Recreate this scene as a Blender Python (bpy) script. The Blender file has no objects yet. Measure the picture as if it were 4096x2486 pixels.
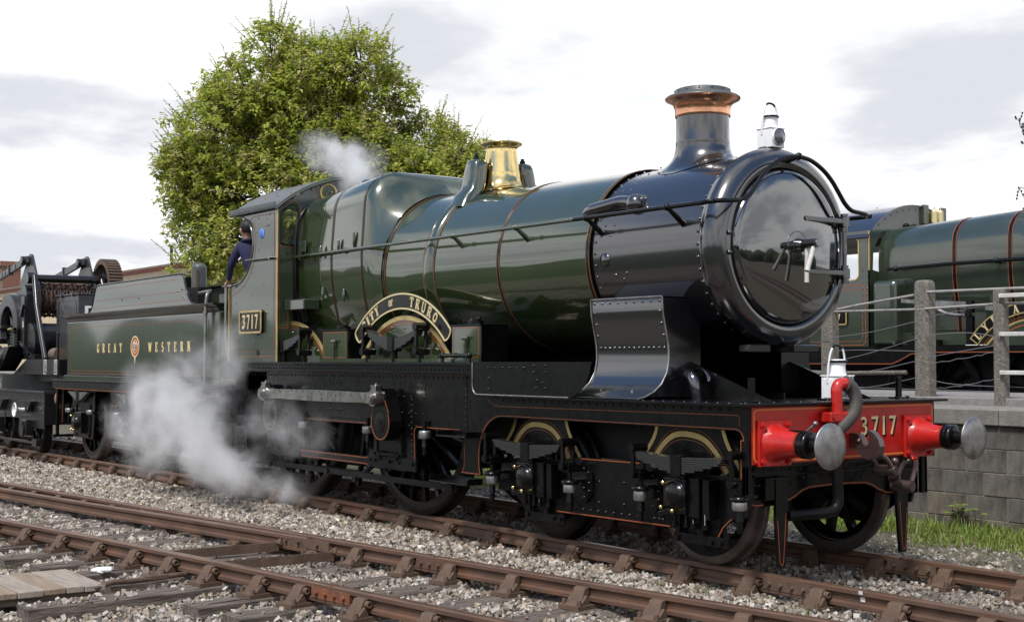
import bpy, bmesh, math, random
import numpy as np
from mathutils import Vector, Matrix, noise as mnoise
from mathutils.geometry import tessellate_polygon
PI = math.pi
R = math.radians
random.seed(7)
rng = np.random.default_rng(7)
sc = bpy.context.scene
COL = sc.collection

# ------------------------------------------------------------------ camera
cam = bpy.data.objects.new('camera', bpy.data.cameras.new('camera'))
COL.objects.link(cam)
cam.location = (7.731, -8.4622, 1.6673)
cam.rotation_euler = (PI / 2 + 0.0372, 0, 0.9358)
cam.data.sensor_width = 36
cam.data.lens = 5314.16 / 4096 * 36
cam.data.clip_start = 0.1
cam.data.clip_end = 2000
sc.camera = cam

# ------------------------------------------------------------------ sky, sun, exposure
SUN_DIR = Vector((0.22, -0.50, 0.84)).normalized()      # towards the sun
sun_el = math.asin(SUN_DIR.z)
sun_az = math.atan2(SUN_DIR.x, SUN_DIR.y)
w = bpy.data.worlds.new('World')
sc.world = w
w.use_nodes = True
nt = w.node_tree
for n in list(nt.nodes):
    nt.nodes.remove(n)


def wn(t, **k):
    n = nt.nodes.new(t)
    for a, b in k.items():
        setattr(n, a, b)
    return n


def wmath(op, a, b=None, clamp=False):
    n = wn('ShaderNodeMath', operation=op)
    n.use_clamp = clamp
    for i, x in enumerate((a, b)):
        if x is None:
            continue
        if isinstance(x, (int, float)):
            n.inputs[i].default_value = x
        else:
            nt.links.new(x, n.inputs[i])
    return n.outputs[0]


wo = wn('ShaderNodeOutputWorld')
bg = wn('ShaderNodeBackground')
bg.inputs[1].default_value = 0.15
sky = wn('ShaderNodeTexSky', sky_type='NISHITA')
sky.sun_disc = False
sky.dust_density = 0.4
sky.ozone_density = 2.0
sky.sun_elevation = sun_el
sky.sun_rotation = sun_az
tc = wn('ShaderNodeTexCoord')
sep = wn('ShaderNodeSeparateXYZ')
nt.links.new(tc.outputs['Generated'], sep.inputs[0])
zc = wmath('ADD', wmath('MAXIMUM', sep.outputs[2], 0.0), 0.16)
comb = wn('ShaderNodeCombineXYZ')
nt.links.new(wmath('DIVIDE', sep.outputs[0], zc), comb.inputs[0])
nt.links.new(wmath('DIVIDE', sep.outputs[1], zc), comb.inputs[1])


def wnoise(scale, detail, rough, loc):
    mp = wn('ShaderNodeMapping')
    mp.inputs['Location'].default_value = loc
    nt.links.new(comb.outputs[0], mp.inputs[0])
    n = wn('ShaderNodeTexNoise')
    n.inputs['Scale'].default_value = scale
    n.inputs['Detail'].default_value = detail
    n.inputs['Roughness'].default_value = rough
    nt.links.new(mp.outputs[0], n.inputs['Vector'])
    return n.outputs[0]


def wrange(x, a, b, c, d, smooth=True):
    n = wn('ShaderNodeMapRange')
    n.interpolation_type = 'SMOOTHSTEP' if smooth else 'LINEAR'
    nt.links.new(x, n.inputs[0])
    for i, v in enumerate((a, b, c, d)):
        n.inputs[i + 1].default_value = v
    return n.outputs[0]


n1 = wnoise(0.62, 8, 0.55, (30.2, 4.4, 0))
bias = wrange(sep.outputs[2], 0.22, 0.46, 0.22, -0.04)
cover = wrange(wmath('ADD', n1, bias), 0.44, 0.56, 0.0, 1.0)
n2 = wnoise(1.05, 6, 0.55, (6.1, 0.3, 0))
shade = wrange(n2, 0.44, 0.61, 0.0, 1.0)
cm = wn('ShaderNodeMix', data_type='RGBA')
nt.links.new(shade, cm.inputs[0])
cm.inputs[6].default_value = (6.5, 6.55, 6.6, 1)
cm.inputs[7].default_value = (4.05, 4.2, 4.5, 1)
mix = wn('ShaderNodeMix', data_type='RGBA')
nt.links.new(cover, mix.inputs[0])
nt.links.new(sky.outputs[0], mix.inputs[6])
nt.links.new(cm.outputs[2], mix.inputs[7])
nt.links.new(mix.outputs[2], bg.inputs[0])
nt.links.new(bg.outputs[0], wo.inputs[0])

sl = bpy.data.lights.new('sun', 'SUN')
sl.energy = 2.8
sl.angle = R(10)
sl.color = (1.0, 0.96, 0.90)
so = bpy.data.objects.new('sun', sl)
COL.objects.link(so)
so.rotation_euler = SUN_DIR.to_track_quat('Z', 'Y').to_euler()

sc.view_settings.view_transform = 'Standard'
sc.view_settings.look = 'None'
sc.view_settings.exposure = 0.3
sc.view_settings.gamma = 1.0
sc.view_settings.use_curve_mapping = False
sc.render.engine = 'CYCLES'
sc.cycles.use_denoising = True
sc.cycles.max_bounces = 8
sc.cycles.volume_bounces = 6
sc.cycles.volume_step_rate = 0.4
sc.cycles.transparent_max_bounces = 12
sc.cycles.caustics_reflective = False
sc.cycles.caustics_refractive = False

# ------------------------------------------------------------------ materials


def mat(name, col, rough=0.5, metal=0.0, ior=1.5, coat=0.0, coat_rough=0.05, coat_ior=1.5, var=0.0, vs=3.0, col2=None,
        bump=0.0, bs=20.0, stretch=None, rvar=0.0, attr=None, transl=0.0, dirt=None, dirt_amt=0.0, dirt_scale=2.0):
    m = bpy.data.materials.new(name)
    m.use_nodes = True
    t = m.node_tree
    p = t.nodes['Principled BSDF']
    p.inputs['Roughness'].default_value = rough
    p.inputs['Metallic'].default_value = metal
    p.inputs['IOR'].default_value = ior
    p.inputs['Coat Weight'].default_value = coat
    p.inputs['Coat Roughness'].default_value = coat_rough
    p.inputs['Coat IOR'].default_value = coat_ior
    p.inputs['Base Color'].default_value = (*col, 1)
    tcn = t.nodes.new('ShaderNodeTexCoord')
    src = tcn.outputs['Object']
    if stretch:
        mp = t.nodes.new('ShaderNodeMapping')
        mp.inputs['Scale'].default_value = stretch
        t.links.new(src, mp.inputs[0])
        src = mp.outputs[0]

    def nz(scale, detail=5):
        n = t.nodes.new('ShaderNodeTexNoise')
        n.inputs['Scale'].default_value = scale
        n.inputs['Detail'].default_value = detail
        n.inputs['Roughness'].default_value = 0.6
        t.links.new(src, n.inputs['Vector'])
        return n.outputs[0]

    def rng_(x, a, b, c, d):
        n = t.nodes.new('ShaderNodeMapRange')
        t.links.new(x, n.inputs[0])
        for i, v in enumerate((a, b, c, d)):
            n.inputs[i + 1].default_value = v
        return n.outputs[0]

    def mixc(f, a, b, blend='MIX'):
        n = t.nodes.new('ShaderNodeMix')
        n.data_type = 'RGBA'
        n.blend_type = blend
        for i, x in ((0, f), (6, a), (7, b)):
            if isinstance(x, (int, float)):
                n.inputs[i].default_value = x
            elif isinstance(x, tuple):
                n.inputs[i].default_value = (*x, 1) if len(x) == 3 else x
            else:
                t.links.new(x, n.inputs[i])
        return n.outputs[2]
    c = None
    if attr:
        a = t.nodes.new('ShaderNodeAttribute')
        a.attribute_name = attr
        c = a.outputs['Color']
    if var or col2:
        f = rng_(nz(vs), 0.32, 0.68, 0, 1)
        c2 = col2 if col2 else tuple(min(1, x * (1 - var)) for x in col)
        c1 = tuple(min(1, x * (1 + var)) for x in col) if not col2 else col
        if attr:
            k = mixc(f, (1 + var,) * 3, (1 - var,) * 3)
            c = mixc(1.0, c, k, 'MULTIPLY')
        else:
            c = mixc(f, c1, c2)
    if dirt:
        f = rng_(nz(dirt_scale, 8), 0.5, 0.72, 0, dirt_amt)
        c = mixc(f, c if c is not None else col, dirt)
    if c is not None:
        t.links.new(c, p.inputs['Base Color'])
    if rvar:
        t.links.new(rng_(nz(vs * 2.3), 0.3, 0.7, max(0, rough - rvar), rough + rvar), p.inputs['Roughness'])
    if bump:
        b = t.nodes.new('ShaderNodeBump')
        b.inputs['Strength'].default_value = bump
        b.inputs['Distance'].default_value = 0.02
        t.links.new(nz(bs, 6), b.inputs['Height'])
        t.links.new(b.outputs[0], p.inputs['Normal'])
    if transl:
        tr = t.nodes.new('ShaderNodeBsdfTranslucent')
        ms = t.nodes.new('ShaderNodeMixShader')
        ms.inputs[0].default_value = transl
        if c is not None:
            t.links.new(c, tr.inputs[0])
        else:
            tr.inputs[0].default_value = (*col, 1)
        t.links.new(p.outputs[0], ms.inputs[1])
        t.links.new(tr.outputs[0], ms.inputs[2])
        t.links.new(ms.outputs[0], t.nodes['Material Output'].inputs[0])
    return m


X = {}
X['green'] = mat('green_paint', (0.023, 0.038, 0.011), 0.25, coat=1, coat_rough=0.035, coat_ior=1.85, var=0.12, vs=1.5, bump=0.016, bs=2.5)
X['green_dull'] = mat('green_paint_worn', (0.026, 0.038, 0.022), 0.3, coat=0.9, coat_rough=0.08, coat_ior=1.8, var=0.2, vs=2, bump=0.02, bs=3)
X['green_streak'] = mat('green_paint_streaked', (0.022, 0.037, 0.017), 0.3, coat=0.8, coat_rough=0.05, coat_ior=1.75, var=0.2, vs=1.2, bump=0.11, bs=1.3, stretch=(3.2, 1, 0.5))
X['black'] = mat('black_paint', (0.0028, 0.0028, 0.0032), 0.3, ior=1.3, coat=0.35, coat_rough=0.10, coat_ior=1.45, var=0.3, vs=4, rvar=0.08)
X['black_matt'] = mat('black_paint_dull', (0.0045, 0.0045, 0.0045), 0.42, ior=1.3, var=0.4, vs=5, rvar=0.1, dirt=(0.022, 0.019, 0.017), dirt_amt=0.3, dirt_scale=3)
X['spring'] = mat('spring_steel_paint', (0.030, 0.030, 0.032), 0.30, coat=0.5, coat_rough=0.15)
X['smokebox'] = mat('black_gloss_paint', (0.006, 0.006, 0.0075), 0.25, coat=1, coat_rough=0.12, coat_ior=1.85, var=0.2, vs=3, bump=0.014, bs=3)
X['door'] = mat('black_door_paint', (0.006, 0.006, 0.007), 0.1, coat=1, coat_rough=0.025, coat_ior=2.3, bump=0.006, bs=2)
X['red'] = mat('red_paint', (0.50, 0.014, 0.010), 0.35, coat=0.5, coat_rough=0.12, var=0.12, vs=5, bump=0.02, bs=8, dirt=(0.26, 0.010, 0.008), dirt_amt=0.35, dirt_scale=5)
X['orange_bright'] = mat('beam_lining', (0.72, 0.24, 0.05), 0.45)
X['lining_dull'] = mat('boiler_lining', (0.17, 0.075, 0.035), 0.45)
X['orange'] = mat('orange_lining', (0.30, 0.075, 0.025), 0.45)
X['cream'] = mat('cream_paint', (0.82, 0.66, 0.33), 0.5)
X['brass_letter'] = mat('brass_lettering', (0.74, 0.62, 0.34), 0.35, metal=0.25)
X['brass'] = mat('polished_brass', (0.84, 0.64, 0.29), 0.13, metal=1, var=0.15, vs=6, rvar=0.06, bump=0.02, bs=5)
X['brass_paint'] = mat('brass_beading', (0.62, 0.47, 0.20), 0.3, metal=0.6, var=0.2, vs=8)
X['copper'] = mat('polished_copper', (0.80, 0.40, 0.24), 0.22, metal=1, var=0.25, vs=5, rvar=0.08)
X['steel'] = mat('bright_steel', (0.42, 0.41, 0.38), 0.30, metal=1, var=0.2, vs=7, rvar=0.1)
X['steel_dull'] = mat('dull_steel', (0.34, 0.33, 0.32), 0.42, metal=0.9, var=0.3, vs=9, rvar=0.1, dirt=(0.06, 0.045, 0.035), dirt_amt=0.6, dirt_scale=8)
X['hook'] = mat('brown_steel', (0.15, 0.115, 0.105), 0.34, metal=0.75, var=0.3, vs=9)
X['alu'] = mat('aluminium_cap', (0.38, 0.38, 0.38), 0.34, metal=0.85, var=0.25, vs=14)
X['rubber'] = mat('grey_rubber', (0.075, 0.068, 0.062), 0.6, var=0.2, vs=9)
X['tread'] = mat('worn_tyre', (0.13, 0.11, 0.10), 0.38, metal=0.6, var=0.3, vs=9)
X['white'] = mat('white_enamel', (0.86, 0.86, 0.87), 0.3, coat=0.4, var=0.05, vs=5)
X['lens'] = mat('lamp_lens', (0.10, 0.10, 0.12), 0.06, coat=1)
X['rust'] = mat('rusty_rail', (0.106, 0.058, 0.038), 0.62, var=0.25, vs=5, bump=0.25, bs=40, dirt=(0.20, 0.085, 0.04), dirt_amt=0.5, dirt_scale=3, stretch=(0.5, 0.5, 1))
X['rail_top'] = mat('rail_head', (0.24, 0.14, 0.088), 0.33, metal=0.45, var=0.25, vs=3, col2=(0.15, 0.088, 0.062))
X['chair'] = mat('rusty_chair', (0.105, 0.064, 0.042), 0.75, var=0.3, vs=9, bump=0.35, bs=60, dirt=(0.16, 0.12, 0.08), dirt_amt=0.5, dirt_scale=6)
X['rust_orange'] = mat('orange_rust', (0.27, 0.085, 0.028), 0.75, var=0.4, vs=12, bump=0.3, bs=60, col2=(0.12, 0.055, 0.035))
X['sleeper'] = mat('weathered_sleeper', (0.145, 0.115, 0.095), 0.9, var=0.5, vs=5, bump=1.0, bs=9, stretch=(7, 0.7, 5), dirt=(0.050, 0.037, 0.029), dirt_amt=0.75, dirt_scale=2.6)
X['plank'] = mat('grey_plank', (0.33, 0.275, 0.225), 0.8, var=0.2, vs=3, bump=0.5, bs=9, stretch=(1, 7, 4))
X['plank_brown'] = mat('brown_plank', (0.28, 0.205, 0.14), 0.75, var=0.25, vs=3, bump=0.4, bs=9, stretch=(1, 7, 4), dirt=(0.30, 0.25, 0.20), dirt_amt=0.6)
X['stone'] = mat('ballast_stone', (0.4, 0.4, 0.4), 0.85, attr='tint', var=0.18, vs=45)
X['soil'] = mat('ballast_bed', (0.14, 0.115, 0.092), 0.95, var=0.55, vs=38, bump=1.0, bs=45, dirt=(0.34, 0.31, 0.27), dirt_amt=0.75, dirt_scale=26)
X['turf'] = mat('unseen_turf', (0.022, 0.036, 0.010), 0.95, var=0.4, vs=2, bump=0.5, bs=30)  # unseen ground, made dark for what the boiler and smokebox door mirror
X['dirt'] = mat('verge_soil', (0.125, 0.108, 0.078), 0.95, var=0.4, vs=20, bump=0.8, bs=60, dirt=(0.10, 0.125, 0.035), dirt_amt=0.8, dirt_scale=5)
X['grass'] = mat('grass_blade', (0.1, 0.2, 0.03), 0.6, attr='tint', transl=0.35)
X['leaf'] = mat('tree_leaf', (0.1, 0.2, 0.03), 0.5, attr='tint', transl=0.5)
X['blossom'] = mat('blossom', (0.46, 0.35, 0.26), 0.8, attr='tint', transl=0.25)
X['bark'] = mat('bark', (0.075, 0.058, 0.045), 0.9, var=0.3, vs=8, bump=0.6, bs=14, stretch=(3, 3, 0.6))
X['twig'] = mat('dark_twig', (0.045, 0.036, 0.032), 0.8)
X['concrete'] = mat('post_concrete', (0.205, 0.185, 0.155), 0.95, var=0.45, vs=42, bump=0.9, bs=60, dirt=(0.085, 0.075, 0.062), dirt_amt=0.6, dirt_scale=9)
X['coping'] = mat('coping_concrete', (0.22, 0.205, 0.185), 0.9, var=0.2, vs=9, bump=0.4, bs=40, dirt=(0.33, 0.32, 0.30), dirt_amt=0.6, dirt_scale=5)
X['block'] = mat('wall_block', (0.185, 0.162, 0.14), 0.92, attr='tint', var=0.3, vs=11, bump=0.5, bs=50, dirt=(0.060, 0.052, 0.044), dirt_amt=0.85, dirt_scale=3.5, stretch=(1, 1, 0.35))
X['mortar'] = mat('mortar', (0.17, 0.158, 0.143), 0.95, var=0.3, vs=12, bump=0.5, bs=40, dirt=(0.42, 0.41, 0.39), dirt_amt=0.7, dirt_scale=3)
X['deck'] = mat('platform_surface', (0.25, 0.235, 0.22), 0.95, var=0.2, vs=14, bump=0.4, bs=50)
X['painted_rail'] = mat('flaking_white_rail', (0.34, 0.32, 0.30), 0.7, var=0.15, vs=6, dirt=(0.16, 0.14, 0.13), dirt_amt=0.85, dirt_scale=8)
X['wire'] = mat('fence_wire', (0.30, 0.30, 0.30), 0.5, metal=0.6)
X['white_worn'] = mat('worn_white_paint', (0.62, 0.60, 0.56), 0.7, var=0.2, vs=20)
X['navy'] = mat('navy_cotton', (0.022, 0.022, 0.075), 0.85, var=0.25, vs=9, bump=0.5, bs=12)
X['skin'] = mat('skin', (0.42, 0.23, 0.16), 0.5)
X['hair'] = mat('dark_hair', (0.012, 0.010, 0.009), 0.55, bump=0.4, bs=60)
X['crane'] = mat('crane_grey_paint', (0.034, 0.034, 0.037), 0.42, coat=0.3, var=0.25, vs=4, dirt=(0.10, 0.095, 0.09), dirt_amt=0.4, dirt_scale=5)
X['crane_black'] = mat('crane_black_paint', (0.0065, 0.0065, 0.0075), 0.36, coat=0.4, coat_rough=0.15, var=0.3, vs=4)
X['brown_box'] = mat('brown_weight', (0.050, 0.034, 0.030), 0.55, var=0.3, vs=4)
X['rust_chain'] = mat('rusty_chain', (0.095, 0.055, 0.042), 0.7, var=0.3, vs=12)
X['gear'] = mat('gear_brown', (0.13, 0.088, 0.062), 0.6, var=0.2, vs=5)
X['copper_buffer'] = mat('buffer_primer', (0.30, 0.19, 0.14), 0.5, var=0.2)
X['brick'] = mat('red_brick', (0.25, 0.115, 0.075), 0.9, var=0.25, vs=6, bump=0.3, bs=30)
X['fascia'] = mat('pink_fascia', (0.52, 0.20, 0.19), 0.6, var=0.1)
X['fascia_dark'] = mat('dark_red_fascia', (0.32, 0.07, 0.075), 0.6, var=0.1)
X['cladding'] = mat('cream_cladding', (0.62, 0.50, 0.33), 0.7, var=0.08, vs=2)
X['slate'] = mat('roof_sheet', (0.075, 0.08, 0.078), 0.5, coat=0.25, coat_rough=0.25, var=0.3, vs=4, dirt=(0.14, 0.14, 0.13), dirt_amt=0.5, dirt_scale=4)
X['coal'] = mat('coal', (0.012, 0.012, 0.013), 0.4, bump=0.8, bs=20)
X['blue_disc'] = mat('blue_disc', (0.14, 0.27, 0.78), 0.4)
X['blue_letter'] = mat('dark_blue_letter', (0.045, 0.09, 0.40), 0.4)
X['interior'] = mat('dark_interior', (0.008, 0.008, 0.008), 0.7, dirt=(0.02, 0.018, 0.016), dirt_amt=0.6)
X['crest'] = mat('crest_red', (0.40, 0.09, 0.05), 0.5)
X['paper'] = mat('white_litter', (0.80, 0.82, 0.82), 0.5, bump=0.5, bs=30)
X['wood_far'] = mat('far_foliage', (0.035, 0.055, 0.02), 0.8, var=0.5, vs=0.7, bump=1, bs=2)
X['roof2'] = mat('dark_roof_paint', (0.012, 0.013, 0.022), 0.25, coat=1, coat_rough=0.1, coat_ior=1.9)


def glass_mat():
    m = bpy.data.materials.new('window_glass')
    m.use_nodes = True
    t = m.node_tree
    t.nodes.remove(t.nodes['Principled BSDF'])
    g = t.nodes.new('ShaderNodeBsdfGlossy')
    g.inputs['Roughness'].default_value = 0.02
    tr = t.nodes.new('ShaderNodeBsdfTransparent')
    tr.inputs[0].default_value = (0.82, 0.88, 0.82, 1)
    fr = t.nodes.new('ShaderNodeFresnel')
    fr.inputs[0].default_value = 1.5
    ms = t.nodes.new('ShaderNodeMixShader')
    t.links.new(fr.outputs[0], ms.inputs[0])
    t.links.new(tr.outputs[0], ms.inputs[1])
    t.links.new(g.outputs[0], ms.inputs[2])
    t.links.new(ms.outputs[0], t.nodes['Material Output'].inputs[0])
    return m


X['glass'] = glass_mat()

# ------------------------------------------------------------------ mesh helpers
WLOC = {}


def tag(o, label=None, cat=None, group=None, kind=None):
    if label:
        o['label'] = label
    if cat:
        o['category'] = cat
    if group:
        o['group'] = group
    if kind:
        o['kind'] = kind
    return o


def empty(name, loc, label=None, cat=None, group=None, kind=None):
    o = bpy.data.objects.new(name, None)
    o.empty_display_size = 0.3
    o.location = loc
    COL.objects.link(o)
    WLOC[o.name] = Vector(loc)
    return tag(o, label, cat, group, kind)


def wloc(o):
    return WLOC.get(o.name, Vector((0, 0, 0))) if o else Vector((0, 0, 0))


def dup(o, parent, loc, rz=None, label=None):
    """copy of an object (mesh shared) under parent, standing at world loc"""
    c = o.copy()
    COL.objects.link(c)
    c.parent = parent
    c.location = Vector(loc) - wloc(parent)
    if rz is not None:
        c.rotation_euler = (0, 0, rz)
    WLOC[c.name] = Vector(loc)
    return c


class MB:
    def __init__(self):
        self.v, self.f, self.s, self.m = [], [], [], []

    def add(self, vs, fs, sm=False, mi=0):
        b = len(self.v)
        self.v.extend([tuple(x) for x in vs])
        for f in fs:
            self.f.append(tuple(i + b for i in f))
            self.s.append(sm)
            self.m.append(mi)
        return self

    def box(self, x0, x1, y0, y1, z0, z1, mi=0):
        vs = [(x, y, z) for x in (x0, x1) for y in (y0, y1) for z in (z0, z1)]
        return self.add(vs, [(0, 1, 3, 2), (4, 6, 7, 5), (0, 4, 5, 1), (2, 3, 7, 6), (0, 2, 6, 4), (1, 5, 7, 3)], False, mi)

    def obox(self, c, size, rot=None, mi=0):
        h = Vector(size) / 2
        vs = [Vector((x, y, z)) for x in (-h.x, h.x) for y in (-h.y, h.y) for z in (-h.z, h.z)]
        if rot is not None:
            vs = [rot @ q for q in vs]
        vs = [q + Vector(c) for q in vs]
        return self.add(vs, [(0, 1, 3, 2), (4, 6, 7, 5), (0, 4, 5, 1), (2, 3, 7, 6), (0, 2, 6, 4), (1, 5, 7, 3)], False, mi)

    def frame(self, d):
        d = Vector(d).normalized()
        a = Vector((0, 0, 1)) if abs(d.z) < 0.9 else Vector((1, 0, 0))
        u = d.cross(a).normalized()
        return u, d.cross(u).normalized(), d

    def cyl(self, p, q, r, r2=None, n=16, mi=0, cap=True):
        p, q = Vector(p), Vector(q)
        r2 = r if r2 is None else r2
        u, w_, d = self.frame(q - p)
        ring = lambda c, rr: [c + (u * math.cos(2 * PI * i / n) + w_ * math.sin(2 * PI * i / n)) * rr for i in range(n)]
        a, b = ring(p, r), ring(q, r2)
        self.add(a + b, [(i, (i + 1) % n, n + (i + 1) % n, n + i) for i in range(n)], True, mi)
        if cap:
            self.add(a, [tuple(range(n))], False, mi)
            self.add(b, [tuple(reversed(range(n)))], False, mi)
        return self

    def tube(self, path, r, n=8, mi=0, cap=True, closed=False):
        path = [Vector(p) for p in path]
        k = len(path)
        rs = r if isinstance(r, (list, tuple)) else [r] * k
        T = []
        for i in range(k):
            a = path[(i - 1) % k] if closed else path[max(i - 1, 0)]
            b = path[(i + 1) % k] if closed else path[min(i + 1, k - 1)]
            T.append((b - a).normalized())
        u, w_, _ = self.frame(T[0])
        vs = []
        for i in range(k):
            if i:
                q = T[i - 1].rotation_difference(T[i])
                u = q @ u
                w_ = q @ w_
            for j in range(n):
                an = 2 * PI * j / n
                vs.append(path[i] + (u * math.cos(an) + w_ * math.sin(an)) * rs[i])
        fs = []
        for i in range(k if closed else k - 1):
            i2 = (i + 1) % k
            for j in range(n):
                fs.append((i * n + j, i * n + (j + 1) % n, i2 * n + (j + 1) % n, i2 * n + j))
        self.add(vs, fs, True, mi)
        if cap and not closed:
            self.add(vs[:n], [tuple(range(n))], False, mi)
            self.add(vs[-n:], [tuple(reversed(range(n)))], False, mi)
        return self

    def lathe(self, prof, o, axis='z', n=32, a0=0.0, a1=2 * PI, mi=0, sm=True):
        """prof: list of (radius, height along axis)"""
        full = abs(a1 - a0 - 2 * PI) < 1e-6
        k = n if full else n + 1
        o = Vector(o)
        vs = []
        for r, h in prof:
            for i in range(k):
                an = a0 + (a1 - a0) * i / n
                c, s = math.cos(an) * r, math.sin(an) * r
                if axis == 'z':
                    q = Vector((c, s, h))
                elif axis == 'x':
                    q = Vector((h, c, s))
                else:
                    q = Vector((c, h, s))
                vs.append(o + q)
        fs = []
        for a in range(len(prof) - 1):
            for i in range(n):
                j = (i + 1) % k
                fs.append((a * k + i, a * k + j, (a + 1) * k + j, (a + 1) * k + i))
        return self.add(vs, fs, sm, mi)

    def plate(self, outer, a, b, axis='y', holes=(), mi=0):
        """polygon extruded between a and b along axis; 2-D coords are the other two axes in xyz order"""
        loops = [list(outer)] + [list(h) for h in holes]

        def P(q, d):
            if axis == 'y':
                return (q[0], d, q[1])
            if axis == 'x':
                return (d, q[0], q[1])
            return (q[0], q[1], d)
        tris = tessellate_polygon([[Vector((q[0], q[1], 0)) for q in l] for l in loops])
        flat = [q for l in loops for q in l]
        n = len(flat)
        self.add([P(q, a) for q in flat], [tuple(t) for t in tris], False, mi)
        self.add([P(q, b) for q in flat], [tuple(reversed(t)) for t in tris], False, mi)
        for l in loops:
            k = len(l)
            self.add([P(q, a) for q in l] + [P(q, b) for q in l], [(i, (i + 1) % k, k + (i + 1) % k, k + i) for i in range(k)], False, mi)
        return self

    def loft(self, secs, closed=True, sm=True, caps=False, mi=0):
        n = len(secs[0])
        vs = [q for s in secs for q in s]
        fs = []
        for a in range(len(secs) - 1):
            for i in range(n if closed else n - 1):
                j = (i + 1) % n
                fs.append((a * n + i, a * n + j, (a + 1) * n + j, (a + 1) * n + i))
        self.add(vs, fs, sm, mi)
        if caps:
            self.add(secs[0], [tuple(range(n))], False, mi)
            self.add(secs[-1], [tuple(reversed(range(n)))], False, mi)
        return self

    def sphere(self, c, r, n=12, m=8, mi=0):
        c = Vector(c)
        r = Vector(r) if isinstance(r, (tuple, list, Vector)) else Vector((r, r, r))
        secs = []
        for i in range(m + 1):
            t = -PI / 2 + PI * i / m
            secs.append([c + Vector((math.cos(t) * math.cos(2 * PI * j / n) * r.x, math.cos(t) * math.sin(2 * PI * j / n) * r.y, math.sin(t) * r.z)) for j in range(n)])
        return self.loft(secs, True, True, False, mi)

    def rivet(self, c, d, r=0.012, h=None):
        """domed rivet head on a surface with normal d"""
        c = Vector(c)
        u, w_, d = self.frame(d)
        h = h or r * 0.8
        vs = []
        for rr, hh in ((r, 0), (r * 0.75, h * 0.66)):
            vs += [c + (u * math.cos(2 * PI * i / 7) + w_ * math.sin(2 * PI * i / 7)) * rr + d * hh for i in range(7)]
        vs.append(c + d * h)
        fs = [(i, (i + 1) % 7, 7 + (i + 1) % 7, 7 + i) for i in range(7)] + [(7 + i, 7 + (i + 1) % 7, 14) for i in range(7)]
        return self.add(vs, fs, True)

    def rivets(self, p, q, k, d, r=0.012):
        p, q = Vector(p), Vector(q)
        for i in range(k):
            self.rivet(p.lerp(q, i / max(1, k - 1)), d, r)
        return self

    def line(self, pts, w_, y, axis='y', t=0.0025, closed=False, mi=0):
        """thin raised strip following a 2-D polyline on the plane axis=y (thickness t towards -axis or +x)"""
        pts = [Vector((p[0], p[1])) for p in pts]
        k = len(pts)
        L, Rr = [], []
        for i in range(k):
            a = pts[(i - 1) % k] if (closed or i > 0) else pts[i]
            b = pts[(i + 1) % k] if (closed or i < k - 1) else pts[i]
            d1 = (pts[i] - a)
            d2 = (b - pts[i])
            d1 = d1.normalized() if d1.length > 1e-9 else d2.normalized()
            d2 = d2.normalized() if d2.length > 1e-9 else d1
            n1 = Vector((-d1.y, d1.x))
            n2 = Vector((-d2.y, d2.x))
            nn = (n1 + n2)
            nn = nn.normalized() if nn.length > 1e-6 else n1
            sc_ = 1 / max(0.4, nn.dot(n1))
            L.append(pts[i] + nn * w_ / 2 * sc_)
            Rr.append(pts[i] - nn * w_ / 2 * sc_)

        def P(q, d):
            if axis == 'y':
                return (q[0], d, q[1])
            if axis == 'x':
                return (d, q[0], q[1])
            return (q[0], q[1], d)
        vs = []
        for i in range(k):
            vs += [P(L[i], y), P(Rr[i], y), P(Rr[i], y + t), P(L[i], y + t)]
        fs = []
        for i in range(k if closed else k - 1):
            j = (i + 1) % k
            for e in range(4):
                e2 = (e + 1) % 4
                fs.append((i * 4 + e, i * 4 + e2, j * 4 + e2, j * 4 + e))
        if not closed:
            fs += [(0, 1, 2, 3), ((k - 1) * 4 + 3, (k - 1) * 4 + 2, (k - 1) * 4 + 1, (k - 1) * 4)]
        return self.add(vs, fs, False, mi)

    def build(self, name, mats, parent=None, kind=None, label=None, bevel=0.0, org=None, recalc=True, seg=1):
        base = Vector(org) if org is not None else wloc(parent)
        me = bpy.data.meshes.new(name)
        vs = np.array(self.v, dtype=np.float64) - np.array(base)
        me.from_pydata(vs.tolist(), [], self.f)
        me.polygons.foreach_set('use_smooth', self.s)
        if not isinstance(mats, (list, tuple)):
            mats = [mats]
        for m_ in mats:
            me.materials.append(X[m_] if isinstance(m_, str) else m_)
        me.polygons.foreach_set('material_index', self.m)
        if recalc:
            bm = bmesh.new()
            bm.from_mesh(me)
            bmesh.ops.recalc_face_normals(bm, faces=bm.faces)
            bm.to_mesh(me)
            bm.free()
        o = bpy.data.objects.new(name, me)
        COL.objects.link(o)
        if parent is not None:
            o.parent = parent
        o.location = base - wloc(parent)
        WLOC[o.name] = base
        if bevel:
            b = o.modifiers.new('bevel', 'BEVEL')
            b.width = bevel
            b.segments = seg
            b.limit_method = 'ANGLE'
            b.angle_limit = R(40)
        if kind:
            o['kind'] = kind
        if label:
            o['label'] = label
        return o


def arc(cx, cz, r, a0, a1, n=12, rz=None):
    rz = r if rz is None else rz
    return [(cx + r * math.cos(R(a0 + (a1 - a0) * i / n)), cz + rz * math.sin(R(a0 + (a1 - a0) * i / n))) for i in range(n + 1)]


def rrect(x0, x1, z0, z1, r, n=4):
    return (arc(x1 - r, z1 - r, r, 0, 90, n) + arc(x0 + r, z1 - r, r, 90, 180, n) + arc(x0 + r, z0 + r, r, 180, 270, n) + arc(x1 - r, z0 + r, r, 270, 360, n))


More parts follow.
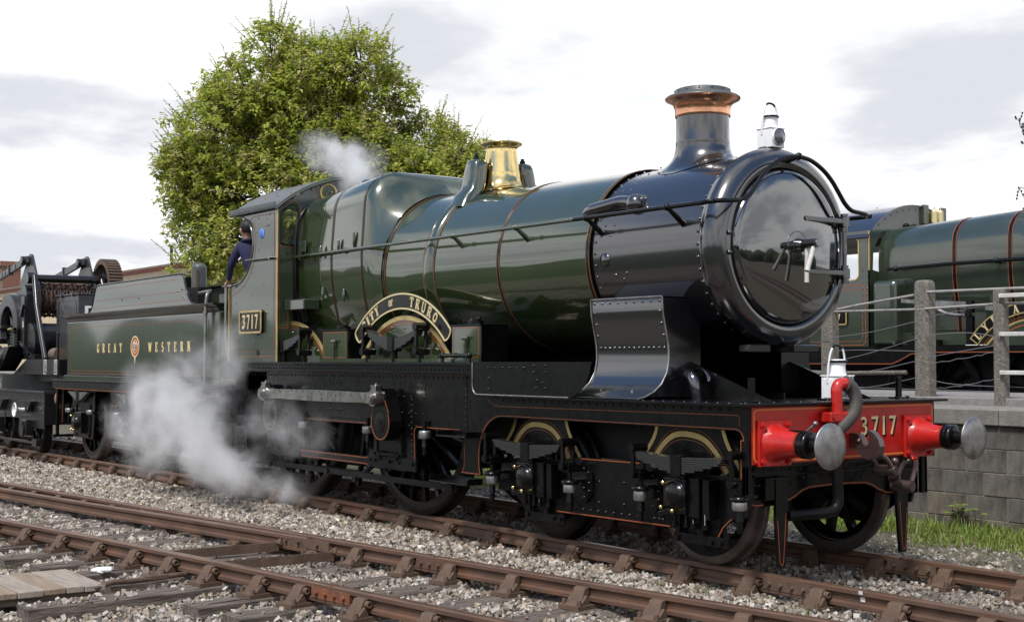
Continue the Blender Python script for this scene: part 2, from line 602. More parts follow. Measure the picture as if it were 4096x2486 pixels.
def catmull(pts, k=6):
    pts = [Vector(p) for p in pts]
    out = []
    for i in range(len(pts) - 1):
        p0, p1, p2, p3 = pts[max(i - 1, 0)], pts[i], pts[i + 1], pts[min(i + 2, len(pts) - 1)]
        for j in range(k):
            t = j / k
            out.append(0.5 * ((2 * p1) + (p2 - p0) * t + (2 * p0 - 5 * p1 + 4 * p2 - p3) * t * t + (3 * p1 - p0 - 3 * p2 + p3) * t ** 3))
    out.append(pts[-1])
    return out


# ---- lettering: every glyph is a list of (polyline, width) strokes in a unit-high box
def gl(ch, slab=True):
    T, t = 0.2, 0.10                       # thick and thin strokes

    def ser(x, z, hw=0.16):                # a slab serif
        return ([(x - hw, z), (x + hw, z)], 0.09)
    A = lambda cx, cz, rx, rz, a0, a1: arc(cx, cz, rx, a0, a1, 10, rz)
    b, tp = 0.045, 0.955
    G = {
        'I': ([([(0.2, 0), (0.2, 1)], T), ser(0.2, b), ser(0.2, tp)], 0.4),
        'T': ([([(0.36, 0), (0.36, 1)], T), ser(0.36, b), ([(0.02, tp), (0.70, tp)], t), ([(0.05, 0.72), (0.05, 1)], 0.07), ([(0.67, 0.72), (0.67, 1)], 0.07)], 0.72),
        'Y': ([([(0.36, 0), (0.36, 0.48)], T), ([(0.36, 0.45), (0.1, 1)], T * .9), ([(0.36, 0.45), (0.62, 1)], t), ser(0.36, b), ser(0.1, tp, .14), ser(0.62, tp, .12)], 0.72),
        'C': ([(A(0.36, 0.5, 0.27, 0.44, 50, 310), T * .85), ([(0.57, 0.66), (0.57, 0.98)], 0.07)], 0.66),
        'G': ([(A(0.36, 0.5, 0.27, 0.44, 50, 330), T * .85), ([(0.57, 0.66), (0.57, 0.98)], 0.07), ([(0.60, 0.02), (0.60, 0.45)], 0.13), ([(0.45, 0.45), (0.72, 0.45)], 0.08)], 0.74),
        'O': ([(A(0.36, 0.5, 0.27, 0.43, 0, 360), T * .85)], 0.72),
        'F': ([([(0.16, 0), (0.16, 1)], T), ser(0.16, b), ([(0.02, tp), (0.58, tp)], t), ([(0.16, 0.5), (0.45, 0.5)], t), ([(0.56, 0.72), (0.56, 1)], 0.07)], 0.62),
        'E': ([([(0.16, 0), (0.16, 1)], T), ([(0.02, b), (0.60, b)], t), ([(0.02, tp), (0.58, tp)], t), ([(0.16, 0.5), (0.45, 0.5)], t), ([(0.56, 0.74), (0.56, 1)], 0.07), ([(0.59, 0), (0.59, 0.26)], 0.07)], 0.64),
        'R': ([([(0.16, 0), (0.16, 1)], T), ser(0.16, b), ([(0.02, tp)] + A(0.36, 0.72, 0.2, 0.235, 90, -90) + [(0.16, 0.485)], t * 1.3), ([(0.36, 0.5), (0.62, 0)], T * .9), ser(0.62, b, .1)], 0.72),
        'A': ([([(0.38, 1), (0.10, 0)], t), ([(0.38, 1), (0.62, 0)], T * .95), ([(0.2, 0.32), (0.52, 0.32)], t * .8), ser(0.10, b, .12), ser(0.62, b, .14)], 0.74),
        'U': ([([(0.15, 1), (0.15, 0.32)] + A(0.37, 0.30, 0.22, 0.25, 180, 360) + [(0.59, 1)], T * .75), ser(0.15, tp, .15), ser(0.59, tp, .13)], 0.74),
        'W': ([([(0.10, 1), (0.28, 0)], T * .9), ([(0.28, 0), (0.46, 0.9)], t), ([(0.46, 0.9), (0.66, 0)], T * .9), ([(0.66, 0), (0.84, 1)], t), ser(0.10, tp, .13), ser(0.84, tp, .12)], 0.96),
        'S': ([(A(0.32, 0.725, 0.2, 0.215, 40, 270)[:] + A(0.32, 0.27, 0.22, 0.225, 90, -140), T * .7)], 0.62),
        'N': ([([(0.14, 0), (0.14, 1)], t), ([(0.14, 1), (0.60, 0)], T), ([(0.60, 0), (0.60, 1)], t), ser(0.14, b, .13), ser(0.10, tp, .1), ser(0.60, tp, .13)], 0.76),
        'L': ([([(0.16, 0), (0.16, 1)], T), ser(0.16, tp), ([(0.02, b), (0.58, b)], t), ([(0.57, 0), (0.57, 0.28)], 0.07)], 0.62),
        'D': ([([(0.16, 0), (0.16, 1)], T), ([(0.02, tp)] + A(0.34, 0.5, 0.27, 0.455, 90, -90) + [(0.02, b)], t * 1.4)], 0.70),
        'H': ([([(0.16, 0), (0.16, 1)], T), ([(0.60, 0), (0.60, 1)], T), ([(0.16, 0.5), (0.6, 0.5)], t), ser(0.16, b), ser(0.16, tp), ser(0.6, b), ser(0.6, tp)], 0.78),
        'M': ([([(0.14, 0), (0.14, 1)], t), ([(0.14, 1), (0.45, 0.1)], T * .9), ([(0.45, 0.1), (0.74, 1)], t), ([(0.74, 0), (0.74, 1)], T), ser(0.14, b, .13), ser(0.74, b), ser(0.11, tp, .1), ser(0.77, tp, .12)], 0.92),
        '3': ([(A(0.28, 0.74, 0.2, 0.19, 150, -90) + A(0.28, 0.29, 0.23, 0.22, 90, -150), 0.15)], 0.6),
        '7': ([([(0.04, 0.92), (0.54, 0.92), (0.24, 0)], 0.15)], 0.6),
        '1': ([([(0.18, 0), (0.18, 1)], 0.17)], 0.36),
        '2': ([(A(0.28, 0.71, 0.2, 0.22, 160, -30) + [(0.06, 0.07), (0.54, 0.07)], 0.15)], 0.6),
        '8': ([(A(0.28, 0.74, 0.17, 0.19, 0, 360), 0.14), (A(0.28, 0.29, 0.21, 0.22, 0, 360), 0.14)], 0.58),
        '5': ([([(0.5, 0.92), (0.12, 0.92), (0.1, 0.55)] + A(0.28, 0.31, 0.22, 0.25, 110, -150), 0.15)], 0.6),
        ' ': ([], 0.42),
    }
    s, w_ = G[ch]
    return s, w_


def glyph(mb, ch, o, u, v, n, h, depth=0.004, wx=1.0, mi=0):
    """strokes as thin raised blocks: o = lower left corner, u / v / n = right, up, out of the surface"""
    o, u, v, n = Vector(o), Vector(u).normalized(), Vector(v).normalized(), Vector(n).normalized()
    for k, (pl, w_) in enumerate(gl(ch)[0]):
        dd = depth + k * 0.0004
        t = MB().line(pl, w_, 0.0, axis='y', t=1.0)
        vs = [o + u * (q[0] * h * wx) + v * (q[2] * h) + n * (q[1] * dd) for q in t.v]
        mb.add(vs, t.f, False, mi)


def text_width(s, h, wx=1.0, gap=0.12):
    return sum((gl(c)[1] + gap) * h * wx for c in s)


def text(parent, name, mats, s, o, u, v, n, h, depth=0.004, wx=1.0, gap=0.12, extra=None, shadow=None):
    """one part per character; shadow = (right, up) offset of a painted shade under it (second material)"""
    o = Vector(o)
    u, v, n = Vector(u).normalized(), Vector(v).normalized(), Vector(n).normalized()
    for c in s:
        if c != ' ':
            mb = MB()
            glyph(mb, c, o + n * (.001 if shadow else 0), u, v, n, h, depth, wx, 0)
            if shadow:
                for k in range(1, 4):
                    glyph(mb, c, o + u * shadow[0] * k / 3 + v * shadow[1] * k / 3, u, v, n, h, .0004 * (4 - k), wx, 1)
            mb.build(name, mats, parent)
        o = o + u * ((gl(c)[1] + gap) * h * wx + (extra(c) if extra else 0))


def arc_text(parent, name, mt, s, c, r, mid_deg, y, h, depth=0.006, wx=1.0, gap=0.14):
    """letters standing on a circle in the plane y, read from -y; c = (x, z); one part per letter"""
    tot = text_width(s, h, wx, gap)
    ang = R(mid_deg) + tot / r / 2
    for ch in s:
        w_ = (gl(ch)[1] + gap) * h * wx
        a = ang - w_ / r / 2
        up = Vector((math.cos(a), 0, math.sin(a)))
        rt = Vector((math.sin(a), 0, -math.cos(a)))
        o = Vector((c[0], y, c[1])) + up * r - rt * (w_ / 2 - gap * h * wx / 2)
        if ch != ' ':
            mb = MB()
            glyph(mb, ch, o, rt, up, (0, -1, 0), h, depth, wx)
            mb.build(name, mt, parent)
        ang -= w_ / r


CAM = np.array(cam.location)
CR = np.array((math.cos(.9358), math.sin(.9358), 0))
CF = np.array((-math.sin(.9358) * math.cos(.0372), math.cos(.9358) * math.cos(.0372), math.sin(.0372)))
CU = np.cross(CR, CF)


def in_view(P, margin=0.25):
    d = P - CAM
    z = d @ CF
    return (z > 0.5) & (np.abs(d @ CR) / np.maximum(z, .01) < (2048 / 5314) * (1 + margin)) & (np.abs(d @ CU) / np.maximum(z, .01) < (1243 / 5314) * (1 + margin) + 0.02)


def big_mesh(name, V, F, mat_, tint=None, parent=None, kind='stuff', smooth=False, label=None, cat=None):
    """numpy mesh: V (n,3), F (m,k); tint (n,3) per-vertex colour"""
    me = bpy.data.meshes.new(name)
    n, m_, k = len(V), len(F), F.shape[1]
    me.vertices.add(n)
    me.vertices.foreach_set('co', (V - np.array(wloc(parent))).astype(np.float32).ravel())
    me.loops.add(m_ * k)
    me.loops.foreach_set('vertex_index', F.astype(np.int32).ravel())
    me.polygons.add(m_)
    me.polygons.foreach_set('loop_start', np.arange(0, m_ * k, k, dtype=np.int32))
    me.polygons.foreach_set('use_smooth', np.full(m_, smooth))
    if tint is not None:
        a = me.color_attributes.new('tint', 'FLOAT_COLOR', 'POINT')
        a.data.foreach_set('color', np.concatenate([tint, np.ones((n, 1))], 1).astype(np.float32).ravel())
    me.materials.append(X[mat_])
    me.update(calc_edges=True)
    o = bpy.data.objects.new(name, me)
    COL.objects.link(o)
    if parent is not None:
        o.parent = parent
    return tag(o, label, cat, None, kind)
# ================================================================== ground and tracks
RZ1 = 0.03


def d1(x):
    """sideways drift of the engine track (it curves gently to the left of the view)"""
    return float(np.interp(x, [-60, -19, -12.5, -7, 30], [-2.2, -0.42, -0.17, 0, 0]))


R2P = [(-60, -9.1), (-30, -5.55), (-20, -4.30), (-11.28, -3.22), (-6.7, -2.74), (-3.0, -2.345), (-1.64, -2.185), (0, -1.985), (1.37, -1.80), (4.5, -1.33), (9, -0.62)]
R3P = [(-60, -14.5), (-30, -8.6), (-14, -5.70), (-9, -4.80), (-6.88, -4.45), (-4.7, -4.10), (-2.84, -3.845), (-1.39, -3.665), (-0.27, -3.53), (0.72, -3.40), (4.5, -2.87), (9, -2.18)]
BLP = [(-60, -12.6), (-30, -7.0), (-14, -4.15), (-10.47, -3.46), (-8.2, -3.17), (-6.1, -2.86), (-4.4, -2.62), (-3.3, -2.455)]


def poly_y(P, x):
    return float(np.interp(x, [p[0] for p in P], [p[1] for p in P]))


def smooth_poly(P, step=0.5):
    xs = np.arange(P[0][0], P[-1][0] + .01, step)
    return [(float(x), poly_y(P, x)) for x in xs]


def hb(x, y):
    """height of the ballast surface"""
    r1, r2, r3 = -0.79 + d1(x), poly_y(R2P, x), poly_y(R3P, x)
    z = -0.155
    if y < r2 and y > r3:
        z = -0.215
    elif y <= r3:
        z = -0.215 - min(0.07, (r3 - y) * 0.11)
    if y > r1 and y < 0.8 + d1(x):
        z = -0.165
    if y > 1.0:
        z = -0.15 - 0.02 * min(1, y - 1)
    return z + 0.022 * mnoise.noise(Vector((x * 1.1, y * 1.1, 0))) + 0.012 * mnoise.noise(Vector((x * 3.1, y * 3.1, 4)))


def build_ground():
    xs = np.concatenate([[-900, -400, -200, -110, -70, -50, -38], np.arange(-30, 6.01, 0.22), [9, 14, 24, 60, 200, 900]])
    ys = np.concatenate([[-900, -400, -160, -70, -35, -20, -13], np.arange(-9, 4.31, 0.22), [6, 8, 12, 20, 40, 100, 300, 900]])
    V = []
    for x in xs:
        for y in ys:
            z = hb(x, y) - 0.035 if (-31 < x < 10 and -10 < y < 4.4) else -0.26
            if 2.4 < y < 4.4:
                z += 0.02
            V.append((x, y, z))
    ny = len(ys)
    mb = MB()
    mb.v = V
    for i in range(len(xs) - 1):
        for j in range(ny - 1):
            mb.f.append((i * ny + j, (i + 1) * ny + j, (i + 1) * ny + j + 1, i * ny + j + 1))
            mb.s.append(True)
            yc = (ys[j] + ys[j + 1]) / 2
            mb.m.append(1 if yc > 1.9 else (2 if (yc < -9 or xs[i] > 8) else 0))
    mb.build('ground', ['soil', 'dirt', 'turf'], kind='structure', recalc=False)


build_ground()


def rail_mesh(mb, pts, ztop, top_mi=1, head=0.07):
    """bull-head rail swept along a plan polyline"""
    h = head / 2
    prof = [(-h + .008, 0), (h - .008, 0), (h, -.010), (h, -.038), (.012, -.055), (.011, -.098), (.034, -.112), (.034, -.138), (.02, -.145),
            (-.02, -.145), (-.034, -.138), (-.034, -.112), (-.011, -.098), (-.012, -.055), (-h, -.038), (-h, -.010)]
    secs = []
    k = len(pts)
    for i, (x, y) in enumerate(pts):
        a, b = pts[max(i - 1, 0)], pts[min(i + 1, k - 1)]
        t = Vector((b[0] - a[0], b[1] - a[1])).normalized()
        nx, ny = -t.y, t.x
        secs.append([(x + nx * p[0], y + ny * p[0], ztop + p[1]) for p in prof])
    n = len(prof)
    vs = [q for s in secs for q in s]
    for a in range(k - 1):
        for i in range(n):
            pass
    fs, mi = [], []
    for a in range(k - 1):
        for i in range(n):
            fs.append((a * n + i, a * n + (i + 1) % n, (a + 1) * n + (i + 1) % n, (a + 1) * n + i))
            mi.append(top_mi if i in (0, 1, 15) else 0)
    b = len(mb.v)
    mb.v += vs
    mb.f += [tuple(q + b for q in f) for f in fs]
    mb.s += [False] * len(fs)
    mb.m += mi
    mb.add(secs[0], [tuple(range(n))])
    mb.add(secs[-1], [tuple(range(n))])
    return mb


def chair_meshes():
    mb = MB()
    mb.box(-.105, .105, -.205, .205, -.19, -.158)
    for s in (1, -1):
        pr = [(-.185, -.16), (-.165, -.145), (-.12, -.13), (-.085, -.055), (-.075, -.040), (-.040, -.034), (-.040, -.10), (-.036, -.16)]
        mb.plate([(q[0] * s, q[1]) for q in pr], -.058, .058, axis='x')
        mb.plate([(-.15 * s, -.16), (-.085 * s, -.09), (-.05 * s, -.158)], -.085, -.058, axis='x')
        mb.plate([(-.15 * s, -.16), (-.085 * s, -.09), (-.05 * s, -.158)], .058, .085, axis='x')
        for x in (-.078, .078):
            mb.cyl((x, -.165 * s, -.16), (x, -.165 * s, -.118), .019, .016, 6)
    kb = MB()
    kb.lathe([(.013, -.075), (.027, -.075), (.027, .095), (.013, .095), (.013, .03)], (0, -.050, -.074), 'x', 10, 0.5, 2 * PI - 0.2)
    return mb, kb


chair_mb, key_mb = chair_meshes()


def sleeper_mb(l0, l1, seed):
    rr = random.Random(seed)
    mb = MB()
    secs = []
    for i in range(9):
        y = l0 + (l1 - l0) * i / 8
        j = lambda a: rr.uniform(-a, a)
        w2 = .127
        secs.append([(-w2 + j(.006), y + j(.004), -.135), (-w2 + j(.006), y, -.012 + j(.005)), (-w2 + .02, y, 0 + j(.004)), (-.03 + j(.02), y, -.006 + j(.005)),
                     (.02 + j(.02), y, .001 + j(.004)), (.035 + j(.02), y, -.008 + j(.004)), (w2 - .018, y, 0 + j(.004)), (w2 + j(.006), y, -.014 + j(.005)), (w2 + j(.006), y + j(.004), -.135)])
    mb.loft(secs, True, False, True)
    return mb


SLEEPERS = []          # (x, y centre line point, angle, y from, y to) for keeping the ballast off them


def track(name, label, rails, ztop, stations, ang, sl, org):
    root = empty(name, org, None, None, None, 'structure')
    for P in rails:
        rail_mesh(MB(), P, ztop).build('rail', ['rust', 'rail_top'], root, recalc=False)
    protos = [sleeper_mb(sl[0], sl[1], k).build('sleeper', 'sleeper', root, org=(0, 0, 0)) for k in range(3)]
    ch0 = chair_mb.build('chair', 'chair', root, org=(0, 0, 0))
    ky0 = key_mb.build('key', 'chair', ch0, org=(0, 0, 0))
    used, uc = set(), False
    for k, (x, y, a) in enumerate(stations):
        pz = ztop - .19
        q = k % 3
        if q not in used:
            used.add(q)
            o = protos[q]
            o.location = Vector((x, y, pz)) - wloc(root)
            o.rotation_euler = (0, 0, a)
        else:
            dup(protos[q], root, (x, y, pz), a)
        SLEEPERS.append((x, y, a, sl[0], sl[1], pz))
        if not in_view(np.array([[x, y, pz]]), 0.35)[0]:
            continue
        dv = Vector((-math.sin(a), math.cos(a)))
        for P in rails[:2]:
            # where the sleeper's axis meets this rail
            t = 0
            for _ in range(4):
                yy = poly_y(P, x + dv.x * t)
                t = (yy - y) / dv.y
            px, py = x + dv.x * t, y + dv.y * t
            s = 0 if P is rails[0] else PI
            if not uc:
                uc = True
                ch0.location = Vector((px, py, ztop)) - wloc(root)
                ch0.rotation_euler = (0, 0, a + s)
            else:
                c = dup(ch0, root, (px, py, ztop), a + s)
                kk = ky0.copy()
                COL.objects.link(kk)
                kk.parent = c
    return root


# the engine's own track
x1s = [4.0, 3.28, 2.56, 1.85, 1.15, 0.47, -0.25, -0.98, -1.72, -2.32, -2.98, -3.75, -4.62]
while x1s[-1] > -29:
    x1s.append(x1s[-1] - 0.77)
xs_ = np.arange(-60, 9.1, 1.0)
near1 = [(float(x), -0.757 + d1(x)) for x in xs_]
far1 = [(float(x), 0.775 + d1(x)) for x in xs_]
T1 = track('railway_track', '', [near1, far1], RZ1, [(x, d1(x), 0.0) for x in x1s], 0, (-1.36, 1.32), (0, 0, 0))
# the turnout in front
st = []
x3s = [4.6, 3.85, 3.1, 2.35, 1.6, 0.85, 0.1, -0.655, -1.42, -1.98, -2.72, -3.36, -3.98, -4.66, -5.38]
while x3s[-1] > -22:
    x3s.append(x3s[-1] - 0.74)
for x in x3s:
    y3 = poly_y(R3P, x)
    a = math.atan2(poly_y(R2P, x + 1) - poly_y(R2P, x - 1), 2.0)
    # station = middle between the rails, along the sleeper
    dv = Vector((-math.sin(a), math.cos(a)))
    st.append((x + dv.x * 0.755, y3 + dv.y * 0.755, a))
T2 = track('railway_track', '', [smooth_poly(R3P), smooth_poly(R2P)], 0.0, st, 0, (-1.42, 1.30), (-3, -3, 0))
rail_mesh(MB(), smooth_poly(BLP, 0.4), -0.006, head=0.06).build('switch_rail', ['rust', 'rail_top'], T2, recalc=False)
# switch tip plate, stretcher bars, rodding
mb = MB()
mb.obox((-3.62, -2.525, -.062), (0.75, .016, .095), Matrix.Rotation(0.135, 3, 'Z'))
for q in (-3.92, -3.72, -3.42):
    mb.cyl((q, -2.54 + (q + 3.62) * .135, -.06), (q + .004, -2.565 + (q + 3.62) * .135, -.06), .018, n=6)
mb.build('tip_plate', 'chair', T2)
for (xa, ya, xb, yb) in ((-4.07, -3.93, -4.0, -2.62), (-3.20, -3.82, -3.12, -2.50)):
    mb = MB()
    d = Vector((xb - xa, yb - ya, 0))
    mb.obox(((xa + xb) / 2, (ya + yb) / 2, -.125), (d.length, .02, .085), Matrix.Rotation(math.atan2(d.y, d.x), 3, 'Z'))
    mb.tube([(xb - .05, yb - .12, -.13), (xb - .03, yb - .02, -.10), (xb + .02, yb + .01, -.06), (xb + .06, yb - .03, -.10)], .02, 6)
    mb.build('stretcher_bar', 'chair', T2)
mb = MB()
mb.tube(catmull([(-2.93, -4.78, -.17), (-2.98, -4.62, -.14), (-3.04, -4.45, -.155), (-3.1, -4.22, -.16), (-3.16, -3.8, -.15)], 5), .022, 8)
mb.obox((-3.1, -4.2, -.15), (.05, .2, .03))
mb.build('point_rod', 'chair', T2)


def fishplate(root, P, x, zt, side, mt, n=4, L=.48):
    a = math.atan2(poly_y(P, x + .5) - poly_y(P, x - .5), 1.0)
    c = Vector((x, poly_y(P, x), zt - .072))
    rot = Matrix.Rotation(a, 3, 'Z')
    mb = MB()
    off = rot @ Vector((0, side * .028, 0))
    mb.obox(c + off, (L, .022, .082), rot)
    for i in range(n):
        o = c + rot @ Vector(((i - (n - 1) / 2) * L / n * .95, side * .035, 0))
        mb.cyl(o, o + rot @ Vector((0, side * .028, 0)), .020, .016, 7)
    g = c + rot @ Vector((0, side * .0, .072))
    mb.obox(g + Vector((0, 0, -.018)), (.006, .0715, .040), rot)
    mb.build('fishplate', mt, root)


fishplate(T2, R3P, -1.06, 0, -1, 'rust_orange')
fishplate(T2, R2P, -1.83, 0, -1, 'rust')
fishplate(T1, near1, 0.82, RZ1, -1, 'chair')
fishplate(T1, far1, 0.80, RZ1, -1, 'chair')
mb = MB()
mb.box(1.50, 1.535, -.7945, -.7915, .0, .024)
mb.box(1.50, 1.54, -.7735, -.7705, -.055, -.022)
mb.build('paint_mark', 'white_worn', T1)
for x_, P_, zz in ((3.0, R2P, 0), ):
    pass
# long timber carrying the board crossing
o = sleeper_mb(-2.4, -0.62, 11).build('sleeper', 'sleeper', T2, org=(0, 0, 0))
o.location = Vector((-2.70, -3.05 + .0, -.185)) - wloc(T2)
o.rotation_euler = (0, 0, 0.05)
SLEEPERS.append((-2.70, -3.05, .05, -2.4, -.62, -.185))
cross = empty('board_crossing', (-3.43, -5.2, -.2), 'low platform of grey and brown planks laid beside the rusty turnout rail', 'boards')
yb = -4.69
for k, (wd, mt) in enumerate(((.17, 'plank'), (.14, 'plank'), (.185, 'plank_brown'), (.20, 'plank'), (.21, 'plank_brown'), (.2, 'plank'))):
    mb = MB().box(-3.93 + .02 * (k % 2), -2.925 - .015 * (k % 3), yb - wd + .007, yb, -.185, -.140 + .004 * (k % 2))
    mb.build('plank', mt, cross, bevel=.004)
    yb -= wd
MB().box(-3.80, -3.68, yb + .03, -4.72, -.25, -.167).build('bearer', 'sleeper', cross)
MB().box(-3.12, -3.0, yb + .03, -4.72, -.25, -.167).build('bearer', 'sleeper', cross)

# ------------------------------------------------------------------ ballast stones
ICO = bmesh.new()
bmesh.ops.create_icosphere(ICO, subdivisions=1, radius=1)
ICV = np.array([(x, y, z) for x in (-1, 1) for y in (-1, 1) for z in (-1, 1)]) * .72
ICF = np.array([(0, 1, 3), (0, 3, 2), (4, 6, 7), (4, 7, 5), (0, 4, 5), (0, 5, 1), (2, 3, 7), (2, 7, 6), (0, 2, 6), (0, 6, 4), (1, 5, 7), (1, 7, 3)])
ICO.free()


def oil(x, y):
    r2 = poly_y(R2P, x)
    a = max(0, 1 - abs(y - (r2 - .22)) / .3) if x < -2.6 else 0
    b = max(0, 1 - abs(y - d1(x)) / .75) * .8
    c = max(0, .35 - abs(y - poly_y(R3P, x))) * .8
    n = .5 + mnoise.noise(Vector((x * 1.4, y * 1.4, 3)))
    return 1 - .62 * min(1, (a + b + c) * max(0, min(1.2, n + .35)))


def stones(n_try, x0, x1, y0, y1, rmin, rmax, keep, zf, name, pal, lift=0.0):
    P = np.column_stack([rng.uniform(x0, x1, n_try), rng.uniform(y0, y1, n_try), np.zeros(n_try) - .15])
    P = P[in_view(P, .22)]
    dist = np.linalg.norm(P - CAM, axis=1)
    P = P[rng.random(len(P)) < np.clip(1.25 - (dist - 8) / 26, .35, 1)]
    P = P[np.array([keep(p[0], p[1]) for p in P])]
    k = len(P)
    P[:, 2] = [zf(p[0], p[1]) for p in P]
    dist = np.linalg.norm(P - CAM, axis=1)
    r = rng.uniform(rmin, rmax, k) ** 1.0 * rng.choice([.7, .85, 1, 1.35], k) * np.clip(.9 + (dist - 10) / 30, .9, 1.5)
    sx = rng.uniform(.65, 1.35, (k, 3)) * np.array([1, 1, .75])
    q = rng.normal(size=(k, 4))
    q /= np.linalg.norm(q, axis=1)[:, None]
    a, b, c, d = q.T
    M_ = np.stack([np.stack([1 - 2 * (c * c + d * d), 2 * (b * c - a * d), 2 * (b * d + a * c)], 1),
                   np.stack([2 * (b * c + a * d), 1 - 2 * (b * b + d * d), 2 * (c * d - a * b)], 1),
                   np.stack([2 * (b * d - a * c), 2 * (c * d + a * b), 1 - 2 * (b * b + c * c)], 1)], 1)
    jit = ICV[None] * (1 + rng.uniform(-.38, .30, (k, 8, 1)))
    V = np.einsum('kij,kvj->kvi', M_, jit * sx[:, None]) * r[:, None, None] + P[:, None] + np.array([0, 0, lift])
    F = ICF[None] + (np.arange(k) * 8)[:, None, None]
    pal = np.array(pal)
    tint = pal[rng.integers(0, len(pal), k)] * rng.uniform(.7, 1.2, (k, 1))
    if name == 'ballast':        # oil and brake dust staining along the rails and down the middle of the engine's road
        tint *= np.array([oil(p[0], p[1]) for p in P])[:, None]
    big_mesh(name, V.reshape(-1, 3), F.reshape(-1, 3), 'stone', np.repeat(tint, 8, 0), kind='stuff',
             label='loose grey and buff ballast stones packed around the rails' if name == 'ballast' else 'small dark gravel along the grassy verge', cat='gravel')
    return k


def on_sleeper(x, y):
    for (sx, sy, a, l0, l1, pz) in SLEEPERS:
        if abs(x - sx) > 1.0:
            continue
        c, s = math.cos(a), math.sin(a)
        dx, dy = x - sx, y - sy
        lx, ly = dx * c + dy * s, -dx * s + dy * c
        if abs(lx) < .125 and l0 < ly < l1:
            return True
    return False


def keep_ballast(x, y):
    r1, r2, r3 = -0.757 + d1(x), poly_y(R2P, x), poly_y(R3P, x)
    for r in (r1, 0.775 + d1(x), r2, r3):
        if abs(y - r) < .045:
            return random.random() < .15
    if x < -3.2 and abs(y - poly_y(BLP, x)) < .05:
        return False
    if -3.95 < x < -2.9 and -5.85 < y < -4.66:
        return False
    if on_sleeper(x, y):
        inner = r3 - .75 < y < r2 - .1
        cov = .02 if inner else (.6 if y > r2 else .15)
        if y > r1 and y < .75:
            cov = .35
        # patches of stone lying over the timbers
        cov += .5 * max(0, mnoise.noise(Vector((x * .9, y * .9, 7)))) * (0.22 if inner else 1)
        return random.random() < cov
    if y > r1 + .1 and y < .7 and x < .3:
        return random.random() < .75
    if 1.2 < y:
        return random.random() < .55
    return True


def zst(x, y):
    z = hb(x, y) + random.uniform(-.024, .012)
    if on_sleeper(x, y):
        z = max(z, -.155 if y > poly_y(R2P, x) + .15 else -.19) + .006
    return z


WHT = [(.47, .43, .375), (.39, .345, .295), (.30, .26, .22), (.22, .19, .16), (.42, .345, .255), (.32, .25, .185), (.165, .138, .117), (.59, .55, .50), (.26, .20, .155), (.34, .30, .26)]
stones(300000, -28, 4.5, -8, 1.9, .013, .027, keep_ballast, zst, 'ballast', WHT)
stones(9000, -9, 3.5, 1.3, 3.2, .012, .024, lambda x, y: random.random() < .6, lambda x, y: hb(x, y) - .015, 'verge_gravel',
       [(.20, .17, .13), (.28, .25, .2), (.14, .12, .09), (.4, .37, .33)])

# ------------------------------------------------------------------ grass, weeds


def grass():
    n = 52000
    P = np.column_stack([rng.uniform(-10, 3.4, n), rng.uniform(2.15, 4.08, n), np.zeros(n)])
    P = P[in_view(P + np.array([0, 0, -.15]), .3)]
    nz = np.array([mnoise.noise(Vector((p[0] * 1.3, p[1] * 1.6, 2))) for p in P])
    t = (P[:, 1] - 2.75) / .6 + nz * 1.1
    P = P[rng.random(len(P)) < np.clip(t, 0.01, 1)]
    k = len(P)
    hgt = rng.uniform(.022, .075, k) * rng.choice([.7, 1, 1, 1.7], k) * np.clip((P[:, 1] - 1.9) / 1.3, .4, 1.35)
    an = rng.uniform(0, 2 * PI, k)
    lean = rng.uniform(.1, .9, k) * hgt
    wv = np.column_stack([np.cos(an), np.sin(an), np.zeros(k)]) * rng.uniform(.004, .008, k)[:, None]
    ld = np.column_stack([-np.sin(an), np.cos(an), np.zeros(k)]) * lean[:, None]
    P[:, 2] = -.165
    up = np.array([0, 0, 1])
    V = np.stack([P - wv, P + wv, P + ld * .4 + up * (hgt * .65)[:, None] + wv * .7, P + ld * .4 + up * (hgt * .65)[:, None] - wv * .7, P + ld + up * hgt[:, None]], 1)
    F = np.array([[0, 1, 2], [0, 2, 3], [3, 2, 4]])[None] + (np.arange(k) * 5)[:, None, None]
    pal = np.array([(.17, .27, .035), (.25, .34, .06), (.12, .19, .03), (.30, .33, .10), (.33, .29, .14)])
    tint = pal[rng.choice(5, k, p=[.28, .32, .12, .18, .10])] * rng.uniform(.8, 1.2, (k, 1))
    big_mesh('grass', V.reshape(-1, 3), F.reshape(-1, 3), 'grass', np.repeat(tint, 5, 0), label='bright green grass growing along the foot of the platform wall', cat='grass')
    # thin tufts in the ballast
    n = 60
    Q = []
    for _ in range(n):
        x = random.uniform(-7, 2.5)
        y = random.choice([poly_y(R3P, x) + random.uniform(-.7, 1.2), -0.757 + random.uniform(-.4, -.1)])
        for _ in range(random.randint(4, 10)):
            Q.append((x + random.gauss(0, .025), y + random.gauss(0, .025), hb(x, y)))
    P = np.array(Q)
    k = len(P)
    an = rng.uniform(0, 2 * PI, k)
    hgt = rng.uniform(.03, .075, k)
    wv = np.column_stack([np.cos(an), np.sin(an), np.zeros(k)]) * .004
    ld = np.column_stack([-np.sin(an), np.cos(an), np.zeros(k)]) * rng.uniform(.01, .05, k)[:, None]
    V = np.stack([P - wv, P + wv, P + ld + up * hgt[:, None]], 1)
    F = np.array([[0, 1, 2]])[None] + (np.arange(k) * 3)[:, None, None]
    tint = np.array([(.16, .22, .05)]) * rng.uniform(.7, 1.2, (k, 1))
    big_mesh('weeds', V.reshape(-1, 3), F.reshape(-1, 3), 'grass', np.repeat(tint, 3, 0), label='sparse green weeds sprouting between the ballast stones', cat='weeds')


grass()


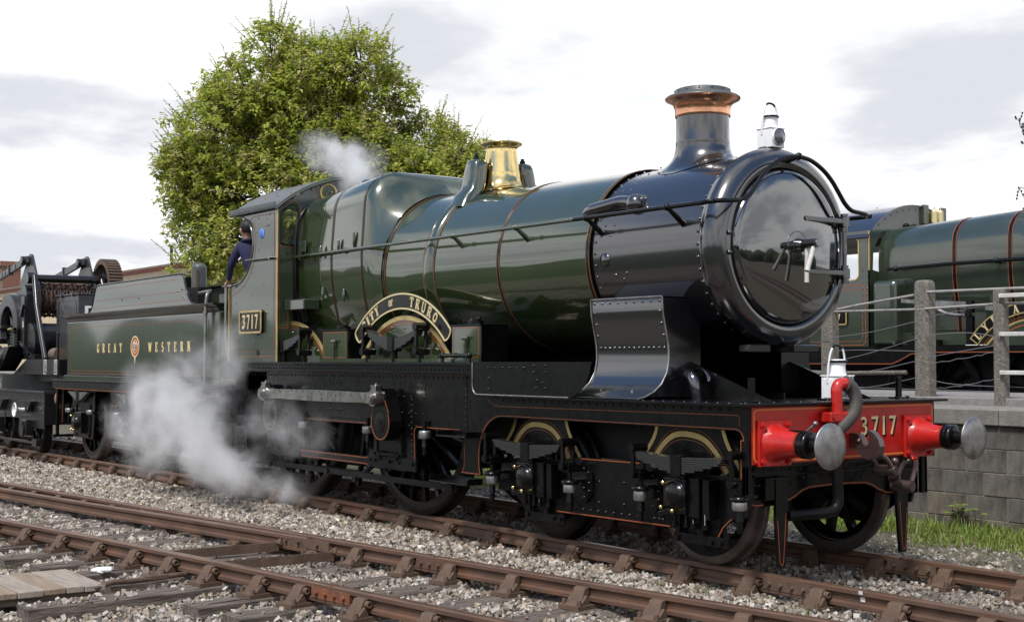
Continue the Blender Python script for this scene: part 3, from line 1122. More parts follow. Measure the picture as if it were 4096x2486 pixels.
def leafy_weed(x, y, h, seed, label):
    rr = random.Random(seed)
    root = empty('leafy_weed', (x, y, -.17), label, 'weed', 'broad leaved weeds at the foot of the wall')
    st_, lf = MB(), MB()
    for k in range(4):
        a = rr.uniform(0, 2 * PI)
        top = Vector((x + math.cos(a) * .09, y + math.sin(a) * .05 - .02, -.17 + h * rr.uniform(.6, 1)))
        st_.tube([(x, y, -.17), (Vector((x, y, -.17)) + top) / 2 + Vector((0, 0, .03)), top], .004, 5)
        for j in range(4):
            b = a + j * 1.6
            d = Vector((math.cos(b), math.sin(b), .15)) * h * .3
            s = Vector((-math.sin(b), math.cos(b), 0)) * h * .12
            lf.add([top, top + d * .5 + s, top + d, top + d * .5 - s], [(0, 1, 2, 3)])
    st_.build('stem', 'grass', root)
    o = lf.build('leaf', 'grass', root)
    for q in root.children:
        me = q.data
        at = me.color_attributes.new('tint', 'FLOAT_COLOR', 'POINT')
        at.data.foreach_set('color', np.tile(np.array([.24, .32, .07, 1], dtype=np.float32), len(me.vertices)))


leafy_weed(-1.05, 3.98, .30, 3, 'larger clump of broad leaved weeds against the block wall')
leafy_weed(-0.80, 3.98, .26, 5, 'smaller clump of broad leaved weeds against the block wall')
mb = MB()
for k in range(3):
    mb.obox((-3.86 + k * .035, -4.42 + k * .02, -.17 + .008 * k), (.16 - k * .03, .07, .03), Matrix.Rotation(.3 + k * .4, 3, 'Z') @ Matrix.Rotation(.2, 3, 'X'))
tag(mb.build('litter', 'paper', org=(-3.86, -4.42, -.2), bevel=.01), 'scrap of crumpled white paper lying on a sleeper near the board crossing', 'litter')

# ================================================================== platform, wall, fence


def platform():
    WY = 4.1
    wall = empty('platform_wall', (-2, WY, -.25), 'grey concrete block wall with concrete coping along the platform edge', 'wall')
    zs = [(.722, .97), (.472, .716), (.222, .466), (-.03, .216), (-.30, -.036)]
    off = [.21, 0.0, .21, .0, .2]
    base = MB().box(-.245, .245, 0, .2, 0, .244)
    protos = {}
    tintr = random.Random(4)
    for k, (z0, z1) in enumerate(zs):
        x = -12.5 + off[k]
        while x < 2.2:
            hgt = z1 - z0
            yy = WY + tintr.uniform(-.006, .006)
            mb = MB().box(x + .004, x + .496 - .004, yy, WY + .2, z0, z1)
            o = mb.build('block', 'block', wall, org=(x, yy, z0), bevel=.006, recalc=False)
            me = o.data
            at = me.color_attributes.new('tint', 'FLOAT_COLOR', 'POINT')
            f = tintr.uniform(.82, 1.16)
            w_ = tintr.uniform(-.008, .008)
            at.data.foreach_set('color', np.tile(np.array([.142 * f + w_, .126 * f, .108 * f - w_, 1], dtype=np.float32), len(me.vertices)))
            x += .5
    MB().box(-12.5, 2.3, WY + .008, WY + .25, -.32, .9705).build('mortar_bed', 'mortar', wall)
    MB().box(-40, -12.5, WY, WY + .25, -.32, .97).build('far_wall_length', 'block', wall)
    x = -14.0
    k = 0
    while x < 2.4:
        MB().box(x + .005, x + 1.215, WY - .045, WY + .9, .971, 1.148 + .003 * (k % 2)).build('coping', 'coping', wall, bevel=.012)
        x += 1.22
        k += 1
    pl = MB().box(-60, 3, WY + .27, 5.02, -.3, .965).box(-60, 3, 5.0, 7.6, -.3, 1.235)
    pl.box(-60, 3, 4.9, 4.998, .966, 1.14)
    pl.build('platform', 'deck', kind='structure', bevel=.01)


platform()


def fence():
    f = empty('platform_fence', (-2.26, 5.1, 1.235), 'concrete post fence with flaking white tube rails and slack wires on the platform', 'fence')
    posts = [(-2.262, 5.12, .205, 2.64), (-3.73, 5.12, .19, 2.62), (-5.14, 6.0, .15, 2.55), (-6.9, 6.3, .15, 2.5)]
    for (x, y, wd, zt) in posts:
        h = wd / 2
        mb = MB()
        secs = []
        for z, s in ((1.2, 1), (zt - .08, 1), (zt - .03, .93), (zt - .005, .75), (zt, .55)):
            q = h * s
            c = q * .35
            secs.append([(x - q + c, y - q, z), (x + q - c, y - q, z), (x + q, y - q + c, z), (x + q, y + q - c, z), (x + q - c, y + q, z), (x - q + c, y + q, z), (x - q, y + q - c, z), (x - q, y - q + c, z)])
        mb.loft(secs, True, False, True)
        mb.build('post', 'concrete', f)
    y0 = 5.0
    mb = MB().tube([(-2.17, y0 + .05, 2.49), (-1.17, y0 + .05, 2.485), (.8, y0 + .05, 2.47)], .017, 8)
    mb.build('rail', 'painted_rail', f)
    mb = MB().tube([(.8, y0 + .03, 2.30), (-1.17, y0 + .03, 2.315), (-2.3, y0 + .03, 2.285), (-3.9, 5.12, 2.30), (-5.1, 5.9, 2.35)], .015, 8)
    mb.build('rail', 'painted_rail', f)
    mb = MB().tube([(-2.36, y0 + .05, 2.46), (-3.2, y0 + .06, 2.37), (-3.9, y0 + .2, 2.30)], .017, 8)
    mb.build('rail', 'painted_rail', f)
    mb = MB().tube([(-2.6, 5.2, 1.52), (-3.7, 5.14, 1.50), (-5.1, 5.9, 1.52)], .026, 8)
    mb.build('rail', 'concrete', f)
    W_ = [[(-2.3, 2.14), (-3.0, 2.02), (-3.75, 1.95)], [(-2.3, 1.93), (-3.1, 1.74), (-3.75, 1.63)], [(-2.2, 1.97), (-1.6, 1.99), (-1.17, 1.93)], [(-1.2, 2.34), (-1.6, 2.27), (-2.2, 2.18)],
          [(-2.2, 1.70), (-1.6, 1.79), (-1.17, 1.85)], [(-2.2, 1.62), (-1.5, 1.72), (-1.17, 1.80)], [(-2.2, 1.45), (-1.7, 1.38), (-.2, 1.36)], [(-2.36, 1.66), (-3.1, 1.53), (-3.9, 1.50)],
          [(-2.36, 1.46), (-3.1, 1.33), (-3.9, 1.30)], [(-1.1, 1.31), (-2.2, 1.315), (-3.8, 1.335)], [(-2.36, 1.78), (-3.2, 1.80), (-3.8, 1.79)], [(-1.1, 1.50), (-1.7, 1.38), (-2.2, 1.32)]]
    for k, pts in enumerate(W_):
        p = catmull([(a, 5.0 + .01 * k, b) for a, b in pts], 8)
        if k in (3, 5, 11):
            p = [q + Vector((0, .008 * math.sin(i * 2.4), .008 * math.cos(i * 2.4))) for i, q in enumerate(p)]
        MB().tube(p, .0042, 5).build('wire', 'wire', f)
    g = empty('bar_fence', (-1.17, 5.05, 1.2), 'slim concrete post carrying three pale horizontal bars beside the thicker fence posts', 'fence')
    MB().box(-1.235, -1.105, 4.97, 5.10, 1.13, 2.485).build('post', 'concrete', g, bevel=.012)
    for z in (2.40, 1.965, 1.53):
        MB().box(-1.13, .9, 4.925, 4.967, z - .024, z + .024).build('bar', 'white_worn', g, bevel=.006)


fence()
# ================================================================== the locomotive
LOCO = empty('steam_locomotive', (-4, 0, RZ1), 'green and black steam locomotive with copper capped chimney and red buffer beam numbered 3717', 'locomotive')
ZC = 2.62                                  # boiler centre line


def ybuild(mb, name, mt, **k):
    return mb.build(name, mt, LOCO, **k)


def mirror(mb):
    m = MB()
    m.v = [(x, -y, z) for x, y, z in mb.v]
    m.f, m.s, m.m = [tuple(reversed(f)) for f in mb.f], list(mb.s), list(mb.m)
    return m


def wheel(cx, cy, r, spokes, parent, side=-1, hub=.14, spoke_w=.045, rim=.075, zr=None, boss=None, mt='black', tyre_mt='black_matt'):
    """spoked wheel whose outer face looks towards side*y; the tyre is its sub-part"""
    zc = (RZ1 if zr is None else zr) + r
    s = side
    mb = MB()
    ri = r - .065                                      # inside of tyre
    mb.lathe([(ri - rim, s * .0), (ri - rim, -s * .10), (ri, -s * .10)], (cx, cy, zc), 'y', 48)
    mb.lathe([(ri - rim, s * .0), (ri, s * .0)], (cx, cy, zc), 'y', 48, sm=False)
    mb.lathe([(.0, s * .03), (hub * .55, s * .03), (hub * .6, s * .015), (hub, s * .015), (hub, -s * .12)], (cx, cy, zc), 'y', 24)
    for i in range(spokes):
        a = 2 * PI * i / spokes + .11
        d = Vector((math.cos(a), 0, math.sin(a)))
        t = Vector((-math.sin(a), 0, math.cos(a)))
        p, q = Vector((cx, cy, zc)) + d * hub * .9, Vector((cx, cy, zc)) + d * (ri - rim + .01)
        w0, w1 = spoke_w * .62, spoke_w * .45
        yo, yi = Vector((0, -s * .012, 0)), Vector((0, -s * .075, 0))
        mb.add([p + t * w0 + yo * 1.5, p - t * w0 + yo * 1.5, q - t * w1 + yo * 1.5, q + t * w1 + yo * 1.5, p + yo * .2, q + yo * .2,
                p + t * w0 + yi, p - t * w0 + yi, q - t * w1 + yi, q + t * w1 + yi],
               [(0, 4, 5, 3), (4, 1, 2, 5), (0, 3, 9, 6), (1, 7, 8, 2), (6, 9, 8, 7)], False)
    if boss:
        mb.plate(boss, cy + s * .005, cy - s * .08)
    w_ = mb.build('wheel', mt, parent)
    t = MB().lathe([(ri, s * .004), (r - .022, s * .004), (r - .016, s * -.004), (r - .004, s * -.012), (r, -s * .02), (r + .003, -s * .085), (r + .012, -s * .098),
                    (r + .03, -s * .105), (r + .03, -s * .125), (r + .01, -s * .135), (ri, -s * .135)], (cx, cy, zc), 'y', 64)
    t.build('tyre', tyre_mt, w_)
    return w_


# ---- wheels
WX = [0.0, -1.981]
DX = [-4.318, -6.908]
for x in WX:
    wheel(x, -.825, .545, 10, LOCO, hub=.12, spoke_w=.075, tyre_mt='tread' if x == 0 else 'black_matt')
    wheel(x, .825, .545, 10, LOCO, side=1, hub=.12, spoke_w=.075, tyre_mt='tread' if x == 0 else 'black_matt')
    ybuild(MB().cyl((x, -1.1, RZ1 + .545), (x, 1.1, RZ1 + .545), .075, n=14), 'axle', 'black_matt')
for x in DX:
    wheel(x, -.83, 1.0, 20, LOCO, hub=.2, spoke_w=.06, rim=.07)
    wheel(x, .83, 1.0, 20, LOCO, side=1, hub=.2, spoke_w=.06, rim=.07)
    ybuild(MB().cyl((x, -1.15, 1.02), (x, 1.15, 1.02), .10, n=16), 'axle', 'black_matt')

# ---- main outside frames
cut = arc(.60, 1.065, .07, 0, 90, 5) + [(-2.40, 1.135)] + arc(-2.42, .77, .365, 90, 180, 8) + [(-2.785, .66), (-2.765, .56), (-3.10, .56), (-3.06, .64), (-3.055, .90), (-3.10, .972)]
outer = ([(-8.3, 1.62), (-2.70, 1.62), (-2.70, 1.322), (.70, 1.322), (.70, .56), (.67, .56)] + cut
         + [(-3.90, .97)] + arc(-3.90, .92, .05, 90, 180, 4) + [(-3.935, .55), (-4.86, .55), (-4.9, .53), (-6.45, .53), (-6.5, .55), (-7.36, .55), (-7.37, .97), (-8.3, .97)])
hole = list(reversed(arc(-4.93, .922, .05, 0, 90, 4) + [(-6.50, .972), (-6.50, .622), (-4.88, .622)]))
horn = list(reversed(rrect(-4.66, -4.22, .66, .86, .02, 2)))
horn2 = list(reversed(rrect(-7.24, -6.82, .66, .86, .02, 2)))
fr = MB().plate(outer, -1.10, -1.072, 'y', [hole, horn, horn2])
ybuild(fr, 'outside_frame', 'black', bevel=.004)
ybuild(mirror(fr), 'outside_frame', 'black')
ln = MB()
ln.line([(.655, .57), (.655, 1.06)] + arc(.60, 1.065, .083, 0, 90, 5) + [(-2.40, 1.148)] + arc(-2.42, .77, .378, 90, 180, 8) + [(-2.80, .66), (-2.78, .575), (-3.085, .575), (-3.045, .64), (-3.04, .86)], .0075, -1.1026)
ln.line([(-3.12, .985), (-3.90, .985)] + arc(-3.90, .92, .065, 90, 180, 4) + [(-3.95, .62)], .0075, -1.1026)
ln.line([(-6.5, .985), (-4.93, .985)] + arc(-4.93, .922, .063, 90, 0, 4) + [(-4.865, .63)], .0075, -1.1026)
ln.line([(-6.5, .608), (-4.95, .608), (-4.90, .622)], .008, -1.1026)
ln.line([(-6.5, .545), (-4.95, .545), (-4.89, .52)], .008, -1.1026)
ln.line([(-2.46, 1.235), (.62, 1.252)] + arc(.62, 1.232, .02, 90, 0, 3) + [(.64, 1.17)], .006, -1.1026)
ln.line([(-2.66, 1.32), (-2.62, 1.28), (-2.55, 1.245), (-2.46, 1.235)], .006, -1.1026)
ln.line([(-8.2, 1.528), (-2.75, 1.528)], .006, -1.1026)
ybuild(ln, 'lining', 'orange')
rv = MB()
for (xa, xb, z, k) in ((-7.9, -2.8, 1.495, 58), (-6.7, -3.78, 1.29, 24), (-6.6, -4.85, 1.03, 24), (-4.2, -3.8, 1.12, 4), (-4.2, -3.8, .99, 4)):
    rv.rivets((xa, -1.1, z), (xb, -1.1, z), k, (0, -1, 0), .0135)
for (x, za, zb, k) in ((-3.02, 1.03, 1.50, 9), (-4.02, .72, 1.26, 10), (-5.55, 1.03, 1.49, 6), (-5.72, 1.03, 1.49, 6)):
    rv.rivets((x, -1.1, za), (x, -1.1, zb), k, (0, -1, 0), .0145)
for x in (-5.78, -5.70, -5.62, -5.54):
    for z in (1.42, 1.11):
        rv.rivet((x, -1.1, z), (0, -1, 0), .014)
for x in np.arange(-2.4, .6, .105):
    rv.rivet((x, -1.1, 1.292), (0, -1, 0), .013)
ybuild(rv, 'frame_rivets', 'black', kind='stuff')
ybuild(MB().box(-3.757, -3.745, -1.103, -1.1, .985, 1.53).box(-3.03, -3.0, -1.104, -1.1, 1.0, 1.52), 'frame_joint', 'black_matt')
# valance under the high footplate
ybuild(MB().box(-8.3, -2.72, -1.185, -1.171, 1.537, 1.618).box(-8.3, -2.72, -1.17, -1.103, 1.60, 1.618), 'valance', 'black', bevel=.003)
rv = MB()
rv.rivets((-8.2, -1.185, 1.578), (-2.8, -1.185, 1.578), 76, (0, -1, 0), .0135)
rv.rivets((-8.2, -1.22, 1.645), (-2.8, -1.22, 1.645), 60, (0, 0, 1), .012)
for x in np.arange(-2.5, .75, .12):
    rv.rivet((x, -1.19, 1.345), (0, 0, 1), .013)
for y in np.arange(-1.1, 1.15, .155):
    rv.rivet((.70, y, 1.345), (0, 0, 1), .014)
ybuild(rv, 'footplate_rivets', 'black', kind='stuff')
ybuild(MB().box(-8.35, -2.70, -1.23, 1.23, 1.619, 1.645), 'footplate', 'black', bevel=.004)
ybuild(MB().box(-2.72, .825, -1.23, 1.23, 1.323, 1.345), 'footplate', 'black', bevel=.004)
# drop sheet at the step in the footplate
sh = [(-2.712, 1.655)] + [(-2.712, 1.43)] + arc(-2.63, 1.428, .082, 180, 270, 5) + [(-1.20, 1.346), (-1.10, 1.40), (-1.02, 1.47), (-.97, 1.56), (-.95, 1.655)]
dm = MB().plate(sh, -1.236, -1.224)
ybuild(dm, 'drop_sheet', 'black', bevel=.003)
ybuild(mirror(dm), 'drop_sheet', 'black')
ybuild(MB().tube([(-2.712, -1.238, 1.65), (-2.712, -1.238, 1.43)] + [(a, -1.238, b) for a, b in arc(-2.63, 1.428, .082, 180, 270, 5)] + [(-1.25, -1.238, 1.346)], .008, 6), 'sheet_edge', 'steel_dull')
rv = MB()
rv.rivets((-2.45, -1.236, 1.60), (-2.0, -1.236, 1.60), 5, (0, -1, 0), .014)
for q in ((-2.45, 1.5), (-2.45, 1.40), (-1.75, 1.56), (-1.75, 1.62), (-1.58, 1.56), (-1.58, 1.62), (-1.7, 1.49), (-1.62, 1.47), (-1.72, 1.42), (-1.58, 1.42), (-1.9, 1.6)):
    rv.rivet((q[0], -1.236, q[1]), (0, -1, 0), .015)
ybuild(rv, 'sheet_rivets', 'black', kind='stuff')

# ---- inside: black blocks put in to give the darkness between the wheels
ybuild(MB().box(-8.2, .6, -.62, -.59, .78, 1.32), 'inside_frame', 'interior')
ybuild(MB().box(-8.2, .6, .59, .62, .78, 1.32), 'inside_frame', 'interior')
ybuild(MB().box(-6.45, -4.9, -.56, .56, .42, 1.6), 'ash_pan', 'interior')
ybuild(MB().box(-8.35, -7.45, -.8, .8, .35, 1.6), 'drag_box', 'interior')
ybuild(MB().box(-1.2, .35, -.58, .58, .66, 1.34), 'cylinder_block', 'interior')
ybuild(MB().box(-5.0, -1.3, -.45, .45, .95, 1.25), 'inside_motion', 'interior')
# brake hangers and ash pan seen between the drivers
ybuild(MB().obox((-5.62, -.75, .62), (.05, .05, .8), Matrix.Rotation(.25, 3, 'Y')).obox((-5.5, -.72, .45), (.5, .04, .05), Matrix.Rotation(-.5, 3, 'Y')).box(-6.7, -5.2, -.9, -.86, .36, .42), 'brake_gear', 'black_matt')

# ---- cranks, coupling rod
CZ, RZP, YR = 1.02, 1.275, -1.30
for x in DX:
    mb = MB()
    pl = arc(x, CZ, .195, 180, 360, 14) + arc(x, RZP, .10, 0, 180, 10)
    pl = [(x - .195, CZ)] + pl[1:14] + [(x + .195, CZ + .02), (x + .105, RZP)] + arc(x, RZP, .105, 0, 180, 10)[1:-1] + [(x - .105, RZP)]
    mb.plate(pl, YR, -1.15)
    mb.lathe([(0, -.004), (.05, -.004), (.05, -.001)], (x, YR, CZ), 'y', 18)
    c = ybuild(mb, 'crank', 'black', bevel=.006)
    l = MB()
    l.line([(a, b) for a, b in arc(x, CZ, .178, 150, 390, 24)], .009, YR - .0026)
    l.line([(x - .17, CZ + .1), (x - .09, RZP - .02)], .009, YR - .0026).line([(x + .17, CZ + .1), (x + .09, RZP - .02)], .009, YR - .0026)
    l.build('lining', 'orange', c)
    MB().lathe([(.03, -.006), (.09, -.006), (.105, -.001)], (x, YR, CZ), 'y', 20).cyl((x, YR - .012, CZ), (x, YR, CZ), .028, n=12).build('crank_boss', 'black_matt', c)
mb = MB()
x0, x1 = DX[1], DX[0]
secs = []
for t in np.linspace(0, 1, 11):
    x = x0 + .06 + (x1 - x0 - .12) * t
    hh = .050 + .012 * math.sin(PI * t) + (.012 if t in (0, 1) else 0)
    secs.append([(x, -1.378, RZP - hh), (x, -1.378, RZP + hh), (x, -1.318, RZP + hh), (x, -1.318, RZP - hh)])
mb.loft(secs, True, False, True)
rod = ybuild(mb, 'coupling_rod', 'steel', bevel=.004)
for x in DX:
    e = MB().cyl((x, -1.40, RZP), (x, -1.305, RZP), .088, n=24)
    e.box(x - .052, x + .052, -1.39, -1.312, RZP + .05, RZP + .128)
    e.box(x - .06, x + .06, -1.394, -1.310, RZP + .125, RZP + .135)
    e.cyl((x, -1.35, RZP + .13), (x, -1.35, RZP + .155), .016, n=8)
    b = e.build('rod_bearing', 'steel', rod, bevel=.005)
    MB().cyl((x, -1.43, RZP), (x, -1.402, RZP), .066, n=8).cyl((x, -1.442, RZP), (x, -1.43, RZP), .044, n=16).build('crank_pin_nut', 'steel_dull', rod)

# horn stays under the cranks
for x in DX:
    mb = MB()
    mb.box(x - .56, x + .42, -1.125, -1.10, .52, .648)
    mb.box(x - .40, x + .16, -1.14, -1.101, .655, .69)
    mb.box(x - .40, x - .345, -1.14, -1.101, .66, .90).box(x + .10, x + .155, -1.14, -1.101, .66, .90)
    mb.box(x - .335, x + .09, -1.12, -1.075, .70, 1.2)
    for dx in (-.5, -.4, -.1, .1, .36):
        mb.cyl((x + dx, -1.145, .60), (x + dx, -1.12, .60), .022, n=6)
    for dx in (-.3, .05):
        mb.cyl((x + dx, -1.13, .70), (x + dx, -1.13, .61), .022, n=6)
    ybuild(mb, 'horn_stay', 'black_matt', bevel=.003)


def cup(x, z0, z1, y=-1.13, r=.058, parent=LOCO, nut=True, top=True, sq=False):
    """spring hanger bolt with its bright rubber cup"""
    mb = MB()
    mb.cyl((x, y, z0 - .17), (x, y, z1 + .10), .02, n=8)
    if nut:
        mb.cyl((x, y, z0 - .085), (x, y, z0 - .005), .036, .03, n=6).cyl((x, y, z0 - .15), (x, y, z0 - .10), .027, n=6)
    if top:
        mb.lathe([(.04, .045), (r * 1.25, .03), (r * 1.32, .012), (r * 1.2, 0), (.01, 0)], (x, y, z1), 'z', 18)
    h = mb.build('hanger_bolt', 'black', parent)
    c = MB()
    c.lathe([(.01, z0), (r * .9, z0), (r, z0 + .012), (r, z1 - .012), (r * .95, z1), (.01, z1)], (x, y, 0), 'z', 18)
    c.build('rubber_cup', 'alu', h)


for x, z0, z1 in ((-6.36, .877, .952), (-4.862, .877, .954), (-3.717, .873, .954)):
    cup(x, z0, z1, -1.13, .062, top=False)

# ---- footsteps
for (xa, xb, z, t) in ((-3.27, -2.77, .925, .028), (-3.40, -2.74, .475, .045)):
    mb = MB().box(xa, xb, -1.28, -1.09, z, z + .014)
    for xx in (xa, xb):
        mb.box(xx - .006, xx + .006, -1.28, -1.105, z, z + .06)
    mb.box(xa, xb, -1.105, -1.094, z, z + .06)
    mb.cyl((xa, -1.28, z + .007), (xb, -1.28, z + .007), .009, n=6)
    ybuild(mb, 'footstep', 'black', bevel=.003)
mb = MB().box(-8.0, -3.12, -1.145, -1.128, .385, .445)
for x in (-3.2, -5.75, -7.2):
    mb.cyl((x, -1.165, .415), (x, -1.12, .415), .035, n=12)
mb.obox((-4.95, -1.12, .46), (.42, .02, .035), Matrix.Rotation(-.55, 3, 'Y')).box(-5.19, -5.10, -1.15, -1.12, .33, .40)
ybuild(mb, 'pull_rod', 'black_matt', bevel=.003)
mb = MB()
mb.plate([(-8.14, .84), (-7.74, .84), (-7.76, .66), (-7.70, .44), (-8.16, .44), (-8.12, .66)], -1.20, -1.185)
mb.box(-8.62, -7.72, -1.33, -1.17, .395, .410).box(-8.62, -8.60, -1.33, -1.19, .40, .45).box(-7.74, -7.72, -1.33, -1.19, .40, .46).box(-8.6, -7.74, -1.195, -1.18, .40, .46)
mb.tube([(-8.62, -1.33, .40), (-8.66, -1.30, .34), (-8.60, -1.25, .31), (-8.2, -1.22, .34), (-7.75, -1.2, .36)], .016, 6)
mb.box(-8.60, -7.78, -1.32, -1.17, .85, .864).box(-8.60, -8.59, -1.32, -1.18, .85, .91).box(-7.79, -7.78, -1.32, -1.18, .85, .91)
mb.box(-8.3, -7.4, -1.10, -1.07, .85, 1.6)
for z in (.62, .70):
    for x in (-8.0, -7.92, -7.84):
        mb.rivet((x, -1.2, z), (0, -1, 0), .012)
ybuild(mb, 'cab_footstep', 'black', bevel=.003)

# ---- springs above the high footplate


def leaf_spring(cx, y, zmid, half, rise, leaves, lt, wid, parent, name='leaf_spring', mt='spring', invert=False, shrink=.80):
    """stack of curved leaves, longest on top; the ends stand rise above the middle"""
    mb = MB()
    for k in range(leaves):
        hl = half * (1 - .03 * k - (shrink - .2) * (max(0, k - 3) / max(1, leaves - 4)) ** 1.15) if shrink < .9 else half * (1 - shrink * k / leaves)
        n = 12
        secs = []
        for i in range(n + 1):
            x = -hl + 2 * hl * i / n
            z = zmid - k * (lt + .003) + rise * (x / half) ** 2
            secs.append([(cx + x, y - wid / 2, z), (cx + x, y + wid / 2, z), (cx + x, y + wid / 2, z - lt), (cx + x, y - wid / 2, z - lt)])
        mb.loft(secs, True, False, True)
    s = mb.build(name, mt, parent)
    b = MB().box(cx - .058, cx + .058, y - wid / 2 - .014, y + wid / 2 + .014, zmid - leaves * (lt + .003) - .012, zmid + .014)
    b.build('spring_buckle', 'black', s, bevel=.004)
    return s


for cx in (-4.334, -6.90):
    y = -1.12
    s = leaf_spring(cx, y, 1.905, .52, .10, 8, .0135, .09, LOCO)
    ybuild(MB().cyl((cx, y, 1.645), (cx, y, 1.80), .035, n=10), 'spring_post', 'black')
    for sx in (-.555, .525):
        x = cx + sx
        mb = MB()
        mb.cyl((x, y, 1.645), (x, y, 1.76), .030, n=8)
        mb.cyl((x, y - .085, 1.765), (x, y + .085, 1.765), .042, n=12)
        mb.cyl((x, y - .085, 2.015), (x, y + .085, 2.015), .042, n=12)
        for yy in (-.06, .06):
            mb.box(x - .022, x + .022, y + yy - .012, y + yy + .012, 1.76, 2.02)
        mb.box(x - .045, x + .045, y - .05, y + .05, 1.74, 1.79)
        mb.build('spring_hanger', 'black', LOCO, bevel=.003)

# ---- splashers, nameplate, sandboxes
YS = -1.0
for i, cx in enumerate(DX):
    top = [(a, b) for a, b in arc(cx, CZ, 1.115, 34, 146, 36)]
    mb = MB().plate([(cx + .92, 1.646)] + top + [(cx - .92, 1.646)], YS, YS + .012)
    sp = ybuild(mb, 'splasher', 'green')
    MB().lathe([(1.118, 0), (1.118, .42)], (cx, YS, CZ), 'y', 40, R(33.5), R(146.5)).build('splasher_top', 'black', sp)
    b = MB()
    n = 40
    pa, pb = arc(cx, CZ, 1.125, 33.5, 146.5, n), arc(cx, CZ, 1.078, 33.5, 146.5, n)
    b.plate(pa + list(reversed(pb)), YS - .010, YS - .0005)
    b.build('brass_arch', 'brass_paint', sp)
    l = MB().line(arc(cx, CZ, 1.06, 35, 145, 36), .010, YS - .003).line(arc(cx, CZ, 1.03, 36, 144, 36), .006, YS - .003)
    l.build('lining', 'orange', sp)
    rv = MB()
    for a in np.linspace(50, 130, 7):
        rv.rivet((cx + .99 * math.cos(R(a)), YS, CZ + .99 * math.sin(R(a))), (0, -1, 0), .014)
    rv.build('splasher_rivets', 'green', sp, kind='stuff')
for cx in DX:
    top = arc(cx, CZ, 1.115, 34, 146, 24)
    fs_ = ybuild(MB().plate([(cx + .92, 1.646)] + top + [(cx - .92, 1.646)], 1.0, .988), 'splasher', 'green')
    MB().lathe([(1.118, 0), (1.118, -.42)], (cx, 1.0, CZ), 'y', 30, R(33.5), R(146.5)).build('splasher_top', 'black', fs_)
ybuild(MB().box(-3.24, -2.745, .80, 1.12, 1.647, 2.005), 'sandbox', 'green', bevel=.006)
ybuild(MB().box(-5.92, -5.35, .80, 1.12, 1.647, 2.005), 'sandbox', 'green', bevel=.006)
ybuild(MB().box(-5.3, -1.38, .30, .34, 1.3, 1.95).box(-2.72, -1.3, .60, .64, 1.34, 2.05), 'dark_screen', 'interior')  # added dark sheets that shut out the bright gap under the boiler
cx = DX[0]
NA, NB, RI, RO = 43, 137, 1.19, 1.362


def arch_shape(ri, ro, a0, a1, rr):
    """ring sector with rounded ends"""
    p = arc(cx, CZ, ro, a0 + 2.2, a1 - 2.2, 40)
    e = (ro - ri) / 2
    rm = (ro + ri) / 2

    def end(a, s):
        out = []
        for k in range(1, 8):
            t = R(90 - 180 * k / 8)
            rad = rm + e * math.sin(t)
            an = R(a) + s * e * .55 * math.cos(t) / rm
            out.append((cx + rad * math.cos(an), CZ + rad * math.sin(an)))
        return out
    return p + end(a1 - 2.2, 1) + list(reversed(arc(cx, CZ, ri, a0 + 2.2, a1 - 2.2, 40))) + list(reversed(end(a0 + 2.2, -1)))


np_ = ybuild(MB().plate(arch_shape(RI, RO, NA, NB, 0), YS - .050, YS - .032), 'nameplate', 'black')
MB().line(arch_shape(RI + .008, RO - .008, NA + .4, NB - .4, 0), .017, YS - .0585, t=.009, closed=True).build('plate_border', 'brass_letter', np_)
mb = MB()
hh, y_ = .105, YS - .0505
arc_text(np_, 'letter', 'brass_letter', 'CITY', (cx, CZ), RI + .034, 119.5, y_, hh, .008, 1.02, .33)
arc_text(np_, 'letter', 'brass_letter', 'OF', (cx, CZ), RI + .052, 99.0, y_, hh * .66, .008, .85, .12)
arc_text(np_, 'letter', 'brass_letter', 'TRURO', (cx, CZ), RI + .034, 69.0, y_, hh, .008, 1.02, .36)
for (xa, xb) in ((-3.24, -2.745), (-5.92, -5.35)):
    y = -1.12
    s = ybuild(MB().box(xa, xb, y, -.80, 1.647, 2.005), 'sandbox', 'green', bevel=.006)
    s2 = MB().box(xb - .002, xb + .012, y + .004, -.80, 1.65, 2.0).build('sandbox_end', 'black', s)
    MB().box(xa - .012, xb + .012, y - .012, -.79, 2.005, 2.02).build('sandbox_top', 'black', s, bevel=.003)
    MB().line(rrect(xa + .03, xb - .03, 1.70, 1.985, .02, 2), .007, y - .0025, closed=True).build('lining', 'orange', s)
    xm = (xa + xb) / 2
    MB().cyl((xm, -1.0, 2.02), (xm, -1.0, 2.055), .08, n=16).cyl((xm, -1.0, 2.055), (xm, -1.0, 2.075), .05, n=12).obox((xm + .04, -1.0, 2.085), (.08, .02, .02)).build('sand_filler', 'black', s)
    MB().cyl((xm + .02, y - .02, 1.69), (xm + .02, y - .02, 1.90), .014, n=8).cyl((xm - .03, y - .02, 1.885), (xm + .07, y - .02, 1.885), .02, n=8).cyl((xm + .02, y - .02, 1.80), (xm + .02, y - .02, 1.83), .022, n=8).build('sand_lever', 'green', s)
ybuild(MB().box(-5.95, -2.75, -1.135, -1.12, 1.646, 1.688).box(-5.35, -3.25, -1.12, -.98, 1.646, 1.66), 'angle_strip', 'green', bevel=.003)
mb = MB()
for x in (-3.29, -2.82):
    mb.cyl((x, -1.2, 1.645), (x, -1.2, 1.715), .022, .018, n=10).sphere((x, -1.2, 1.715), .034, 10, 6)
mb.cyl((-3.29, -1.2, 1.715), (-2.82, -1.2, 1.715), .022, n=10)
ybuild(mb, 'step_handrail', 'black')

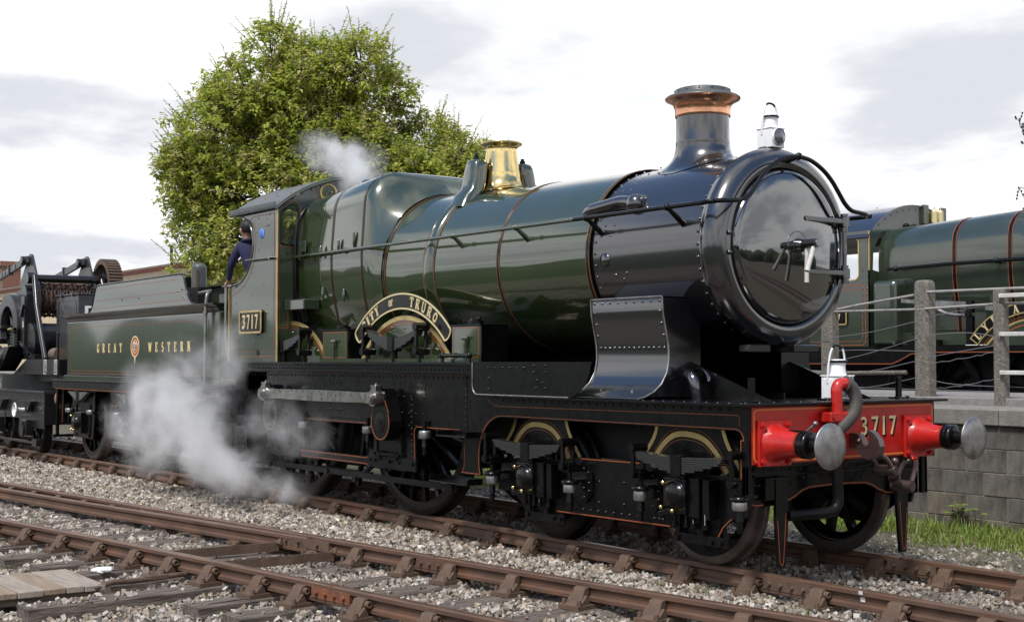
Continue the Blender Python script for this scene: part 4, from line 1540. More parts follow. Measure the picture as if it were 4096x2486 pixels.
# ---- boiler
sb_prof = [(.80, -1.46), (.80, .13)]
smoke = ybuild(MB().lathe([(.808, -1.46), (.805, -.6), (.805, .03)], (0, 0, ZC), 'x', 72), 'smokebox', 'smokebox')
barrel = ybuild(MB().lathe([(.83, -1.455), (.845, -2.0), (.86, -2.82), (.895, -3.98), (.925, -4.8), (.955, -5.0)], (0, 0, ZC), 'x', 80), 'boiler_barrel', 'green')


def brad(x):
    return float(np.interp(x, [-5.0, -4.8, -3.98, -2.82, -2.0, -1.455], [.955, .925, .895, .86, .845, .83]))


for x, wd in ((-1.485, .026), (-2.82, .026), (-4.86, .024)):
    r = brad(x)
    b = ybuild(MB().lathe([(r + .001, -wd / 2), (r + .007, -wd / 2), (r + .007, wd / 2), (r + .001, wd / 2)], (x, 0, ZC), 'x', 80), 'boiler_band', 'black')
    l = MB()
    for s in (-1, 1):
        l.lathe([(r + .001, -.0028), (r + .0065, -.0028), (r + .0065, .0028), (r + .001, .0028)], (x + s * (wd / 2 + .005), 0, ZC), 'x', 80)
    l.build('lining', 'lining_dull', b)
# cladding over the feed pipes: a rounded rib round the barrel under the clack covers
x = -4.02
r = brad(x)
rib = ybuild(MB().lathe([(r - .002, -.085), (r + .018, -.075), (r + .032, -.045), (r + .037, 0), (r + .032, .045), (r + .018, .075), (r - .002, .085)], (x, 0, ZC), 'x', 80), 'feed_pipe_cover', 'green')
l = MB()
for s in (-1, 1):
    l.lathe([(r + .001, -.0035), (r + .007, -.0035), (r + .007, .0035), (r + .001, .0035)], (x + s * .10, 0, ZC), 'x', 80)
l.build('lining', 'lining_dull', rib)


# Belpaire firebox
def fb_sec(x, zt, half, ys, rr, t=0.0):
    """half-round-cornered section; t blends towards the round barrel"""
    pts = []
    zs = zt - rr
    prof = [(0, zt), (half * .5, zt), (half, zt - .004)] + [(half + (ys - .03 - half) * math.sin(R(a)), zs + rr * math.cos(R(a)) - .0) for a in (15, 30, 45, 60, 75, 90)]
    prof += [(ys, 3.0), (ys + .008, 2.85), (ys, 2.62), (ys - .035, 2.38), (ys - .09, 2.15), (ys - .17, 1.95), (ys - .25, 1.80), (ys - .28, 1.66)]
    right = prof
    out = [(-y, z) for y, z in right]
    loop = out + [(y, z) for y, z in reversed(right)]
    res = []
    for (y, z) in loop:
        if t > 0:
            a = math.atan2(z - ZC, y)
            ry, rz_ = math.cos(a) * .955, ZC + math.sin(a) * .955
            if z < 1.7:
                rz_ = max(rz_, 1.66)
            res.append((x, y + (ry - y) * t, z + (rz_ - z) * t))
        else:
            res.append((x, y, z))
    return res


secs = [fb_sec(-6.94, 3.70, .50, .915, .40), fb_sec(-6.03, 3.77, .50, .945, .40), fb_sec(-5.26, 3.825, .50, .965, .40)]
for t, dx in ((.02, .05), (.08, .09), (.2, .14), (.42, .19), (.72, .26), (1.0, .36)):
    s_ = fb_sec(-5.26 + dx, 3.825, .50, .965, .40, t)
    secs.append(s_)
fbx = ybuild(MB().loft(secs, False, True), 'firebox', 'green')
for x, zt, ys in ((-6.03, 3.77, .945), (-5.29, 3.823, .964)):
    a, b, c = (fb_sec(x + d_, zt + .006, .505, ys + .007, .40) for d_ in (-.014, 0, .014))
    o_ = MB().loft([a, c], False, True)
    bd = ybuild(o_, 'firebox_band', 'black')
    l = MB()
    for s in (-1, 1):
        l.loft([fb_sec(x + s * .020 - .0025, zt + .004, .504, ys + .0055, .40), fb_sec(x + s * .020 + .0025, zt + .004, .504, ys + .0055, .40)], False, True)
    l.build('lining', 'lining_dull', bd)
mb = MB()
for x, z, h in ((-5.46, 3.04, .10), (-5.82, 3.0, .08), (-6.25, 2.95, .08), (-5.74, 2.42, .08), (-6.25, 2.45, .09)):
    y = -.975 if z > 2.6 else -.945
    ybuild(MB().sphere((x, y, z), (.022, .018, h), 10, 6), 'washout_plug', 'green_dull')
mb = MB()
mb.box(-6.82, -6.66, -.966, -.955, 2.98, 3.12)
mb.cyl((-6.78, -.98, 2.9), (-6.72, -.98, 3.0), .02, n=8)
ybuild(mb, 'plug_plate', 'green_dull', bevel=.004)
mb = MB()
for x, y, z in ((-6.72, -.62, 3.60), (-5.9, -.55, 3.74)):
    mb = MB().sphere((x, y, z), (.13, .08, .07), 12, 8)
    mb.sphere((x + .1, y, z + .02), (.12, .03, .03), 8, 6)
    ybuild(mb, 'inspection_cover', 'green')
ybuild(MB().box(-6.90, -6.40, -1.12, -.90, 2.27, 2.40), 'oil_box', 'green_dull', bevel=.012)
ybuild(MB().box(-6.93, -6.905, -.99, -.93, 1.66, 2.9).box(-6.915, -5.3, -.72, -.70, 1.64, 1.80), 'cladding_edge', 'black')
rv = MB()
rv.rivets((-6.1, -.815, 2.07), (-5.2, -.80, 2.03), 9, (0, -1, .3), .014)
ybuild(rv, 'firebox_rivets', 'green', kind='stuff')

# handrail with its stanchions
HZ, HY = 2.928, -.972
path = [(-6.92, HY, HZ), (-6.0, HY - .02, HZ), (-5.2, HY - .015, HZ), (-4, HY, HZ), (-1.5, HY, HZ), (.10, HY + .01, HZ)]
curve = [(.20, -.955, 2.93), (.262, -.885, 2.937), (.275, -.78, 2.945), (.275, -.67, 2.958), (.275, -.585, 3.01), (.275, -.52, 3.08), (.275, -.42, 3.19), (.275, -.30, 3.28), (.275, -.15, 3.345), (.275, 0, 3.366)]
half = catmull(path + curve, 4)
full = half + [Vector((p.x, -p.y, p.z)) for p in reversed(half[:-1])]
hr = ybuild(MB().tube(full, .0195, 10), 'handrail', ['green'])
hr.data.materials.append(X['black'])
for p_ in hr.data.polygons:
    p_.material_index = 1 if p_.center.x + wloc(LOCO).x > -1.5 else 0
mb = MB()
for x in (-6.45, -5.66, -3.45, -2.377, -1.329, -.287):
    r = brad(x) if x > -5 else .955
    for s in (-1, 1):
        mb = MB().sphere((x, s * abs(HY), HZ), .032, 10, 8)
        d_ = Vector((0, s * abs(HY), HZ - ZC)).normalized()
        q = Vector((x, 0, ZC)) + d_ * (r - .02)
        mb.cyl((x, s * abs(HY), HZ), q - Vector((0, 0, .07)), .017, .03, n=10)
        ybuild(mb, 'handrail_stanchion', 'black' if x > -1.4 else 'green')
for y, z in ((0.0, 3.366),):
    mb = MB().sphere((.275, y, z), .033, 10, 8).cyl((.275, y, z), (.12, y, z - .03), .017, .026, n=10)
ybuild(mb, 'handrail_stanchion', 'black')

# smokebox front
ring = ybuild(MB().lathe([(.806, -.07), (.826, -.066), (.834, -.05), (.836, -.02), (.845, -.016), (.847, .015), (.842, .045), (.828, .078), (.806, .108), (.778, .132), (.745, .148), (.71, .155), (.68, .152), (.665, .142), (.658, .125), (.655, .10)],
                             (0, 0, ZC), 'x', 96), 'smokebox_ring', 'smokebox')
door = ybuild(MB().lathe([(.66, .10), (.650, .135), (.640, .165), (.622, .180), (.605, .186), (.55, .200), (.45, .220), (.35, .236), (.25, .248), (.15, .256), (.07, .260), (0, .261)], (0, 0, ZC), 'x', 96), 'smokebox_door', 'door')
for z in (2.86, 2.415):
    mb = MB().obox((.243, .36, z), (.026, .48, .042))
    mb.cyl((.235, .12, z), (.258, .12, z), .021, n=12)
    mb.box(.15, .245, .60, .685, z - .045, z + .045)
    mb.cyl((.215, .645, z - .085), (.215, .645, z + .07), .032, n=14)
    ybuild(mb, 'door_hinge', 'smokebox', bevel=.006)
ybuild(MB().cyl((.215, .645, 2.42), (.215, .645, 2.88), .018, n=10), 'hinge_rod', 'smokebox')
h = ybuild(MB().lathe([(.125, .0), (.125, .006), (.118, .008)], (.252, 0, ZC), 'x', 28).cyl((.25, 0, ZC), (.33, 0, ZC), .065, .05, n=18).cyl((.33, 0, ZC + .01), (.47, 0, ZC + .01), .038, n=16), 'door_handle', 'smokebox')
MB().cyl((.355, 0, ZC - .02), (.36, -.01, 2.31), .016, .020, n=10).build('locking_lever', 'white_worn', h)
MB().cyl((.435, 0, ZC), (.455, -.115, 2.395), .018, .022, n=10).build('locking_lever', 'white_worn', h)
MB().cyl((.47, 0, ZC + .01), (.482, 0, ZC + .01), .03, n=12).build('handle_nut', 'steel_dull', h)
rv = MB()
for a in np.linspace(0, 2 * PI, 48, endpoint=False):
    rv.rivet((-.10, math.cos(a) * .806, ZC + math.sin(a) * .806), (0, math.cos(a), math.sin(a)), .0165)
for a in np.linspace(0, 2 * PI, 48, endpoint=False):
    rv.rivet((-1.40, math.cos(a) * .808, ZC + math.sin(a) * .808), (0, math.cos(a), math.sin(a)), .0145)
for k in range(9):
    for dx in (0, .12):
        a = PI - 1.15 + .0 + k * .12
        rv.rivet((-1.33 + dx + .03 * (k % 2), -math.cos(a - PI) * .806, ZC + abs(math.sin(a)) * .806), (0, -math.cos(a - PI), abs(math.sin(a))), .013)
for dx, z in ((-1.15, 2.42), (-1.0, 2.43), (-1.05, 2.38)):
    y = -math.sqrt(.806 ** 2 - (z - ZC) ** 2)
    rv.rivet((dx, y, z), (0, y, z - ZC), .014)
for z in (2.70, 2.54):
    rv.rivet((.165, -.705, z), (1, 0, 0), .022)
ybuild(rv, 'smokebox_rivets', 'smokebox', kind='stuff')
mb = MB()
a = R(186)
mb.lathe([(0, .012), (.055, .010), (.062, 0)], (0, 0, 0), 'z', 20)
m2 = MB()
q = Matrix.Rotation(R(90), 3, 'X')
m2.v = [tuple(Vector((-1.27, -.806, 2.56)) + q @ Vector(v)) for v in mb.v]
m2.f, m2.s, m2.m = mb.f, mb.s, mb.m
ybuild(m2, 'access_cover', 'smokebox')
ybuild(MB().box(-.02, .10, -.42, -.16, 1.735, 1.80), 'smokebox_lug', 'smokebox', bevel=.008)
ybuild(MB().box(-.02, .22, .0, .30, 1.735, 1.80), 'smokebox_lug', 'smokebox', bevel=.008)
# snifting valve cover on the side
mb = MB()
p = catmull([(-1.63, -.745, 2.985), (-1.55, -.745, 3.02), (-1.35, -.73, 3.045), (-1.15, -.715, 3.065), (-.98, -.72, 3.045)], 5)
rr_ = [.022 + .040 * min(1, i / 6) * (1 if i < 16 else .95) for i in range(len(p))]
mb.tube(p, rr_, 10)
mb.sphere((-.955, -.725, 3.035), (.085, .075, .085), 14, 10)
mb.cyl((-.955, -.60, 3.02), (-.955, -.72, 3.03), .105, .095, n=18)
ybuild(mb, 'snifting_valve', 'smokebox')

# chimney
def skirt(cx, r_top, z_top, r_bot, axr, mt, name, n=48, k=9, pw=2.2, ez=0.0):
    """flared base that sits down on a round boiler of radius axr"""
    secs = []
    for i in range(k + 1):
        t = i / k
        rr = r_bot + (r_top - r_bot) * (1 - (1 - t) ** pw)
        sec = []
        for j in range(n):
            a = 2 * PI * j / n
            rb = r_bot
            zb = ZC + math.sqrt(max(.02, axr ** 2 - (rb * math.sin(a)) ** 2)) + .004
            z = zb + (z_top - zb) * (t ** 1.25)
            sec.append((cx + rr * math.cos(a), rr * math.sin(a), z))
        secs.append(sec)
    return MB().loft(secs, True, True)


CHX = -.85
ch = ybuild(MB().lathe([(.243, 3.60), (.246, 3.62), (.240, 3.64), (.239, 3.86)], (CHX, 0, 0), 'z', 56), 'chimney', 'smokebox')
skirt(CHX, .243, 3.62, .415, .806, 'smokebox', '').build('chimney_base', 'smokebox', ch)
MB().lathe([(.242, 3.852), (.250, 3.856), (.250, 3.872), (.248, 3.90), (.252, 3.935), (.266, 3.967), (.292, 3.990), (.318, 4.002), (.334, 4.010), (.34, 4.020)], (CHX, 0, 0), 'z', 64).build('copper_cap', 'copper', ch)
MB().lathe([(.34, 4.020), (.338, 4.030), (.325, 4.040), (.29, 4.052), (.258, 4.062), (.252, 4.075), (.252, 4.10), (.235, 4.108), (.19, 4.108), (.18, 4.07), (.178, 3.7)], (CHX, 0, 0), 'z', 64).build('chimney_lip', 'slate', ch)
rv = MB()
for a in np.linspace(0, 2 * PI, 14, endpoint=False):
    yb = .405 * math.sin(a)
    zb = ZC + math.sqrt(.806 ** 2 - yb ** 2) + .018
    rv.rivet((CHX + .405 * math.cos(a), yb, zb), (math.cos(a) * .3, math.sin(a) * .6, .8), .014)
    rv.rivet((CHX + .252 * math.cos(a), .252 * math.sin(a), 4.09), (math.cos(a), math.sin(a), 0), .009)
rv.build('chimney_rivets', 'smokebox', ch, kind='stuff')
# safety valve bonnet and clack covers
SVX = -3.95
sv = ybuild(MB().lathe([(.208, 3.69), (.200, 3.73), (.186, 3.82), (.172, 3.92), (.168, 3.955), (.172, 3.975), (.190, 3.992), (.215, 4.004), (.227, 4.012), (.230, 4.022), (.226, 4.032), (.205, 4.034), (.17, 4.02), (.15, 3.97), (.15, 3.7)], (SVX, 0, 0), 'z', 56), 'safety_valve_cover', 'brass')
skirt(SVX, .208, 3.695, .31, .897, 'brass', '', pw=1.9).build('cover_base', 'brass', sv)
for s in (-1, 1):
    secs = []
    for z, yc, hx, hy in ((3.30, .50, .155, .11), (3.42, .44, .145, .105), (3.50, .36, .135, .10), (3.60, .335, .125, .10), (3.70, .32, .12, .10), (3.78, .305, .115, .095), (3.815, .30, .10, .08), (3.828, .30, .07, .05)):
        secs.append([(SVX - .03 + hx * math.copysign(abs(math.cos(t)) ** .6, math.cos(t)), s * (yc + hy * math.copysign(abs(math.sin(t)) ** .6, math.sin(t))), z) for t in np.linspace(0, 2 * PI, 24, endpoint=False)])
    c = ybuild(MB().loft(secs, True, True).add(secs[-1], [tuple(range(24))]), 'clack_cover', 'green')
    MB().cyl((SVX - .03, s * .31, 3.82), (SVX - .03, s * .31, 3.865), .035, .03, n=10).cyl((SVX - .03, s * .31, 3.865), (SVX - .03, s * .31, 3.89), .02, n=8).build('clack_nut', 'black_matt', c)

# ---- saddle, side flares, front plates
sd = ybuild(MB().box(-1.38, -.62, -.66, .66, 1.346, 2.2), 'smokebox_saddle', 'black')
prof = [(-.935, 2.20), (-.925, 2.06), (-.895, 1.92), (-.868, 1.80), (-.862, 1.68), (-.885, 1.57), (-.945, 1.475), (-1.03, 1.41), (-1.13, 1.37), (-1.215, 1.352)]
XA, XB = -1.305, -.385
for s in (1, -1):
    secs = [[(x, s * y, z) for y, z in prof] + [(x, s * (y + .012), z + .006) for y, z in reversed(prof)] for x in (XA, XB)]
    fl = ybuild(MB().loft(secs, True, True, False), 'steam_pipe_cover', 'smokebox')
    e = MB()
    for x in (XA, XB - .008):
        e.plate([(s * y, z) for y, z in prof[:-1]] + [(s * .5, 1.35), (s * .5, 2.20)] if True else prof, x, x + .008, 'x')
    e.box(XA, XB, s * .935 if s < 0 else .5, -.5 if s < 0 else .935, 2.188, 2.2) if s < 0 else e.box(XA, XB, .5, .935, 2.188, 2.2)
    if s > 0:
        pass
    e.build('cover_side', 'smokebox', fl)
    if s > 0:
        rvm = MB()
        rvm.rivets((XA + .04, -.93, 2.165), (XB - .04, -.93, 2.165), 9, (0, -1, .1), .0145)
        rvm.rivets((XA + .05, -.868, 1.775), (XB - .05, -.868, 1.775), 14, (0, -1, 0), .0145)
        for z in (2.08, 1.98, 1.88):
            y = float(np.interp(z, [q[1] for q in reversed(prof)], [q[0] for q in reversed(prof)]))
            rvm.rivet((XA + .04, y, z), (0, -1, 0), .0145).rivet((XB - .04, y, z), (0, -1, 0), .0145)
        for x in (-1.05, -.65):
            rvm.rivet((x, -1.04, 1.408), (0, -.5, .8), .014)
        rvm.build('cover_rivets', 'smokebox', fl, kind='stuff')
        MB().tube([(XB + .003, y - .004, z) for y, z in prof], .008, 6).tube([(XA - .003, y - .004, z) for y, z in prof], .008, 6).tube([(XA, -.937, 2.2), (XB, -.937, 2.2)], .009, 6).build('cover_edge', 'steel_dull', fl)
for s in (-1, 1):
    g = [(-.64, 1.346), (.52, 1.346), (.52, 1.36), (-.02, 1.60), (-.64, 1.735)]
    y = s * .615
    o = ybuild(MB().plate([(-.64, 1.346), (.52, 1.346), (.50, 1.358), (-.60, 1.733), (-.64, 1.733)], y - .008, y + .008), 'frame_wing', 'black', bevel=.003)
mb = MB()
mb.box(-.64, -.60, -.6, .6, 1.346, 1.74)
for y in (-.45, 0, .45):
    mb.box(-.6, .1, y - .01, y + .01, 1.346, 1.40)
ybuild(mb, 'saddle_front', 'black')
# round blower pipe elbow beside the flare
mb = MB().lathe([(.10, .0), (.115, .02), (.10, .035)], (-.20, -.70, 1.50), 'y', 20, PI * .5 - 1.6, PI * .5 + 1.6)
mb.tube(catmull([(-.20, -.72, 1.35), (-.20, -.74, 1.44), (-.23, -.74, 1.52), (-.30, -.72, 1.55)], 6), .052, 12)
ybuild(mb, 'pipe_elbow', 'smokebox')
for y in (-.872, .925):
    mb = MB().box(.535, .565, y - .028, y + .028, 1.346, 1.532).box(.48, .60, y - .06, y + .06, 1.346, 1.358)
    for dy in (-.045, .045):
        mb.cyl((.585, y + dy * 1.6, 1.346), (.585, y + dy * 1.6, 1.366), .018, n=6)
    ybuild(mb, 'lamp_bracket', 'black', bevel=.003)
ybuild(MB().box(.53, .63, -.10, .06, 1.346, 1.362), 'lamp_bracket', 'black', bevel=.003)
ybuild(MB().box(-.10, .02, -.10, .10, ZC + .80, ZC + .845), 'lamp_bracket', 'black', bevel=.004)
# ---- buffer beam
XBM = .765
bb = ybuild(MB().box(.715, .758, -1.128, 1.128, .862, 1.322), 'buffer_beam', 'black', bevel=.004)
bp = MB().box(.7585, .765, -1.098, 1.104, .884, 1.316).build('beam_face', 'red', bb, bevel=.003)
MB().line(rrect(-1.076, 1.083, .904, 1.296, .035, 4), .013, XBM, axis='x', t=.0025, closed=True).build('lining', 'orange_bright', bb)
text(bb, 'digit', ['cream', 'black'], '3717', (.7665, .145, 1.064), (0, 1, 0), (0, 0, 1), (1, 0, 0), .152, .002, .98, .16, lambda c_: .022 if c_ != '1' else .012, (.020, -.018))
# plate below the beam
pl = [(-1.03, .862), (-1.03, .548), (-.66, .555), (-.60, .565), (-.50, .60), (-.42, .64), (-.34, .66), (-.1, .668), (.1, .668), (.34, .66), (.42, .64), (.50, .60), (.60, .565), (.66, .555), (1.03, .548), (1.03, .862)]
ybuild(MB().plate(pl, .63, .655, 'x').box(.655, .70, -1.0, 1.0, .782, .80).box(.66, .71, -1.0, 1.0, .845, .862), 'front_plate', 'black', bevel=.003)
ln = MB()
ln.line([(-.70, .57), (-.605, .578), (-.505, .612), (-.425, .652), (-.345, .672), (-.1, .680), (.1, .680), (.345, .672), (.425, .652), (.505, .612), (.605, .578), (.70, .57)], .011, .6555, axis='x', t=.002)
ln.line([(-1.015, .845), (-1.015, .58), (-.93, .562), (-.86, .566)], .010, .6555, axis='x', t=.002)
ybuild(ln, 'lining', 'orange')
rv = MB()
rv.rivets((.656, -.85, .755), (.656, .9, .755), 9, (1, 0, 0), .018)
rv.rivets((.71, -.92, .828), (.71, .95, .828), 10, (1, 0, 0), .017)
for y in (-.95, -.90, -.55, -.3, 0, .3, .55):
    rv.rivet((.656, y, .715), (1, 0, 0), .017)
ybuild(rv, 'beam_rivets', 'black', kind='stuff')
ybuild(MB().box(.66, .70, -1.10, -1.03, .55, .862), 'frame_end', 'black', bevel=.004)
ybuild(MB().box(.66, .70, 1.03, 1.10, .55, .862), 'frame_end', 'black', bevel=.004)
# guard irons
for s in (-1, 1):
    g = MB()
    A_ = [(s * .80, .76), (s * .69, .76), (s * .655, .50), (s * .70, .08), (s * .775, .08), (s * .80, .45)]
    g.plate(A_, .70, .728, 'x')
    g.box(.66, .72, s * .90 if s < 0 else .70, -.70 if s < 0 else .90, .60, .78) if s < 0 else g.box(.66, .72, .70, .90, .60, .78)
    gi = ybuild(g, 'guard_iron', 'black', bevel=.006)
    l = MB().line([(s * .690, .50), (s * .722, .13), (s * .735, .10), (s * .760, .12), (s * .785, .45)], .0045, .7285, axis='x', t=.002)
    l.build('lining', 'orange', gi)
# buffers
for s in (-1, 1):
    y = s * .87
    b = MB()
    b.box(.7655, .792, y - .18, y + .18, .868, 1.216)
    for dy in (-.14, .14):
        for dz in (.905, 1.178):
            b.cyl((.792, y + dy, dz), (.812, y + dy, dz), .027, n=6).cyl((.812, y + dy, dz), (.822, y + dy, dz), .014, n=8)
    b.lathe([(.150, .792), (.146, .80), (.136, .815), (.128, .84), (.112, .91), (.100, .97), (.092, 1.03), (.088, 1.06)], (0, y, 1.043), 'x', 40)
    bf = ybuild(b, 'buffer', 'red', bevel=.006)
    MB().lathe([(.088, 1.055), (.098, 1.06), (.104, 1.075), (.104, 1.10), (.096, 1.115), (.104, 1.12), (.104, 1.135), (.09, 1.15), (.05, 1.152)], (0, y, 1.043), 'x', 32).box(.93, 1.06, y - .022, y + .022, 1.125, 1.150).build('buffer_collar', 'black', bf)
    MB().lathe([(.096, 1.04), (.0975, 1.04), (.0965, 1.047)], (0, y, 1.043), 'x', 32).build('lining', 'orange', bf)
    MB().cyl((1.14, y, 1.043), (1.31, y, 1.043), .048, n=20).build('buffer_rod', 'black_matt', bf)
    MB().lathe([(.05, 1.285), (.10, 1.300), (.150, 1.308), (.168, 1.312), (.171, 1.318), (.168, 1.325), (.12, 1.336), (.06, 1.341), (0, 1.342)], (0, y, 1.043), 'x', 56).build('buffer_head', 'steel_dull', bf)
mb = MB().tube([(1.06, -.82, 1.145), (1.09, -.81, 1.17), (1.11, -.80, 1.19)], .012, 6).sphere((1.12, -.80, 1.20), .02, 8, 6)
ybuild(mb, 'buffer_lubricator', 'steel_dull')
# vacuum standpipe and hose
PY = -.215
vp = ybuild(MB().tube(catmull([(.835, PY, .885), (.835, PY, 1.1), (.835, PY, 1.36), (.835, PY, 1.44), (.838, PY + .02, 1.478), (.842, PY + .065, 1.488), (.845, PY + .095, 1.484)], 6), .046, 14), 'vacuum_pipe', 'red')
MB().box(.80, .885, PY - .13, PY + .10, 1.185, 1.265).cyl((.88, PY - .09, 1.225), (.90, PY - .09, 1.225), .022, n=6).cyl((.88, PY + .08, 1.225), (.90, PY + .08, 1.225), .022, n=6).box(.766, .81, PY - .13, PY - .065, 1.185, 1.265).box(.766, .81, PY + .035, PY + .10, 1.185, 1.265).build('pipe_clamp', 'red', vp, bevel=.012)
hp = catmull([(.845, PY + .085, 1.485), (.85, PY + .13, 1.472), (.862, PY + .168, 1.425), (.875, PY + .182, 1.345), (.878, PY + .150, 1.26), (.87, PY + .075, 1.19), (.862, PY - .015, 1.13), (.858, PY - .09, 1.08), (.855, PY - .16, 1.03)], 14)
k_ = len(hp)
MB().tube(hp, [.050 + (.004 if (i % 3) else -.003) for i in range(k_)], 14).build('vacuum_hose', 'rubber', vp)
MB().tube(hp[:6], .060, 14).build('hose_clip', 'rubber', vp)
MB().sphere((.80, PY + .16, 1.50), (.03, .05, .05), 12, 8).build('hose_dolly', 'steel_dull', vp)
MB().tube(catmull([(.835, PY, .90), (.835, PY, .70), (.835, PY + .005, .58), (.83, PY - .03, .51), (.81, PY - .12, .484), (.77, PY - .33, .48), (.72, PY - .43, .475)], 8), .044, 12).build('lower_pipe', 'black_matt', vp)
# draw hook and screw coupling
hk = MB()
P = [(.766, .985), (.766, 1.09), (.84, 1.095), (.895, 1.085), (.925, 1.05), (.938, 1.01), (.962, .995), (.985, 1.008), (.997, 1.05), (.988, 1.09), (.972, 1.118), (.99, 1.125), (1.04, 1.10), (1.085, 1.05), (1.10, 1.0), (1.085, .94), (1.04, .905), (.98, .893), (.93, .905), (.89, .94), (.84, .98)]
hk.plate(P, -.030, .030)
hook = ybuild(hk, 'draw_hook', 'hook', bevel=.005, seg=1)
MB().box(.766, .80, -.09, .09, .96, 1.13).build('hook_plate', 'red', hook, bevel=.006)
c1, c2, c3 = Vector((.955, .06, .985)), Vector((.975, .20, .80)), Vector((.965, .42, .665))
top = Vector((.82, .735, .835))
mb = MB()
dy = Vector((0, -.0, 0))
for s in (-1, 1):
    o = Vector((s * .055, s * .01, 0))
    mb.tube(catmull([c1 + o * .3 + Vector((-.055, -.05, .04)), c1 + o + Vector((-.03, -.02, -.03)), (c1 + c2) / 2 + o * 1.1, c2 + o * 1.2], 5), .020, 8)
mb.tube(catmull([c1 + Vector((-.06, -.10, .04)), c1 + Vector((-.055, -.06, .07)), c1 + Vector((-.05, -.02, .04))], 5), .018, 8)
mb.cyl(c2 - Vector((.085, .02, 0)), c2 + Vector((.085, .02, 0)), .042, n=12)
d_ = (c3 - c2)
mb.cyl(c2 - d_ * .12, c3 + d_ * .05, .026, n=12)
mb.cyl(c2 + d_ * .45, c2 + d_ * .55, .05, n=10)
mb.tube([c2 + d_ * .5, c2 + d_ * .5 + Vector((.05, -.06, .10)), c2 + d_ * .5 + Vector((.06, -.07, .13))], .014, 6)
mb.sphere(c2 + d_ * .5 + Vector((.06, -.07, .14)), .03, 8, 6)
mb.cyl(c3 - Vector((.09, .01, 0)), c3 + Vector((.09, .01, 0)), .045, n=12)
mb.tube(catmull([c3 + Vector((-.075, 0, 0)), c3.lerp(top, .5) + Vector((-.07, 0, .02)), top + Vector((-.055, -.02, -.01)), top + Vector((0, .03, .02)), top + Vector((.055, -.02, -.01)), c3.lerp(top, .5) + Vector((.07, 0, .02)), c3 + Vector((.075, 0, 0))], 6), .019, 8)
mb.build('screw_coupling', 'hook', hook)
ybuild(MB().tube([(.80, .74, .90), (.82, .745, .86), (.845, .74, .845), (.86, .735, .87)], .014, 8), 'coupling_hanger', 'red')

# ---- bogie
BY = -1.0
bo = [(-2.62, .44), (-2.55, .72), (-2.3, .76), (-1.75, .77), (-1.4, .812), (-.58, .822), (-.35, .77), (.45, .77), (.60, .72), (.655, .58), (.62, .47), (.46, .44), (.36, .37), (.29, .26), (-.12, .26), (-.22, .315), (-1.71, .303), (-1.80, .26), (-2.16, .26), (-2.26, .36), (-2.4, .44)]
bf_ = MB().plate(bo, BY, BY + .028)
bogie = ybuild(bf_, 'bogie_frame', 'black', bevel=.003)
ybuild(mirror(bf_), 'bogie_frame', 'black')
l = MB().line([(-1.37, .803), (-.60, .812)], .008, BY - .0026).line([(-1.72, .314), (-.23, .326)], .009, BY - .0026).line([(-.20, .315), (-.14, .278)], .009, BY - .0026).line([(.30, .28), (.365, .375), (.455, .447)], .009, BY - .0026)
l.build('lining', 'orange', bogie)
rv = MB()
for xc in (-1.36, -.47):
    g = [(xc + .09 * 1.0 * math.cos(R(a)) * 1.25, .595 + .165 * math.sin(R(a))) for a in (22.5, 67.5, 112.5, 157.5, 202.5, 247.5, 292.5, 337.5)]
    MB().plate([(xc - .16, .73), (xc + .06, .76), (xc + .16, .70), (xc + .17, .52), (xc + .08, .43), (xc - .12, .43), (xc - .17, .52)], BY - .020, BY - .0005).build('gusset', 'black', bogie, bevel=.004)
    for q in ((-.12, .70), (-.03, .72), (.05, .72), (.11, .69), (.12, .60), (.12, .53), (.05, .47), (-.08, .47), (.05, .62), (.05, .55), (-.12, .53), (-.12, .61)):
        rv.rivet((xc + q[0], BY - .02, q[1]), (0, -1, 0), .017)
rv.rivets((-1.55, BY, .36), (-.32, BY, .37), 13, (0, -1, 0), .017)
for q in ((-1.12, .62), (-1.13, .44), (-.80, .63), (-.80, .45), (-1.5, .41), (-1.44, .37), (-.42, .42), (-.36, .37), (-.3, .42)):
    rv.rivet((q[0], BY, q[1]), (0, -1, 0), .018)
rv.build('bogie_rivets', 'black', bogie, kind='stuff')
